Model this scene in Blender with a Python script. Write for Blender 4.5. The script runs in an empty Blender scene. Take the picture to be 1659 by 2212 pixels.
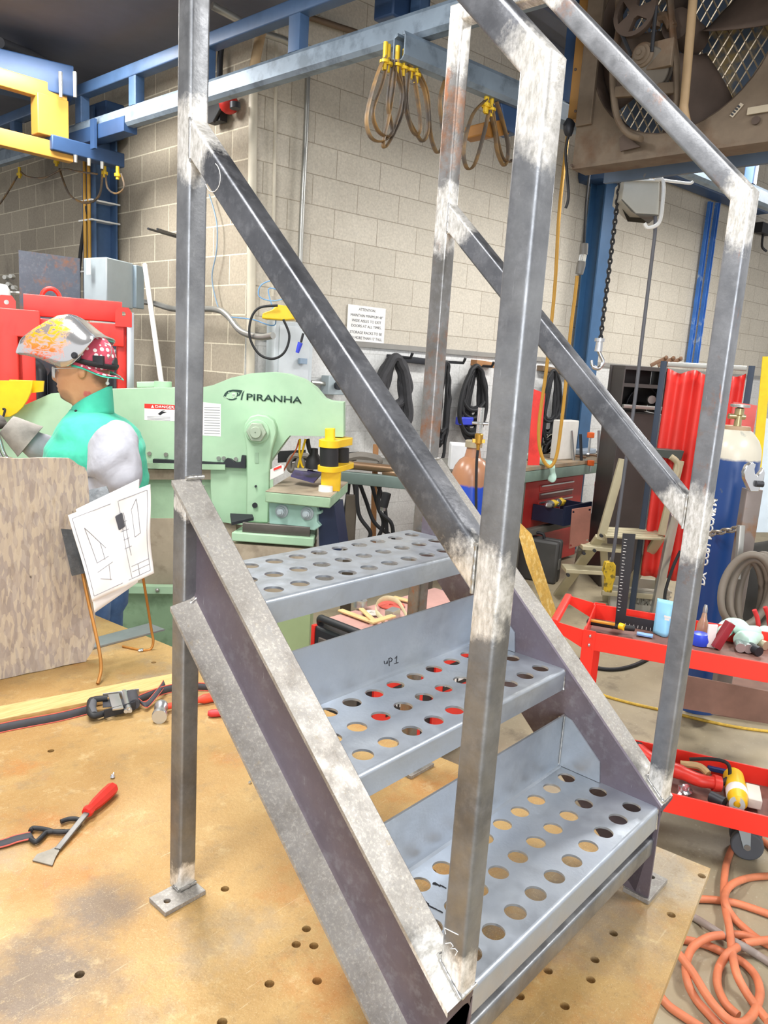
import bpy, bmesh, math, random
from mathutils import Vector, Matrix, Quaternion, noise as mnoise
from mathutils.geometry import tessellate_polygon
random.seed(7)
sc = bpy.context.scene
COL = sc.collection
pi = math.pi
V = Vector
TH = 0.72                                   # height of the welding table top above the floor
# ---------------------------------------------------------------- camera
FPX = 1638.47
CP = V((-0.742, -0.4653, 1.0346 + TH))
RX, RO, RZ = math.radians(79.01), math.radians(3.67), math.radians(-48.6)
CM = (Matrix.Rotation(RZ, 3, 'Z') @ Matrix.Rotation(RX, 3, 'X') @ Matrix.Rotation(RO, 3, 'Z'))
cam = bpy.data.cameras.new('camera'); camo = bpy.data.objects.new('camera', cam); COL.objects.link(camo)
cam.sensor_fit = 'HORIZONTAL'; cam.sensor_width = 36.0; cam.lens = 36.0 * FPX / 1659.0
cam.clip_start = 0.02; cam.clip_end = 100
camo.matrix_world = Matrix.Translation(CP) @ CM.to_4x4()
sc.camera = camo
# ---------------------------------------------------------------- light and exposure
sc.view_settings.view_transform = 'Standard'; sc.view_settings.look = 'None'
sc.view_settings.gamma = 1.0; sc.view_settings.use_curve_mapping = False
sc.view_settings.exposure = 0.4
wd = bpy.data.worlds.new('world'); sc.world = wd; wd.use_nodes = True
wd.node_tree.nodes['Background'].inputs[0].default_value = (0.98, 0.98, 1.0, 1)
wd.node_tree.nodes['Background'].inputs[1].default_value = 0.75
def area(name, loc, sx, sy, power, target=None, col=(1, .98, .95)):
    l = bpy.data.lights.new(name, 'AREA'); l.shape = 'RECTANGLE'; l.size = sx; l.size_y = sy
    l.energy = power; l.color = col
    o = bpy.data.objects.new(name, l); COL.objects.link(o); o.location = loc
    d = (V(target) - V(loc)) if target else V((0, 0, -1))
    o.rotation_euler = d.to_track_quat('-Z', 'Y').to_euler()
    return o
area('ceiling_light_table', (0.2, 2.2, 3.72), 1.3, 0.5, 90)
area('ceiling_light_near', (-1.2, 0.3, 3.72), 1.3, 0.5, 75)
area('ceiling_light_bench', (4.6, 1.6, 3.72), 1.3, 0.5, 110)
area('ceiling_light_far', (7.5, 1.0, 3.72), 1.3, 0.5, 110)
area('ceiling_light_machine', (1.2, 4.6, 3.72), 1.3, 0.5, 90)
area('ceiling_light_aisle', (2.2, -1.6, 3.72), 1.3, 0.5, 100)
area('open_bay_door_light', (-3.2, -3.6, 2.2), 3.2, 2.6, 150, (1.5, 1.5, 0.9), (.93, .96, 1))
# ---------------------------------------------------------------- geometry helpers
def ray(u, v): return CM @ V(((u - 829.5) / FPX, -(v - 1106) / FPX, -1))
FW = CM @ V((0, 0, -1)); HF = V((FW.x, FW.y, 0)).normalized(); HR = V((HF.y, -HF.x, 0)); UZ = V((0, 0, 1))
def A(u, v, dep): return CP + ray(u, v) * dep
def Z(u, v, z): r = ray(u, v); return CP + r * ((z - CP.z) / r.z)
def PL(u, v, p, n): r = ray(u, v); return CP + r * ((p - CP).dot(n) / r.dot(n))
def FP(u, v, dist): return PL(u, v, CP + HF * dist, HF)      # vertical plane facing the camera
def azv(deg): return V((math.cos(math.radians(deg)), math.sin(math.radians(deg)), 0))
CORNER = A(533, 600, 5.2); CORNER.z = 0
DL = azv(88.3); DR = azv(-8.1)
NL = V((-DL.y, DL.x, 0)); NR = V((DR.y, -DR.x, 0))          # outward normals (towards the shop)
def WL(u, v, off=0.0): return PL(u, v, CORNER + NL * off, NL)
def WR(u, v, off=0.0): return PL(u, v, CORNER + NR * off, NR)
def frame(t, up=UZ):
    t = t.normalized(); x = t.cross(up)
    if x.length < 1e-4: x = t.cross(V((1, 0, 0)))
    x.normalize(); return x, t.cross(x).normalized() * -1
def rsq(w, h, r=.005, n=3):
    o = []
    for cx, cy, a0 in ((w/2-r, h/2-r, 0), (-w/2+r, h/2-r, 90), (-w/2+r, -h/2+r, 180), (w/2-r, -h/2+r, 270)):
        for k in range(n+1):
            a = math.radians(a0 + 90*k/n); o.append((cx + r*math.cos(a), cy + r*math.sin(a)))
    return o
def circ(r, n=16, cx=0, cy=0): return [(cx + r*math.cos(2*pi*k/n), cy + r*math.sin(2*pi*k/n)) for k in range(n)]
def rect(x0, y0, x1, y1): return [(x0, y0), (x1, y0), (x1, y1), (x0, y1)]
def cr(pts, n=8, closed=False):
    P = [V(p) for p in pts]; out = []; m = len(P)
    for i in range(m if closed else m-1):
        if closed: a, b, c, d = P[i-1], P[i], P[(i+1) % m], P[(i+2) % m]
        else: a, b, c, d = P[max(i-1, 0)], P[i], P[i+1], P[min(i+2, m-1)]
        for k in range(n):
            t = k/n
            out.append(.5*((2*b) + (c-a)*t + (2*a-5*b+4*c-d)*t*t + (3*b-a-3*c+d)*t**3))
    if not closed: out.append(P[-1])
    return out
class MB:
    def __init__(s): s.v = []; s.f = []; s.m = []
    def add(s, vs, fs, mi=0):
        o = len(s.v); s.v += [V(x) for x in vs]
        for f in fs: s.f.append([i+o for i in f]); s.m.append(mi)
        return s
    def box(s, c, sz, X=V((1, 0, 0)), Y=V((0, 1, 0)), Zv=V((0, 0, 1)), mi=0):
        c = V(c); vs = [c + X*(sz[0]/2*i) + Y*(sz[1]/2*j) + Zv*(sz[2]/2*k) for i in (-1, 1) for j in (-1, 1) for k in (-1, 1)]
        return s.add(vs, [(0, 1, 3, 2), (4, 6, 7, 5), (0, 4, 5, 1), (2, 3, 7, 6), (0, 2, 6, 4), (1, 5, 7, 3)], mi)
    def bx(s, x0, y0, z0, x1, y1, z1, mi=0): return s.box(((x0+x1)/2, (y0+y1)/2, (z0+z1)/2), (abs(x1-x0), abs(y1-y0), abs(z1-z0)), mi=mi)
    def prism(s, poly, o, ax, ay, az, t, mi=0, caps=True):
        n = len(poly); vs = [o + ax*p[0] + ay*p[1] for p in poly] + [o + ax*p[0] + ay*p[1] + az*t for p in poly]
        fs = [(i, (i+1) % n, n+(i+1) % n, n+i) for i in range(n)]
        if caps:
            tr = tessellate_polygon([[V((p[0], p[1], 0)) for p in poly]])
            fs += [tuple(q) for q in tr] + [tuple(n+i for i in q[::-1]) for q in tr]
        return s.add(vs, fs, mi)
    def pts(s, P, vec, mi=0):                     # planar 3d polygon swept by vec
        P = [V(p) for p in P]; o = P[0]; ax = (P[1]-o).normalized(); nz = V(vec).normalized()
        nn = V((0, 0, 0))
        for i in range(len(P)): nn += (P[i]-o).cross(P[(i+1) % len(P)]-o)
        nn.normalize(); ay = nn.cross(ax)
        poly = [((p-o).dot(ax), (p-o).dot(ay)) for p in P]
        return s.prism(poly, o, ax, ay, nz, V(vec).length, mi)
    def holes(s, outer, hs, o, ax, ay, az, t, mi=0):
        loops = [outer] + hs
        tr = tessellate_polygon([[V((p[0], p[1], 0)) for p in L] for L in loops])
        flat = [p for L in loops for p in L]; n = len(flat)
        vs = [o + ax*p[0] + ay*p[1] for p in flat] + [o + ax*p[0] + ay*p[1] + az*t for p in flat]
        fs = [tuple(q) for q in tr] + [tuple(n+i for i in q[::-1]) for q in tr]
        b = 0
        for L in loops:
            k = len(L); fs += [(b+i, b+(i+1) % k, n+b+(i+1) % k, n+b+i) for i in range(k)]; b += k
        return s.add(vs, fs, mi)
    def bar(s, prof, p0, p1, xd, n0=None, n1=None, mi=0):   # profile swept p0->p1, ends cut on planes n0, n1
        p0 = V(p0); p1 = V(p1); t = (p1-p0).normalized(); x = V(xd); x = (x - t*x.dot(t)).normalized(); y = t.cross(x)
        n0 = n0 or t; n1 = n1 or t; n = len(prof); a = []; b = []
        for px, py in prof:
            q = p0 + x*px + y*py; a.append(q + t*((p0-q).dot(n0)/t.dot(n0)))
            q = p1 + x*px + y*py; b.append(q + t*((p1-q).dot(n1)/t.dot(n1)))
        return s.add(a + b, [(i, (i+1) % n, n+(i+1) % n, n+i) for i in range(n)] + [tuple(range(n))[::-1], tuple(range(n, 2*n))], mi)
    def tube(s, P, r, n=10, closed=False, mi=0, flat=None, up=UZ):
        P = [V(p) for p in P]; m = len(P); vs = []; x = None
        for i in range(m):
            a = P[i-1] if (i > 0 or closed) else P[i]; b = P[(i+1) % m] if (i < m-1 or closed) else P[i]
            t = (b-a); t = t.normalized() if t.length > 1e-9 else V((0, 0, 1))
            if x is None: x, y = frame(t, up)
            else:
                x = (x - t*x.dot(t))
                x = x.normalized() if x.length > 1e-6 else frame(t)[0]
                y = x.cross(t)
            rr = r[i] if isinstance(r, (list, tuple)) else r
            fx, fy = (flat if flat else (1, 1))
            for k in range(n):
                a_ = 2*pi*k/n; vs.append(P[i] + x*(rr*fx*math.cos(a_)) + y*(rr*fy*math.sin(a_)))
        fs = []
        for i in range(m if closed else m-1):
            j = (i+1) % m
            for k in range(n): fs.append((i*n+k, i*n+(k+1) % n, j*n+(k+1) % n, j*n+k))
        if not closed: fs += [tuple(range(n))[::-1], tuple(range((m-1)*n, m*n))]
        return s.add(vs, fs, mi)
    def cyl(s, p0, p1, r0, r1=None, n=20, mi=0): return s.tube([p0, p1], [r0, r0 if r1 is None else r1], n, mi=mi)
    def lathe(s, prof, o, ax=UZ, n=28, mi=0, up=V((1, 0, 0))):
        x, y = frame(ax, up if abs(ax.dot(up)) < .95 else V((0, 1, 0))); o = V(o); vs = []; m = len(prof)
        for r, h in prof:
            for k in range(n): a = 2*pi*k/n; vs.append(o + ax*h + x*(max(r, 1e-4)*math.cos(a)) + y*(max(r, 1e-4)*math.sin(a)))
        fs = [(i*n+k, i*n+(k+1) % n, (i+1)*n+(k+1) % n, (i+1)*n+k) for i in range(m-1) for k in range(n)]
        fs += [tuple(range(n))[::-1], tuple(range((m-1)*n, m*n))]
        return s.add(vs, fs, mi)
    def ball(s, c, r, n=14, X=V((1, 0, 0)), Y=V((0, 1, 0)), Zv=UZ, jit=0, mi=0):
        if not isinstance(r, (tuple, list)): r = (r, r, r)
        vs = []; c = V(c); h = n//2
        for i in range(h+1):
            th = pi*i/h
            for k in range(n):
                a = 2*pi*k/n; q = V((math.sin(th)*math.cos(a), math.sin(th)*math.sin(a), math.cos(th)))
                w = 1 + jit*mnoise.noise(q*2.3 + c*50)
                vs.append(c + X*(r[0]*q.x*w) + Y*(r[1]*q.y*w) + Zv*(r[2]*q.z*w))
        return s.add(vs, [(i*n+k, i*n+(k+1) % n, (i+1)*n+(k+1) % n, (i+1)*n+k) for i in range(h) for k in range(n)], mi)
    def grid(s, fn, nu, nv, mi=0, closed_u=False):
        vs = [fn(i/(nu if closed_u else nu-1), j/(nv-1)) for j in range(nv) for i in range(nu)]
        fs = []
        for j in range(nv-1):
            for i in range(nu if closed_u else nu-1): i2 = (i+1) % nu; fs.append((j*nu+i, j*nu+i2, (j+1)*nu+i2, (j+1)*nu+i))
        return s.add(vs, fs, mi)
    def build(s, name, mat, parent=None, bevel=0, ang=40, sub=0, solid=0, smooth=True):
        me = bpy.data.meshes.new(name); me.from_pydata([tuple(v) for v in s.v], [], s.f)
        for mm in (mat if isinstance(mat, (list, tuple)) else [mat]): me.materials.append(mm)
        me.polygons.foreach_set('material_index', s.m)
        bm = bmesh.new(); bm.from_mesh(me)
        bmesh.ops.remove_doubles(bm, verts=bm.verts, dist=1e-6)
        bmesh.ops.dissolve_degenerate(bm, edges=bm.edges, dist=1e-6)
        bmesh.ops.recalc_face_normals(bm, faces=bm.faces); bm.to_mesh(me); bm.free()
        if smooth:
            me.shade_smooth(); me.set_sharp_from_angle(angle=math.radians(ang))
        o = bpy.data.objects.new(name, me); COL.objects.link(o)
        if solid: md = o.modifiers.new('thick', 'SOLIDIFY'); md.thickness = solid; md.offset = 0
        if sub: md = o.modifiers.new('sub', 'SUBSURF'); md.levels = sub; md.render_levels = sub
        if bevel:
            md = o.modifiers.new('bev', 'BEVEL'); md.width = bevel; md.segments = 2; md.limit_method = 'ANGLE'; md.angle_limit = math.radians(50)
        if parent: par(o, parent)
        return o
def par(o, p):
    o.parent = p
    o.matrix_parent_inverse = Matrix.Translation(-V(p.location)) if p.type == 'EMPTY' else Matrix.Identity(4)
def tag(o, label=None, cat=None, group=None, kind=None):
    if label: o['label'] = label
    if cat: o['category'] = cat
    if group: o['group'] = group
    if kind: o['kind'] = kind
    return o
def thing(name, loc, label, cat, group=None):
    o = bpy.data.objects.new(name, None); COL.objects.link(o); o.location = V(loc); o.empty_display_size = .05
    return tag(o, label, cat, group)
def dup(root, delta, label=None, rot=0.0):
    """copy a thing and its parts to another place"""
    r = root.copy(); COL.objects.link(r); r.location = V(root.location) + V(delta)
    if rot: r.rotation_euler = (0, 0, root.rotation_euler.z + rot)
    if label: r['label'] = label
    for ch in list(root.children):
        c = ch.copy(); COL.objects.link(c); c.parent = r
        for g in list(ch.children):
            q = g.copy(); COL.objects.link(q); q.parent = c
    return r
def text(name, s, o, ax, ay, h, mat, parent=None, width=None, bold=0, depth=.0008, align='LEFT'):
    cu = bpy.data.curves.new(name, 'FONT'); cu.body = s; cu.size = 1; cu.extrude = 0; cu.offset = bold; cu.resolution_u = 3; cu.align_x = align
    to = bpy.data.objects.new(name, cu); COL.objects.link(to); dg = bpy.context.evaluated_depsgraph_get(); dg.update()
    me = bpy.data.meshes.new_from_object(to.evaluated_get(dg)); bpy.data.objects.remove(to)
    bm = bmesh.new(); bm.from_mesh(me)
    r = bmesh.ops.extrude_face_region(bm, geom=bm.faces[:]); bmesh.ops.translate(bm, verts=[g for g in r['geom'] if isinstance(g, bmesh.types.BMVert)], vec=(0, 0, 1))
    az = ax.cross(ay)
    xs = [v.co.x for v in bm.verts]; w = max(xs)-min(xs); sx = (width/w) if width else h/.7
    for v in bm.verts: v.co = o + ax*(v.co.x*sx) + ay*(v.co.y*h/.7) + az*(v.co.z*depth)
    bmesh.ops.recalc_face_normals(bm, faces=bm.faces)
    bm.to_mesh(me); bm.free(); me.materials.clear(); me.materials.append(mat)
    ob = bpy.data.objects.new(name, me); COL.objects.link(ob)
    if parent: par(ob, parent)
    return ob
# ---------------------------------------------------------------- materials
def lin(h):
    h = h.lstrip('#'); c = [int(h[i:i+2], 16)/255 for i in (0, 2, 4)]
    return tuple(x/12.92 if x <= .04045 else ((x+.055)/1.055)**2.4 for x in c) + (1,)
class NT:
    def __init__(s, name):
        s.m = bpy.data.materials.new(name); s.m.use_nodes = True; s.t = s.m.node_tree; s.b = s.t.nodes['Principled BSDF']
        s.co = s.t.nodes.new('ShaderNodeTexCoord').outputs['Object']
    def n(s, ty, **k):
        x = s.t.nodes.new(ty)
        for a, b in k.items(): setattr(x, a, b)
        return x
    def l(s, a, b): s.t.links.new(a, b)
    def setv(s, sock, v):
        if hasattr(v, 'is_linked') or hasattr(v, 'links'): s.l(v, sock)
        else: sock.default_value = v
    def mapping(s, scale=(1, 1, 1), rot=(0, 0, 0), loc=(0, 0, 0), co=None):
        x = s.n('ShaderNodeMapping'); x.inputs['Scale'].default_value = scale; x.inputs['Rotation'].default_value = rot; x.inputs['Location'].default_value = loc
        s.l(co or s.co, x.inputs['Vector']); return x.outputs[0]
    def noise(s, scale, detail=4, rough=.55, co=None, dist=0):
        x = s.n('ShaderNodeTexNoise'); x.inputs['Scale'].default_value = scale; x.inputs['Detail'].default_value = detail
        x.inputs['Roughness'].default_value = rough; x.inputs['Distortion'].default_value = dist
        s.l(co or s.co, x.inputs['Vector']); return x.outputs[0]
    def rng(s, f, a, b, c=0., d=1.):
        x = s.n('ShaderNodeMapRange'); s.l(f, x.inputs[0])
        for i, q in enumerate((a, b, c, d)): x.inputs[i+1].default_value = q
        return x.outputs[0]
    def mix(s, f, a, b, mode='MIX'):
        x = s.n('ShaderNodeMix', data_type='RGBA', blend_type=mode); s.setv(x.inputs[0], f)
        s.setv(x.inputs[6], a); s.setv(x.inputs[7], b); return x.outputs[2]
    def math(s, op, a, b=0.):
        x = s.n('ShaderNodeMath', operation=op); s.setv(x.inputs[0], a); s.setv(x.inputs[1], b); return x.outputs[0]
    def bump(s, h, strength=.2, dist=.01):
        x = s.n('ShaderNodeBump'); x.inputs['Strength'].default_value = strength; x.inputs['Distance'].default_value = dist
        s.l(h, x.inputs['Height']); s.l(x.outputs[0], s.b.inputs['Normal'])
    def out(s, col=None, rough=None, metal=None):
        for k, v in (('Base Color', col), ('Roughness', rough), ('Metallic', metal)):
            if v is not None: s.setv(s.b.inputs[k], v)
        return s.m
MC = {}
def mat(name, h, rough=.5, metal=0., var=.12, scale=6., h2=None, lo=.5, hi=.65, s2=9., bump=0., bs=80., trans=0., emit=0., alpha=None, coat=0.):
    if name in MC: return MC[name]
    t = NT(name); c = lin(h)
    if h2: c = t.mix(t.rng(t.noise(s2, 6, .6), lo, hi), c, lin(h2))
    if var: c = t.mix(1., c, t.mix(t.rng(t.noise(scale, 5, .6), .3, .7), (1-var, 1-var, 1-var, 1), (1+var*.6,)*3 + (1,)), 'MULTIPLY')
    t.out(c, rough, metal)
    if bump: t.bump(t.noise(bs, 3), bump)
    if trans: t.b.inputs['Transmission Weight'].default_value = trans
    if coat: t.b.inputs['Coat Weight'].default_value = coat
    if emit: t.b.inputs['Emission Color'].default_value = lin(h); t.b.inputs['Emission Strength'].default_value = emit
    if alpha is not None: t.b.inputs['Alpha'].default_value = alpha
    MC[name] = t.m; return t.m
# ---- special materials
def m_wall():
    out = []
    for nm, br1, br2, mo, dirt in (('block_brown', '#aea492', '#988f7f', '#d6ceb8', '#645d54'), ('block_cream', '#c8c1b3', '#bfb8aa', '#9f9686', '#948b7d'), ('block_white', '#d8d8d6', '#d2d3d2', '#c4c4c2', '#a9a59c')):
        t = NT(nm); uv = t.n('ShaderNodeUVMap').outputs[0]
        b = t.n('ShaderNodeTexBrick'); t.l(uv, b.inputs['Vector'])
        for k, v in (('Scale', 1.), ('Mortar Size', .0055 if nm == 'block_brown' else .004), ('Mortar Smooth', .3), ('Brick Width', .406), ('Row Height', .203), ('Bias', 0.)): b.inputs[k].default_value = v
        b.inputs['Color1'].default_value = lin(br1); b.inputs['Color2'].default_value = lin(br2); b.inputs['Mortar'].default_value = lin(mo)
        f = t.rng(t.noise(1.1, 5, .6), .52, .72, 0, .75 if nm == 'block_brown' else .3)
        c = t.mix(f, b.outputs[0], lin(dirt))
        c = t.mix(1., c, t.mix(t.rng(t.noise(60, 3, .6), .3, .7), (.86, .86, .86, 1), (1.1, 1.1, 1.1, 1)), 'MULTIPLY')
        t.out(c, .75)
        h = t.mix(.25, b.outputs[1], t.noise(140, 2)); 
        bp = t.n('ShaderNodeBump'); bp.inputs['Strength'].default_value = .35; bp.inputs['Distance'].default_value = .006; bp.invert = True
        t.l(h, bp.inputs['Height']); t.l(bp.outputs[0], t.b.inputs['Normal']); out.append(t.m)
    return out
M_BROWN, M_CREAM, M_WHITE = m_wall()
def m_floor():
    t = NT('concrete_floor'); c = t.mix(t.rng(t.noise(.9, 6, .62), .38, .66), lin('#aa9d82'), lin('#8d836d'))
    c = t.mix(t.rng(t.noise(5, 6, .7), .56, .72), c, lin('#7c725f')); c = t.mix(t.rng(t.noise(70, 3), .62, .75, 0, .4), c, lin('#cfc8b4'))
    t.out(c, .55); t.bump(t.noise(50, 4), .08); return t.m
M_FLOOR = m_floor()
M_CEIL = mat('dark_deck', '#676a76', .8, 0, .2, 1.5)
def m_rust():
    t = NT('rusted_plate'); co = t.co
    c = t.mix(t.rng(t.noise(2.2, 7, .68), .4, .62), lin('#b3935e'), lin('#a37f4a'))
    c = t.mix(t.rng(t.noise(3.4, 8, .72, t.mapping(loc=(4, 2, 0))), .53, .72, 0, .85), c, lin('#ad6c2c'))
    c = t.mix(t.rng(t.noise(2.7, 6, .66, t.mapping(loc=(9, 5, 0))), .56, .7, 0, .75), c, lin('#8d8271'))
    # soot and grinding stains; the one under the stair also paints in its shadow
    for (x, y, r, h, a) in ((-.28, .64, .16, '#6a5e55', .85), (-.12, .73, .10, '#6a5e55', .8), (.28, .22, .17, '#5e5040', .85), (.55, .1, .2, '#857d72', .7), (.78, .02, .14, '#a39a8a', .8), (-.62, .98, .22, '#c4bcae', .8), (.02, -.12, .1, '#777b80', .6)):
        d = t.n('ShaderNodeVectorMath', operation='DISTANCE'); t.l(co, d.inputs[0]); d.inputs[1].default_value = (x, y, TH)
        w = t.math('ADD', d.outputs['Value'], t.math('MULTIPLY', t.math('SUBTRACT', t.noise(14, 6, .75), .5), r*1.3))
        c = t.mix(t.rng(w, r*.35, r, a, 0), c, lin(h))
    sc_ = t.noise(9, 4, .6, t.mapping((1, 14, 1), (0, 0, .12)))
    c = t.mix(t.rng(sc_, .66, .76, 0, .5), c, lin('#d2c3a0'))
    c = t.mix(t.rng(t.noise(14, 9, .78, t.mapping(loc=(2, 8, 1))), .52, .66, 0, .6), c, lin('#8c7450')); c = t.mix(t.rng(t.noise(11, 9, .8, t.mapping(loc=(7, 1, 3))), .56, .68, 0, .6), c, lin('#c8b183'))
    c = t.mix(t.rng(t.noise(420, 3, .7), .56, .7, 0, .3), c, lin('#dccda4'))
    c = t.mix(t.rng(t.noise(330, 3, .7, t.mapping(loc=(3, 3, 3))), .58, .72, 0, .4), c, lin('#5d4424'))
    t.out(c, t.rng(t.noise(6, 4), .3, .7, .42, .62), .15); t.bump(t.noise(120, 4), .08); return t.m
M_RUST = m_rust()
def m_steel(name, joints=(), base='#7e8084', dark='#56585d', rust=0., bright='#f2f0ec', jr=.06, blue=None, metal=.85, rough=.42, speck=None):
    t = NT(name); co = t.co
    c = t.mix(t.rng(t.noise(7, 6, .65), .35, .68), lin(base), lin(dark))
    c = t.mix(t.rng(t.noise(45, 5, .7), .5, .72, 0, .45), c, lin('#9d9fa3'))
    if blue: c = t.mix(t.rng(t.noise(3, 4, .6), .35, .65), c, lin(blue))
    if rust:
        c = t.mix(t.rng(t.noise(5, 7, .75), .62-rust, .78-rust, 0, .85), c, lin('#9a6233'))
        c = t.mix(t.rng(t.noise(24, 6, .75, t.mapping((1, 1, .25))), .68-rust*.7, .8-rust*.7, 0, .9), c, lin('#b9682a'))
    if speck:
        c = t.mix(t.rng(t.noise(190, 4, .75), .5, .68, 0, .6), c, lin(speck)); c = t.mix(t.rng(t.noise(10, 7, .75, t.mapping(loc=(5, 5, 5))), .5, .68, 0, .6), c, lin('#6e675f')); c = t.mix(t.rng(t.noise(60, 5, .7), .62, .72, 0, .45), c, lin('#a08c62'))
    r = t.rng(t.noise(30, 4), .3, .7, rough-.08, rough+.1)
    if joints:
        mask = None
        nz = t.math('MULTIPLY', t.math('SUBTRACT', t.noise(26, 6, .75), .5), jr*1.6)
        for j in joints:
            d = t.n('ShaderNodeVectorMath', operation='DISTANCE'); t.l(co, d.inputs[0]); d.inputs[1].default_value = j[:3]
            k = j[3] if len(j) > 3 else 1
            f = t.rng(t.math('ADD', d.outputs['Value'], nz), jr*.75*k, jr*1.1*k, 1, 0)
            mask = f if mask is None else t.math('MAXIMUM', mask, f)
        c = t.mix(mask, c, t.mix(t.rng(t.noise(60, 5, .7, t.mapping((1, 3, 1), (.4, .7, 0))), .35, .65), lin(bright), lin('#b9b6ae')))
        r = t.math('SUBTRACT', r, t.math('MULTIPLY', mask, .1))
    s_ = t.noise(30, 3, .6, t.mapping((14, 14, 1), (.2, .1, .3)))
    c = t.mix(t.rng(s_, .7, .78, 0, .5), c, lin('#c9cacb'))
    t.out(c, r, t.math('SUBTRACT', metal, t.math('MULTIPLY', mask, .35)) if joints else metal); t.bump(t.noise(150, 3), .04); return t.m
# ---------------------------------------------------------------- the setting
def uvquad(name, quads, mats, kind='structure'):
    me = bpy.data.meshes.new(name); vs = []; fs = []; uvs = []; mi = []
    for P, U, m in quads:
        o = len(vs); vs += [tuple(p) for p in P]; fs.append([o+i for i in range(len(P))]); uvs += U; mi.append(m)
    me.from_pydata(vs, [], fs); [me.materials.append(m) for m in mats]; me.polygons.foreach_set('material_index', mi)
    ul = me.uv_layers.new(name='UVMap')
    for i, u in enumerate(uvs): ul.data[i].uv = u
    o = bpy.data.objects.new(name, me); COL.objects.link(o); return tag(o, kind=kind)
CH = 4.6; CL = 3.83; SPLIT = PL(750, 741, CORNER, NR).z
def wallquads(D, Lg, zs, off, T):
    q = []
    for i in range(len(zs)-1):
        a, b = zs[i], zs[i+1]; p = CORNER
        q.append(([p+UZ*a, p+D*Lg+UZ*a, p+D*Lg+UZ*b, p+UZ*b], [(off, a), (off+Lg, a), (off+Lg, b), (off, b)], i))
        n = T
        q.append(([p+n+UZ*a, p+D*Lg+n+UZ*a, p+D*Lg+n+UZ*b, p+n+UZ*b], [(off, a), (off+Lg, a), (off+Lg, b), (off, b)], i))
    q.append(([p+D*Lg+UZ*zs[0], p+D*Lg+T+UZ*zs[0], p+D*Lg+T+UZ*zs[-1], p+D*Lg+UZ*zs[-1]], [(0, zs[0]), (.2, zs[0]), (.2, zs[-1]), (0, zs[-1])], len(zs)-2))
    return q
uvquad('wall_left', wallquads(DL, 9, [0, CL], .2, -NL*.2), [M_BROWN])
uvquad('wall_right', wallquads(DR, 13, [0, SPLIT, CH], .1, -NR*.2), [M_WHITE, M_CREAM])
b = MB(); b.box((3.5, 3, -.05), (19, 20, .1)); tag(b.build('floor', M_FLOOR, smooth=False), kind='structure')
b = MB(); b.box((4.5, 3.5, CH+.08), (17, 17, .16))
b.box(((-4+CORNER.x)/2, 3.5, CL+.06), (CORNER.x+4, 17, .12))
for i in range(55): b.box((8.2, -4.6 + i*.3, CH-.02), (11, .12, .05))
tag(b.build('ceiling', M_CEIL, smooth=False), kind='structure')
b = MB(); p0 = CORNER + NR*.012 + UZ*SPLIT; b.bar(rect(-.012, -.02, .012, .02), p0 + DR*.02, p0 + DR*9, NR)
tag(b.build('trim_1', mat('ledge_grey', '#8d8b86', .6)), kind='structure')
# ---------------------------------------------------------------- welding table
tc = [V((.878, -.053, 0)), V((.878-2.9*.0995, -.053+2.9, 0)), V((-2.1, 2.847-.3, 0)), V((-1.8, -.053-2.678*.15, 0))]
HOLES = [(110,1622),(172,2105),(486,1920),(582,2125),(678,2043),(685,2119),(480,2208),(1285,2073),(1281,2089),(1184,2097),(1123,2152),(1220,2173),(1450,1976),(1325,2016),(1516,1892),(332,1431),(1276,2116),(640,2040)]
hp = []
for i, (u, v) in enumerate(HOLES):
    p = Z(u, v, TH); hp.append(p)
# regular holes under the treads
for k in range(5): hp.append(V((.60-.1*k, .13+.02*k, TH)))
for k in range(4): hp.append(V((.42-.1*k, .36+.02*k, TH)))
table = thing('welding_table', (-.4, 1.1, 0), 'large rust-brown steel welding table with drilled holes under the stair', 'table')
b = MB(); hs = []; used = []
for p in hp:
    if all((p-q).length > .03 for q in used) and p.z == p.z:
        used.append(p); hs.append([(p.x + .0085*math.cos(2*pi*k/12), p.y + .0085*math.sin(2*pi*k/12)) for k in range(12)])
b.holes([(p.x, p.y) for p in tc], hs, V((0, 0, TH-.019)), V((1, 0, 0)), V((0, 1, 0)), UZ, .019)
b.build('table_top', M_RUST, table, smooth=False)
M_TLEG = mat('rusty_leg', '#8c6b4c', .7, .1, .25, 12, '#5c4a3a')
for (x, y) in ((.74, .06), (.52, 2.55), (-1.6, -.28), (-1.9, 2.4)):
    b = MB(); b.bar(rsq(.09, .09, .008), (x, y, 0), (x, y, TH-.02), (1, 0, 0)); b.build('leg', M_TLEG, table)
b = MB(); b.bar(rect(-.03, -.06, .03, .06), (.74, .06, TH-.08), (.52, 2.55, TH-.08), (1, 0, 0)); b.bar(rect(-.03, -.06, .03, .06), (-1.6, -.28, TH-.08), (-1.9, 2.4, TH-.08), (1, 0, 0)); b.build('frame_rail', M_TLEG, table)
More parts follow.
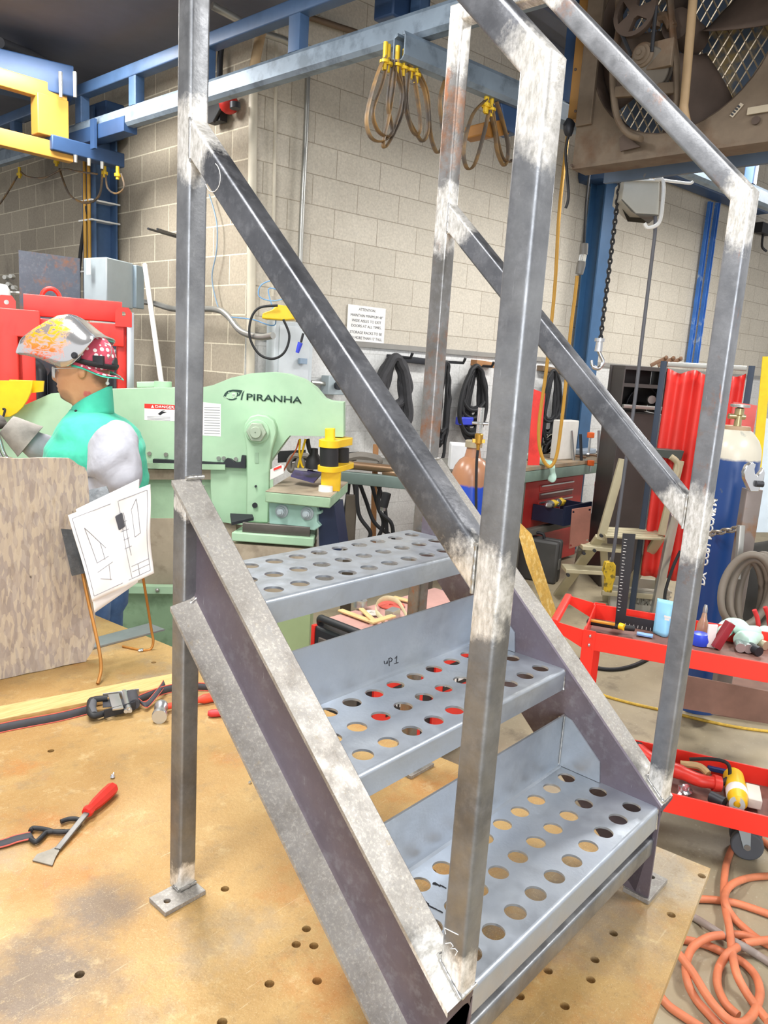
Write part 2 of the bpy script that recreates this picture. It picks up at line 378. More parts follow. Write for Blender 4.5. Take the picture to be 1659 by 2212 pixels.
# ---------------------------------------------------------------- the stair
P = .0381; W = .7155; D = .6527; FZ = .2146; FS = .925; ZT = 1.3654
def S(x, y, z): return V((x, y, z + TH))
slope = V((0, 1, FS)).normalized(); nrm = V((0, -FS, 1)).normalized(); XV = V((1, 0, 0)); YV = V((0, 1, 0))
stair = thing('steel_stair', S(W/2, D/2, 0), 'raw welded steel stair with three perforated treads and square-tube handrails', 'stair')
MZ = .7917; MS = .931; MHt = .0613
YB = .4572; ZB = 1.79                                      # where the handrail levels off
jl = [(P/2, 0, ZT+TH-.03, 1.3), (0, P, MZ+TH-.02, 1.0), (0, D, MZ+MS*D+TH-.03, 1.1), (.0, .03, FZ+TH, 1.15), (P/2, YB, ZB+TH, 1.2), (0, D, FZ+FS*D+TH-.04, .6), (.02, D, TH+.02, .8)]
jr = [(W-P/2, 0, ZT+TH-.03, 1.1), (W-P, P, MZ+TH-.02, 1.25), (W-P, D, MZ+MS*D+TH-.03, 1.3), (W-P, .03, FZ+TH, 1.2), (W-P/2, YB, ZB+TH, 1.2), (W-P, D, ZB+TH-.03, 1.5)]
M_POST = m_steel('mill_scale_tube', jl, '#97999b', '#6d6f73')
M_POSTR = m_steel('mill_scale_tube_right', jr, '#95979b', '#727478', rust=.06)
M_RAIL = m_steel('mill_scale_rail', jl, '#77797e', '#56585d')
M_RAILR = m_steel('mill_scale_rail_right', jr, '#7d7f84', '#5c5e63')
M_WEB = m_steel('channel_web_shaded', (), '#776d72', '#5d5358', blue='#6d6570', metal=.5, rough=.5)  # web colour darkened to paint in the shade below the flange
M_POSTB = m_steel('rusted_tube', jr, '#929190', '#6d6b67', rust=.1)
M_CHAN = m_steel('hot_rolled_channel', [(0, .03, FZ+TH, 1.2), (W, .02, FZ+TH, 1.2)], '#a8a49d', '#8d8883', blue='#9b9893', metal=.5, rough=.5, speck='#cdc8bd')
M_TREAD = m_steel('sheet_steel', (), '#b9bec2', '#a3a9af', blue='#abb3be', metal=.72, rough=.38)
M_WELD = m_steel('weld_bead', (), '#d8d6d0', '#a9a8a5', metal=.9, rough=.28)
TP = rsq(P, P, .0065, 4)
def stair_side(x0, M, MB_, out):
    """posts, rails and stringer of one side; x0 = outer left face of the tubes, out = -1 left, 1 right"""
    xc = x0 + P/2
    zf = FZ + FS*P/2
    b = MB(); hn = V((0, -1, 0)).lerp(V((0, 0, 0)), 0)
    # front post: ends on the flange, mitred at the bend
    hd = V((0, YB-P/2, ZB-P/2-(ZT-P/2))).normalized()
    mn = (UZ + hd).normalized()
    bend = S(xc, P/2, ZT - P*.18)
    top = S(xc, YB, ZB); hd = (top - bend).normalized(); mn = (UZ + hd).normalized()
    b.bar(TP, S(xc, P/2, zf+.002), bend, XV, nrm, mn); b.build('front_post', M, stair)
    b = MB(); mn2 = (hd + YV).normalized()
    b.bar(TP, bend, top, XV, mn, mn2)
    mn3 = (YV - UZ).normalized(); cor = S(xc, D+P/2, ZB)
    b.bar(TP, top, cor, XV, mn2, mn3); b.build('handrail', M_RAIL if out < 0 else M, stair)
    b = MB(); b.bar(TP, S(xc, D+P/2, .0095), cor, XV, UZ, (UZ - YV).normalized()); b.build('back_post', MB_, stair)
    b = MB(); h = MHt*math.cos(math.atan(MS)); md = V((0, 1, MS)).normalized()
    c0 = S(xc, P, MZ + MS*P - MHt/2); c1 = S(xc, D, MZ + MS*D - MHt/2)
    b.bar(rsq(P, h, .006, 4), c0, c1, XV, YV, YV); b.build('mid_rail', M_RAIL if out < 0 else M_RAILR, stair)
    # channel stringer, toes outwards
    FWD = .0584; tw = .0055; hc = .2338*math.cos(math.atan(FS))
    xo = -.0266 if out < 0 else W - .048 + FWD        # toe edge
    xi = .0318 if out < 0 else W - .048               # web inner face
    s = 1 if out < 0 else -1
    prof = [(xo, 0), (xo, -.006), (xi - s*.016, -.0105), (xi - s*tw*1.6, -.013), (xi - s*tw, -.019), (xi - s*tw, -hc+.019), (xi - s*tw*1.6, -hc+.013), (xi - s*.016, -hc+.0105), (xo, -hc+.006), (xo, -hc), (xi - s*.003, -hc), (xi, -hc+.003), (xi, -.003), (xi - s*.003, 0)]
    b = MB(); base = S(0, 0, FZ)
    t = slope; n = len(prof); a_ = []; b_ = []
    for px, pn in prof:
        q = base + XV*px + nrm*pn
        k0 = (0 - q.y)/t.y                                   # vertical cut at the foot
        p_ = q + t*k0
        if p_.z < TH + .0095: p_ = q + t*((TH + .0095 - q.z)/t.z)
        a_.append(p_); b_.append(q + t*((D - q.y)/t.y))
    b.add(a_ + b_, [(i, (i+1) % n, n+(i+1) % n, n+i) for i in range(n)] + [tuple(range(n, 2*n)), tuple(range(n))[::-1]])
    # foot: the web runs down to the base plate
    b.pts([S(xi - s*tw, .0, .0095), S(xi - s*tw, .075, .0095), S(xi - s*tw, .075, .06), S(xi - s*tw, 0, FZ-.012)], XV*(s*tw))
    # cut end cap of the upper flange
    for i in (3, 4, 5, 11, 12): b.m[i] = 1  # web faces get the colour with shade painted in
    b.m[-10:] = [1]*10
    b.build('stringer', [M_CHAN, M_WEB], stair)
    # base plates
    bx0, bx1 = (-.05, .040) if out < 0 else (W-.054, W+.042)
    b = MB(); hx = bx0+.02 if out < 0 else bx1-.018
    b.holes(rect(bx0, D-.03, bx1, D+P-.012), [circ(.0065, 12, hx, D-.005)], S(0, 0, 0), XV, YV, UZ, .0095); b.build('base_plate', M_CHAN, stair, bevel=.001)
    b = MB(); b.holes(rect(bx0, -.005, bx1, .05), [circ(.0065, 12, hx, .022)], S(0, 0, 0), XV, YV, UZ, .0095); b.build('base_plate', M_CHAN, stair, bevel=.001)
stair_side(0, M_POST, M_POST, -1)
stair_side(W-P, M_POSTR, M_POSTB, 1)
# treads
TD = .2259; LH = .0446; UH = .1153; RUN = .23135; RISE = .21574; Z1 = .2092; YF = .0034; X0 = .0318; X1 = W-.048; tt = .0042
for i in range(3):
    y0 = YF + i*RUN; z0 = Z1 + i*RISE; R_ = .007
    b = MB(); w_ = X1 - X0
    hs = [circ(.0178, 28, W-.0502-.0353-k*.06056 - X0, .0405 + r*.0718) for k in range(10) for r in range(3)]
    b.holes(rect(0, R_, w_, TD-.002), hs, S(X0, y0, z0-tt), XV, YV, UZ, tt)
    lip = []
    for k in range(6): a = pi/2*k/5; lip.append((R_ - R_*math.sin(a), -R_ + R_*math.cos(a)))       # rounded front bend
    lip += [(0, -LH), (tt, -LH)] + [(R_ - (R_-tt)*math.sin(a), -R_ + (R_-tt)*math.cos(a)) for a in [pi/2*k/5 for k in range(5, -1, -1)]]
    b.prism(lip, S(X0, y0, z0), YV, UZ, XV, w_)
    b.build('tread_plate', M_TREAD, stair)
    if i == 2: continue
    b = MB()
    ub = [(TD-.012, 0), (TD-.006, .002), (TD-tt, .008), (TD-tt, UH), (TD, UH), (TD, -.001), (TD-.012, -tt)]
    b.prism(ub, S(X0, y0, z0), YV, UZ, XV, w_); b.build('kick_plate', M_TREAD, stair)
    for xs, sg in ((X0+.0008, 1), (X1-.0008, -1)):
        b = MB(); b.prism([(TD-.005, .001), (TD-.005, UH), (TD-.022, UH-.004), (TD-.095, .045), (TD-.1, .001)], S(xs, y0, z0), YV, UZ, XV*sg, .0035); b.build('side_tab', M_TREAD, stair)
b = MB(); b.bar(rsq(.0381, .0381, .005), S(X0, .024, .122), S(X1, .024, .122), UZ); b.build('cross_bar', M_POST, stair)
# welds: rippled beads along the joints
def bead(path, r, name='weld_bead', n=10):
    P_ = []
    for i in range(len(path)-1):
        a, c = V(path[i]), V(path[i+1]); k = max(2, int((c-a).length/.0035))
        P_ += [a.lerp(c, j/k) for j in range(k)]
    P_.append(V(path[-1])); rr = [r*.85*(1 + .1*math.sin(j*1.7) + .35*mnoise.noise(P_[j]*90)) for j in range(len(P_))]
    b = MB(); b.tube(P_, rr, n); return b.build(name, M_WELD, stair, ang=80)
for x0 in (0, W-P):
    xa, xb = x0+.001, x0+P-.001
    bead([S(xa, P+.001, MZ+MS*P-MHt+.002), S(xa, P+.001, MZ+MS*P)], .0028)
    bead([S(xa, P+.002, MZ+MS*P+.001), S(xb, P+.002, MZ+MS*P+.001)], .004)
    bead([S(xa, D-.001, MZ+MS*D-MHt), S(xa, D-.001, MZ+MS*D)], .003)
    bead([S(xa, D-.002, MZ+MS*D-MHt-.002), S(xb, D-.002, MZ+MS*D-MHt-.002)], .004)
    bead([S(xa, .0, FZ+.003), S(xb, .0, FZ+.003)], .0035); bead([S(xa, 0, FZ+.004), S(xa, P, FZ+FS*P+.004)], .004); bead([S(xa, P+.002, FZ+FS*P+.006), S(xb, P+.002, FZ+FS*P+.006)], .0055)
    bead([S(xa, D-.002, FZ+FS*D+.002), S(xb, D-.002, FZ+FS*D+.002)], .0045)
    bead([S(xb-.002, D-.002, FZ+FS*D-.014), S(xb-.002, D-.002, FZ+FS*D-.2)], .0038)
    bead([S(xa, D-.003, FZ+FS*D-.235), S(xb, D-.003, FZ+FS*D-.215)], .0048)
    bead([S(xa, D, .013), S(xb, D, .013)], .0045); bead([S(xa-.001, D, .012), S(xa-.001, D+.02, .012)], .0045)
for i in range(3):
    y0 = YF + i*RUN; z0 = Z1 + i*RISE
    bead([S(X0+.002, y0+.003, z0-.002), S(X0+.002, y0+.0, z0-LH)], .0028); bead([S(X1-.002, y0+.003, z0-.002), S(X1-.002, y0, z0-LH)], .003)
    if i == 2: continue
    bead([S(X1-.006, y0+TD-.006, z0+.004), S(X1-.006, y0+TD-.006, z0+UH)], .002); bead([S(X1-.02, y0+TD-.002, z0+UH), S(X1-.002, y0+TD-.002, z0+UH)], .003)
# hand-written mark on the second kick plate
M_INK = mat('black_marker', '#1c1e24', .8)
b = MB(); kp = S(0, YF+RUN+TD-tt-.0006, 0)
def up(u, v): return PL(u, v, kp, YV)
ux = 600; uy = 1230; q_ = .2712
for st in ([(850,730),(852,752),(866,752),(874,728),(874,750)], [(886,708),(888,740),(889,770)], [(886,712),(900,704),(914,716),(906,732),(888,738)], [(934,710),(950,690),(944,748)], [(930,752),(960,742)]):
    b.tube([up(ux + a*q_, uy + c*q_) for a, c in st], .0008, 5)
b.build('handwritten_mark', M_INK, stair)
for st in ([(1175,1400),(1190,1395),(1200,1405),(1225,1410),(1240,1418)], [(1110,1490),(1130,1500),(1150,1525),(1170,1535),(1200,1550),(1225,1562)]):
    P_ = [Z(500 + a/2.692, 1390 + c/2.692, TH+Z1+.0006) for a, c in st]; P_ = cr(P_, 5)
    P_ = [p + V((0, .004*math.sin(i*2.4), 0)) for i, p in enumerate(P_)]; b = MB(); b.tube(P_, .0009, 5); b.build('handwritten_mark', M_INK, stair)
b = MB()
for st in ([(1245,1690),(1240,1655),(1270,1670),(1320,1695)], [(1245,1745),(1275,1740),(1290,1760),(1270,1775),(1300,1775),(1315,1790),(1300,1815)]):
    b.tube([PL(500+a/2.692, 1390+c/2.692, V((-.0004, 0, 0)), XV) for a, c in st], .0007, 5)
for cx_, cy_, r_ in ((1355,1130,52),):
    b.tube([PL((cx_+r_*math.cos(a)*.95)/2.95, (cy_+r_*1.8*math.sin(a))/2.95, V((-.0004, 0, 0)), XV) for a in [k*.35-1.2 for k in range(12)]], .0007, 5)
b.build('chalk_mark', mat('chalk', '#d9d9d6', .9), stair)
# ================================================================ overhead crane and left side of the shop
M_BLUE = mat('blue_paint', '#456186', .5, .05, .18, 4, '#36506f', .45, .7, 3)
M_NAVY = mat('navy_paint', '#2f4a70', .5, .1, .2, 4)
M_GALV = mat('galvanised_rail', '#7d8d9c', .5, .25, .2, 5, '#64727f')
M_CRANE = mat('crane_yellow', '#b98a3c', .45, 0, .15, 5)
M_DARK = mat('dark_metal', '#33353a', .5, .4, .2)
M_BLACK = mat('black_rubber', '#1d1e21', .6, 0, .2)
M_YEL = mat('yellow_enamel', '#f0c41c', .4, 0, .15, 8)
M_BRASS = mat('yellow_trolley', '#d9b528', .4, .2, .15)
M_CABLE = mat('tan_festoon_cable', '#80633a', .55, 0, .25, 6, '#4f463d', .42, .6)
M_GREY = mat('grey_enamel', '#a7b3b8', .45, .1, .08)
M_PIPE = mat('conduit', '#a9a9a4', .35, .7, .12)
M_WHITEP = mat('white_paint', '#dcdcd8', .5)
def RBp(u, v, x=2.2): return PL(u, v, V((x, 0, 0)), V((1, 0, 0)))
def track(name, p0, p1, label):
    t = (p1-p0).normalized(); r = thing(name, p0, label, 'crane rail')
    b = MB(); h = .12; w = .085
    prof = [(-.014, -h/2), (-.014, -h/2+.012), (-w/2+.008, -h/2+.018), (-w/2+.008, h/2-.02), (-w/4, h/2-.006), (w/4, h/2-.006), (w/2-.008, h/2-.02), (w/2-.008, -h/2+.018), (.014, -h/2+.012), (.014, -h/2), (w/2-.012, -h/2), (w/2, -h/2+.02), (w/2, h/2-.02), (w/4+.004, h/2), (-w/4-.004, h/2), (-w/2, h/2-.02), (-w/2, -h/2+.02), (-w/2+.012, -h/2)]
    b.bar(prof, p0, p1, t.cross(UZ)); b.build('track', M_GALV, r, ang=30); return r
pa, pb = RBp(0, 385), RBp(655, 138); dirL = (pb-pa).normalized(); zr = pb.z
pa = V((2.2, pa.y, zr)); pb = V((2.2, pb.y, zr)); L0 = V((2.2, 0.9, zr)); L1 = V((2.2, 11.2, zr))
rl = track('runway_rail', L0, L1, 'long blue-grey enclosed crane track crossing the upper left, above the brown block wall')
zc = RBp(300, 152).z
b = MB(); b.bar(rsq(.08, .08, .008), V((2.2, .9, zc)), V((2.2, 11.2, zc)), XV); b.build('upper_chord', M_BLUE, rl)
for u, v in ((295, 200), (178, 245), (645, 70), (446, 190), (36, 320)):
    y = RBp(u, v).y; b = MB(); b.bar(rsq(.09, .07, .006), V((2.2, y, zr+.06)), V((2.2, y, zc-.04)), YV); b.build('hanger_post', M_BLUE, rl)
# second track along the cream wall
q0 = Z(862, 101, zr-.13); q0.x = q0.x; q1 = q0 + DR*9
rr_ = track('runway_rail', q0, q1, 'pale blue-grey crane track running along the cream wall, holding the tan cable loops')
z2 = zr + .42
b = MB(); b.bar(rsq(.08, .08, .008), V((q0.x+.9, q0.y-.15*.9, z2)), V((q1.x, q1.y, z2)), UZ); b.build('upper_chord', M_BLUE, rr_)
for k in range(3):
    p = q0 + DR*(1.25+2.2*k); b = MB(); b.bar(rsq(.09, .07, .006), V((p.x, p.y, q0.z+.06)), V((p.x, p.y, z2)), XV); b.build('hanger_post', M_NAVY, rr_)
    b = MB(); b.bar(rsq(.04, .04, .004), V((p.x, p.y, z2)), V((p.x+1.1, p.y-.15, q0.z+.08)), UZ); b.build('brace', M_NAVY, rr_)
# bracket blocks on the rail
bk = thing('rail_bracket', RBp(860, 10, 2.6), 'blue steel bracket hanging above the middle of the upper rail', 'bracket')
p = RBp(870, 12, 2.6); b = MB(); b.box(p, (.3, .14, .22)); b.build('bracket_box', M_NAVY, bk, bevel=.01)
b = MB(); p = RBp(905, 30, 2.6); b.bar(rsq(.07, .07), p + UZ*1.0, p - UZ*.25, XV); b.build('hanger_post', M_BLUE, bk)
# yellow crane bridge with its blue end truck
yt = RBp(205, 330).y; zb_ = RBp(130, 312).z
br = thing('crane_bridge', (2.2, yt, zb_), 'yellow double-beam crane bridge with blue end truck, upper left corner', 'crane')
DX = V((-.999, .04, 0))
def brp(u, v): return PL(u, v, V((2.2, yt, 0)), V((.04, .999, 0)))
e0 = brp(153, 328); e1 = brp(140, 200)
b = MB(); b.bar(rsq(.075, .11, .006), V((e0.x, e0.y, e0.z-.02)), V((e0.x, e0.y, e0.z-.02)) + DX*3.4, YV); b.build('lower_beam', M_CRANE, br)
b = MB(); b.bar(rsq(.075, .11, .006), V((e1.x, e1.y, e1.z-.03)), V((e1.x, e1.y, e1.z-.03)) + DX*3.4, YV); b.build('upper_beam', M_CRANE, br)
b = MB(); c = brp(108, 255); b.box(c, (.22, .11, abs(e1.z-e0.z)-.12)); b.build('end_plate', M_CRANE, br, bevel=.006)
b = MB(); c = brp(210, 336); b.box(V((2.13, yt, c.z)), (.55, .12, .1)); b.build('end_truck', M_NAVY, br, bevel=.008)
b = MB(); b.bar(rsq(.1, .1, .006), V((2.2, yt-.5, c.z+.13)), V((2.2, yt+.45, c.z+.13)), XV); b.build('trolley_beam', M_NAVY, br)
for k in (-.12, .12):
    b = MB(); b.box((2.2+k*.6, yt+k, (c.z+zr)/2+.02), (.02, .06, zr-c.z+.02)); b.build('hanger_plate', M_NAVY, br)
for k in range(3):
    b = MB(); p = V((2.02+.1*k, yt-.065, c.z-.05)); b.cyl(p, p-UZ*.05, .014, .012, 8); b.build('bolt', M_PIPE, br)
# festoon trolleys and cables
def festoon(name, pts, label, group, r=.011):
    t_ = thing(name, pts[0], label, 'cable', group)
    b = MB(); b.tube(cr(pts, 10), r*.8, 8, flat=(1.7, .55)); b.build('cable', M_CABLE, t_)
    p = pts[0]; b = MB(); b.cyl(p + UZ*.055, p - UZ*.02, .011, .011, 10); b.cyl(p-UZ*.02, p-UZ*.032, .024, .024, 10); b.cyl(p-UZ*.03, p-UZ*.06, .012, .012, 10); b.build('trolley', M_BRASS, t_); return t_
def RR(u, v): return PL(u, v, q0, NR)
gf = 'tan cable loops on the cream wall track'
loops = [[(832,120),(812,170),(792,250),(800,295),(825,305),(850,280),(868,200),(840,128)], [(838,125),(826,180),(806,240),(815,280),(835,295),(848,285),(838,230),(842,180),(850,130)], [(858,128),(868,190),(870,240),(850,290),(832,318),(828,305),(838,260),(850,190),(854,130)], [(873,135),(872,190),(880,250),(900,290),(915,305),(925,270),(915,190),(880,138)], [(888,140),(900,200),(908,270),(900,292),(886,270),(878,220),(884,150)], [(900,150),(922,200),(930,290),(945,330),(958,300),(950,220),(962,170)], [(1050,215),(1020,250),(1002,320),(1008,362),(1025,355),(1045,290),(1058,230)], [(1052,218),(1068,280),(1075,330),(1090,358),(1098,320),(1085,260),(1072,220)], [(1062,225),(1072,290),(1085,340),(1100,350),(1106,345)]]
for i, lp in enumerate(loops): festoon('festoon_cable', [RR(u, v) for u, v in lp], ['front left tan cable loop, lowest of the bunch', 'inner left tan cable loop with a twist', 'tan cable loop hanging lowest in the left bunch', 'wide right loop of the left bunch', 'narrow inner loop of the left bunch', 'long tan cable sagging behind the rear post'][i] if i < 6 else ['leftmost loop of the right bunch, left of the front post', 'right tan loop beside the brown-and-blue block', 'partly hidden tan loop behind the front post'][i-6], gf)
def cable(name, px, pl, r, m, label, cat='cable', group=None, n=8):
    b = MB(); b.tube(cr([pl(u, v) for u, v in px], 8), r, n); return tag(b.build(name, m), label, cat, group)
ts_ = thing('track_stop', RR(1090, 270), 'blue and brown end-stop block hanging under the right track', 'bracket')
b = MB(); b.pts([RR(u, v) for u, v in ((1082, 222), (1118, 232), (1118, 292), (1094, 280))], -NR*.1); b.build('blue_plate', M_NAVY, ts_, bevel=.004)
b = MB(); b.pts([RR(u, v) - NR*.02 for u, v in ((1052, 262), (1098, 256), (1108, 288), (1064, 296), (1050, 288))], -NR*.14); b.build('brown_block', mat('brown_block', '#9a6a2e', .6, 0, .2), ts_, bevel=.006)
lp_ = lambda u, v: RBp(u, v, 2.3)
cable('festoon_cable', [(128,365),(150,420),(185,438),(215,420),(222,350)], lp_, .009, M_CABLE, 'tan cable looping under the yellow crane beam to the blue column')
cable('festoon_cable', [(44,370),(60,382),(95,384),(135,366),(165,370),(210,376)], lp_, .007, M_CABLE, 'thin tan cable strung below the left track')
cable('festoon_cable', [(42,372),(20,410),(0,440)], lp_, .008, M_CABLE, 'dark tan cable running off the left edge')
cable('festoon_cable', [(228,370),(232,405),(250,418),(268,405),(262,375)], lp_, .007, M_CABLE, 'small tan loop just right of the blue column')
for u, v in ((122, 345), (42, 372), (226, 368), (254, 372)):
    p = lp_(u, v); b = MB(); b.cyl(p + UZ*.04, p - UZ*.05, .013, .013, 10); b.cyl(p-UZ*.01, p-UZ*.03, .024, .024, 10); tag(b.build('cable_trolley', M_BRASS), {122: 'yellow trolley clamp under the tip of the yellow crane beam', 42: 'yellow trolley clamp at the far left rail', 226: 'yellow trolley clamp right beside the blue column', 254: 'rightmost yellow trolley clamp under the blue end truck'}[u], 'clamp')
# blue column on the brown wall with two tied cables
cp = WL(216, 450, .14); cp.z = 0
clm = thing('blue_column', cp, 'tall blue steel column on the brown block wall with two tan cables tied on', 'column')
Hn = V((-.999, .03, 0))
b = MB()
b.bar([(-.1, -.1), (.1, -.1), (.1, -.085), (.01, -.085), (.01, .085), (.1, .085), (.1, .1), (-.1, .1), (-.1, .085), (-.01, .085), (-.01, -.085), (-.1, -.085)], cp, V((cp.x, cp.y, 3.6)), YV); b.build('post', M_BLUE, clm, ang=20)
b = MB(); b.box(V((cp.x, cp.y, 3.5)), (.16, .5, .25)); b.build('cap_bracket', M_NAVY, clm, bevel=.008)
for dx in (-.02, .05):
    b = MB(); pc = V((cp.x-.12, cp.y-dx, 0)); b.tube([pc+UZ*1.2, pc+UZ*2.2, pc+UZ*3.3], .014, 8); b.build('tied_cable', mat('yellow_cable', '#b98b2f', .5), clm)
for z in (1.95, 2.35, 2.75, 2.9): b = MB(); b.box(V((cp.x-.005, cp.y, z)), (.25, .22, .012)); b.build('zip_tie', M_WHITEP, clm)
cable('hanging_cable', [(188,445),(182,490),(174,545),(170,600)], lambda u, v: WL(u, v, .25), .016, M_BLACK, 'thick black cable hanging down left of the blue column')
# dark blue header beam, ceiling pipe, rods at the top left
b = MB(); h0 = WL(90, 150, 1.2); b.bar(rsq(.2, .34, .01), WL(150, 190, .6), WL(150, 190, .6) + V((-4, 1.2, 0)), UZ); tag(b.build('header_beam', M_NAVY), 'deep blue beam under the dark ceiling, behind the yellow crane bridge', 'beam')
b = MB(); b.tube([A(0, 92, 5.2), A(180, 165, 6.2)], .035, 12); tag(b.build('ceiling_pipe', mat('dull_pipe', '#77777a', .5, .3)), 'grey pipe under the dark ceiling at the upper left', 'pipe')
for k in range(2): b = MB(); p = A((131, 162)[k], 190, 5.2); b.cyl(p-UZ*.06, p+UZ*.1, .012, .014, 8); tag(b.build('hanger_rod', M_PIPE), ['left thin steel rod above the yellow crane end', 'right thin steel rod above the blue rail end'][k], 'rod', 'steel hanger rods')
# ---------------------------------------------------------------- things on the brown wall
def wallframe(T, N): return T, UZ, N
# grey electrical box
eb = thing('electrical_box', WL(240, 610, .15), 'grey electrical cabinet mounted at the blue column on the brown wall', 'electrical box')
ef = thing  # short alias unused
f0 = PL(235, 557, V((cp.x-.2, cp.y-.25, 0)), V((1, 0, 0)))
E0 = FP(180, 557, 5.6); E1 = FP(230, 555, 5.45); E2 = FP(288, 563, 5.75); zt, zb2 = E1.z, FP(235, 660, 5.45).z
b = MB()
poly = [V((E0.x, E0.y, 0)), V((E1.x, E1.y, 0)), V((E2.x, E2.y, 0)), V((E0.x+E2.x-E1.x, E0.y+E2.y-E1.y, 0))]
b.pts([p + UZ*zb2 for p in poly], UZ*(zt-zb2)); b.build('cabinet', M_GREY, eb, bevel=.008)
b = MB(); w = (E2-E1); w.z = 0; w.normalize(); c = V((E2.x, E2.y, (zt+zb2)/2)) + w*.05; b.box(c, (.1, .05, zt-zb2-.02), w, V((-w.y, w.x, 0))); b.build('mounting_flange', mat('grey_flange', '#8fa0ab', .45, .2), eb, bevel=.004)
b = MB(); w0 = (E1-E0); w0.z = 0; w0.normalize(); n0 = V((w0.y, -w0.x, 0)); b.box(FP(201, 577, 5.53) + n0*.035, (.045, .004, .11), w0, n0); b.build('label', M_WHITEP, eb)
# sheet of steel
b = MB(); sh = [FP(40, 540, 5.3), FP(172, 558, 5.6), FP(176, 700, 5.6), FP(38, 700, 5.3)]; sh[2].z = sh[3].z = 0.0
b.pts(sh, HF*.012); tag(b.build('steel_sheet', m_steel('blue_grey_sheet', (), '#666b76', '#575a62', blue='#5d6470', rust=.07, metal=.3, rough=.55), smooth=False), 'square dark grey steel sheet standing behind the red rack', 'steel sheet')
# dark shelf with a tank at the left edge
sf = thing('dark_cabinet', FP(10, 700, 6), 'dark blue-black cabinet with fittings at the left edge behind the sheet', 'cabinet')
b = MB(); c = FP(0, 700, 6.0); b.box(V((c.x, c.y, .95)), (.5, .35, 1.9+.14), HR, HF); b.build('body', mat('dark_cab', '#23283a', .5), sf, bevel=.01)
for k, (u, v) in enumerate(((15, 600), (28, 598), (22, 615), (33, 622))): b = MB(); p = FP(u, v, 5.8); b.cyl(p, p - HF*.04, .02, .015, 10); b.build('fitting', M_PIPE, sf)
b = MB(); b.box(FP(30, 631, 5.8), (.16, .02, .012), HR, HF); b.build('shelf_edge', M_WHITEP, sf)
b = MB(); p = FP(2, 645, 5.4); b.lathe([(.0, .1), (.04, .095), (.06, .06), (.065, 0), (.065, -.15), (0, -.15)], p, UZ, 20); tag(b.build('white_tank', mat('tank_white', '#c9cbc8', .4)), 'small round-topped white tank at the left edge beside the dark cabinet', 'tank')
# red steel rack
M_RED = mat('red_paint', '#e5352a', .42, 0, .1, 5, '#cf2a22'); M_REDK = mat('red_dark_paint', '#b8241d', .45, 0, .12, 5)
rk = thing('red_rack', FP(140, 1000, 4.9), 'tall red steel rack frame with a lifting ring behind the welder', 'rack')
RN = (FP(275, 690, 5.0) - FP(45, 670, 4.75)); RN.z = 0; RN.normalize(); RF = V((-RN.y, RN.x, 0))
def RK(u, v, o=0): return PL(u, v, FP(45, 670, 4.75) + RF*o, RF)
def rkbar(name, a, c, w, h, o=0, m=None):
    b = MB(); p, q = RK(*a, o), RK(*c, o); t_ = (q-p).normalized(); b.bar(rsq(w, h, .006), p, q, RF); b.build(name, m or M_RED, rk)
zt = RK(160, 672).z
P1, P2 = RK(50, 668), RK(266, 668); P1.z = P2.z = zt
for nm, za, o, h in (('top_beam', zt+.02, .12, .13), ('front_beam', zt-.13, 0, .14)):
    b = MB(); b.bar(rsq(.07, h, .006), V((P1.x, P1.y, za)) + RF*o, V((P2.x, P2.y, za)) + RF*o, RF); b.build(nm, M_RED, rk)
for (u, o) in ((56, 0), (262, .05), (30, .0)):
    p = RK(u, 720, o); b = MB(); b.bar(rsq(.1 if u < 200 else .055, .09, .006), V((p.x, p.y, 0)), V((p.x, p.y, zt-.06)), RN); b.build('upright', M_RED, rk)
p = RK(15, 680, -.1); b = MB(); b.box(V((p.x, p.y, zt-.1)), (.36, .09, .16), RN, RF); b.build('corner_block', M_RED, rk, bevel=.006)
p = RK(16, 710, -.1); b = MB(); b.bar(rsq(.11, .09, .006), V((p.x, p.y, 0)), V((p.x, p.y, zt-.1)), RN); b.build('upright', M_RED, rk)
for u, v in ((14, 660), (267, 685)):
    p = RK(u, v, -.06); b = MB(); b.holes([(-.05, -.06), (.05, -.06), (.05, .03), (.03, .06), (-.03, .06), (-.05, .03)], [circ(.014, 12, 0, .02)], p, RN, UZ, RF, .015); b.build('lug', M_RED, rk)
p = RK(110, 655, .12); b = MB(); b.tube([p - RN*.055 - UZ*.05] + [p + V((0, 0, .0)) - RN*(.055*math.cos(a)) + UZ*(.02 + .07*math.sin(a)) for a in [pi*k/10 for k in range(11)]] + [p + RN*.055 - UZ*.05], .014, 10); b.build('lifting_ring', M_RED, rk)
b = MB(); p = RK(281, 720, 0); b.bar(rsq(.045, .05, .004), V((p.x, p.y, 0)), V((p.x, p.y, RK(279, 675, 0).z)), RN); tag(b.build('aluminium_profile', mat('aluminium', '#c7cbd0', .3, .8, .1)), 'bright aluminium upright strip at the right end of the red rack', 'profile')
# dark cylinders stored in the rack
M_TANK = mat('dark_tank', '#2c2e33', .35, .3, .2)
for k, (u, v, r_) in enumerate(((70, 800, .09), (134, 812, .09), (198, 830, .08), (250, 770, .07))):
    p = RK(u, v, .45); b = MB(); h = p.z; b.lathe([(0, h+r_*.9), (r_*.35, h+r_*.85), (r_*.75, h+r_*.5), (r_, h), (r_, .02), (r_*.9, 0), (0, 0)], V((p.x, p.y, 0)), UZ, 20)
    tag(b.build('gas_cylinder', M_TANK), ['dark cylinder inside the red rack, leftmost', 'dark cylinder inside the red rack just left of the face', 'dark cylinder behind the cap of the welder', 'dark cylinder at the right end of the red rack'][k], 'gas cylinder', 'dark cylinders in the red rack')
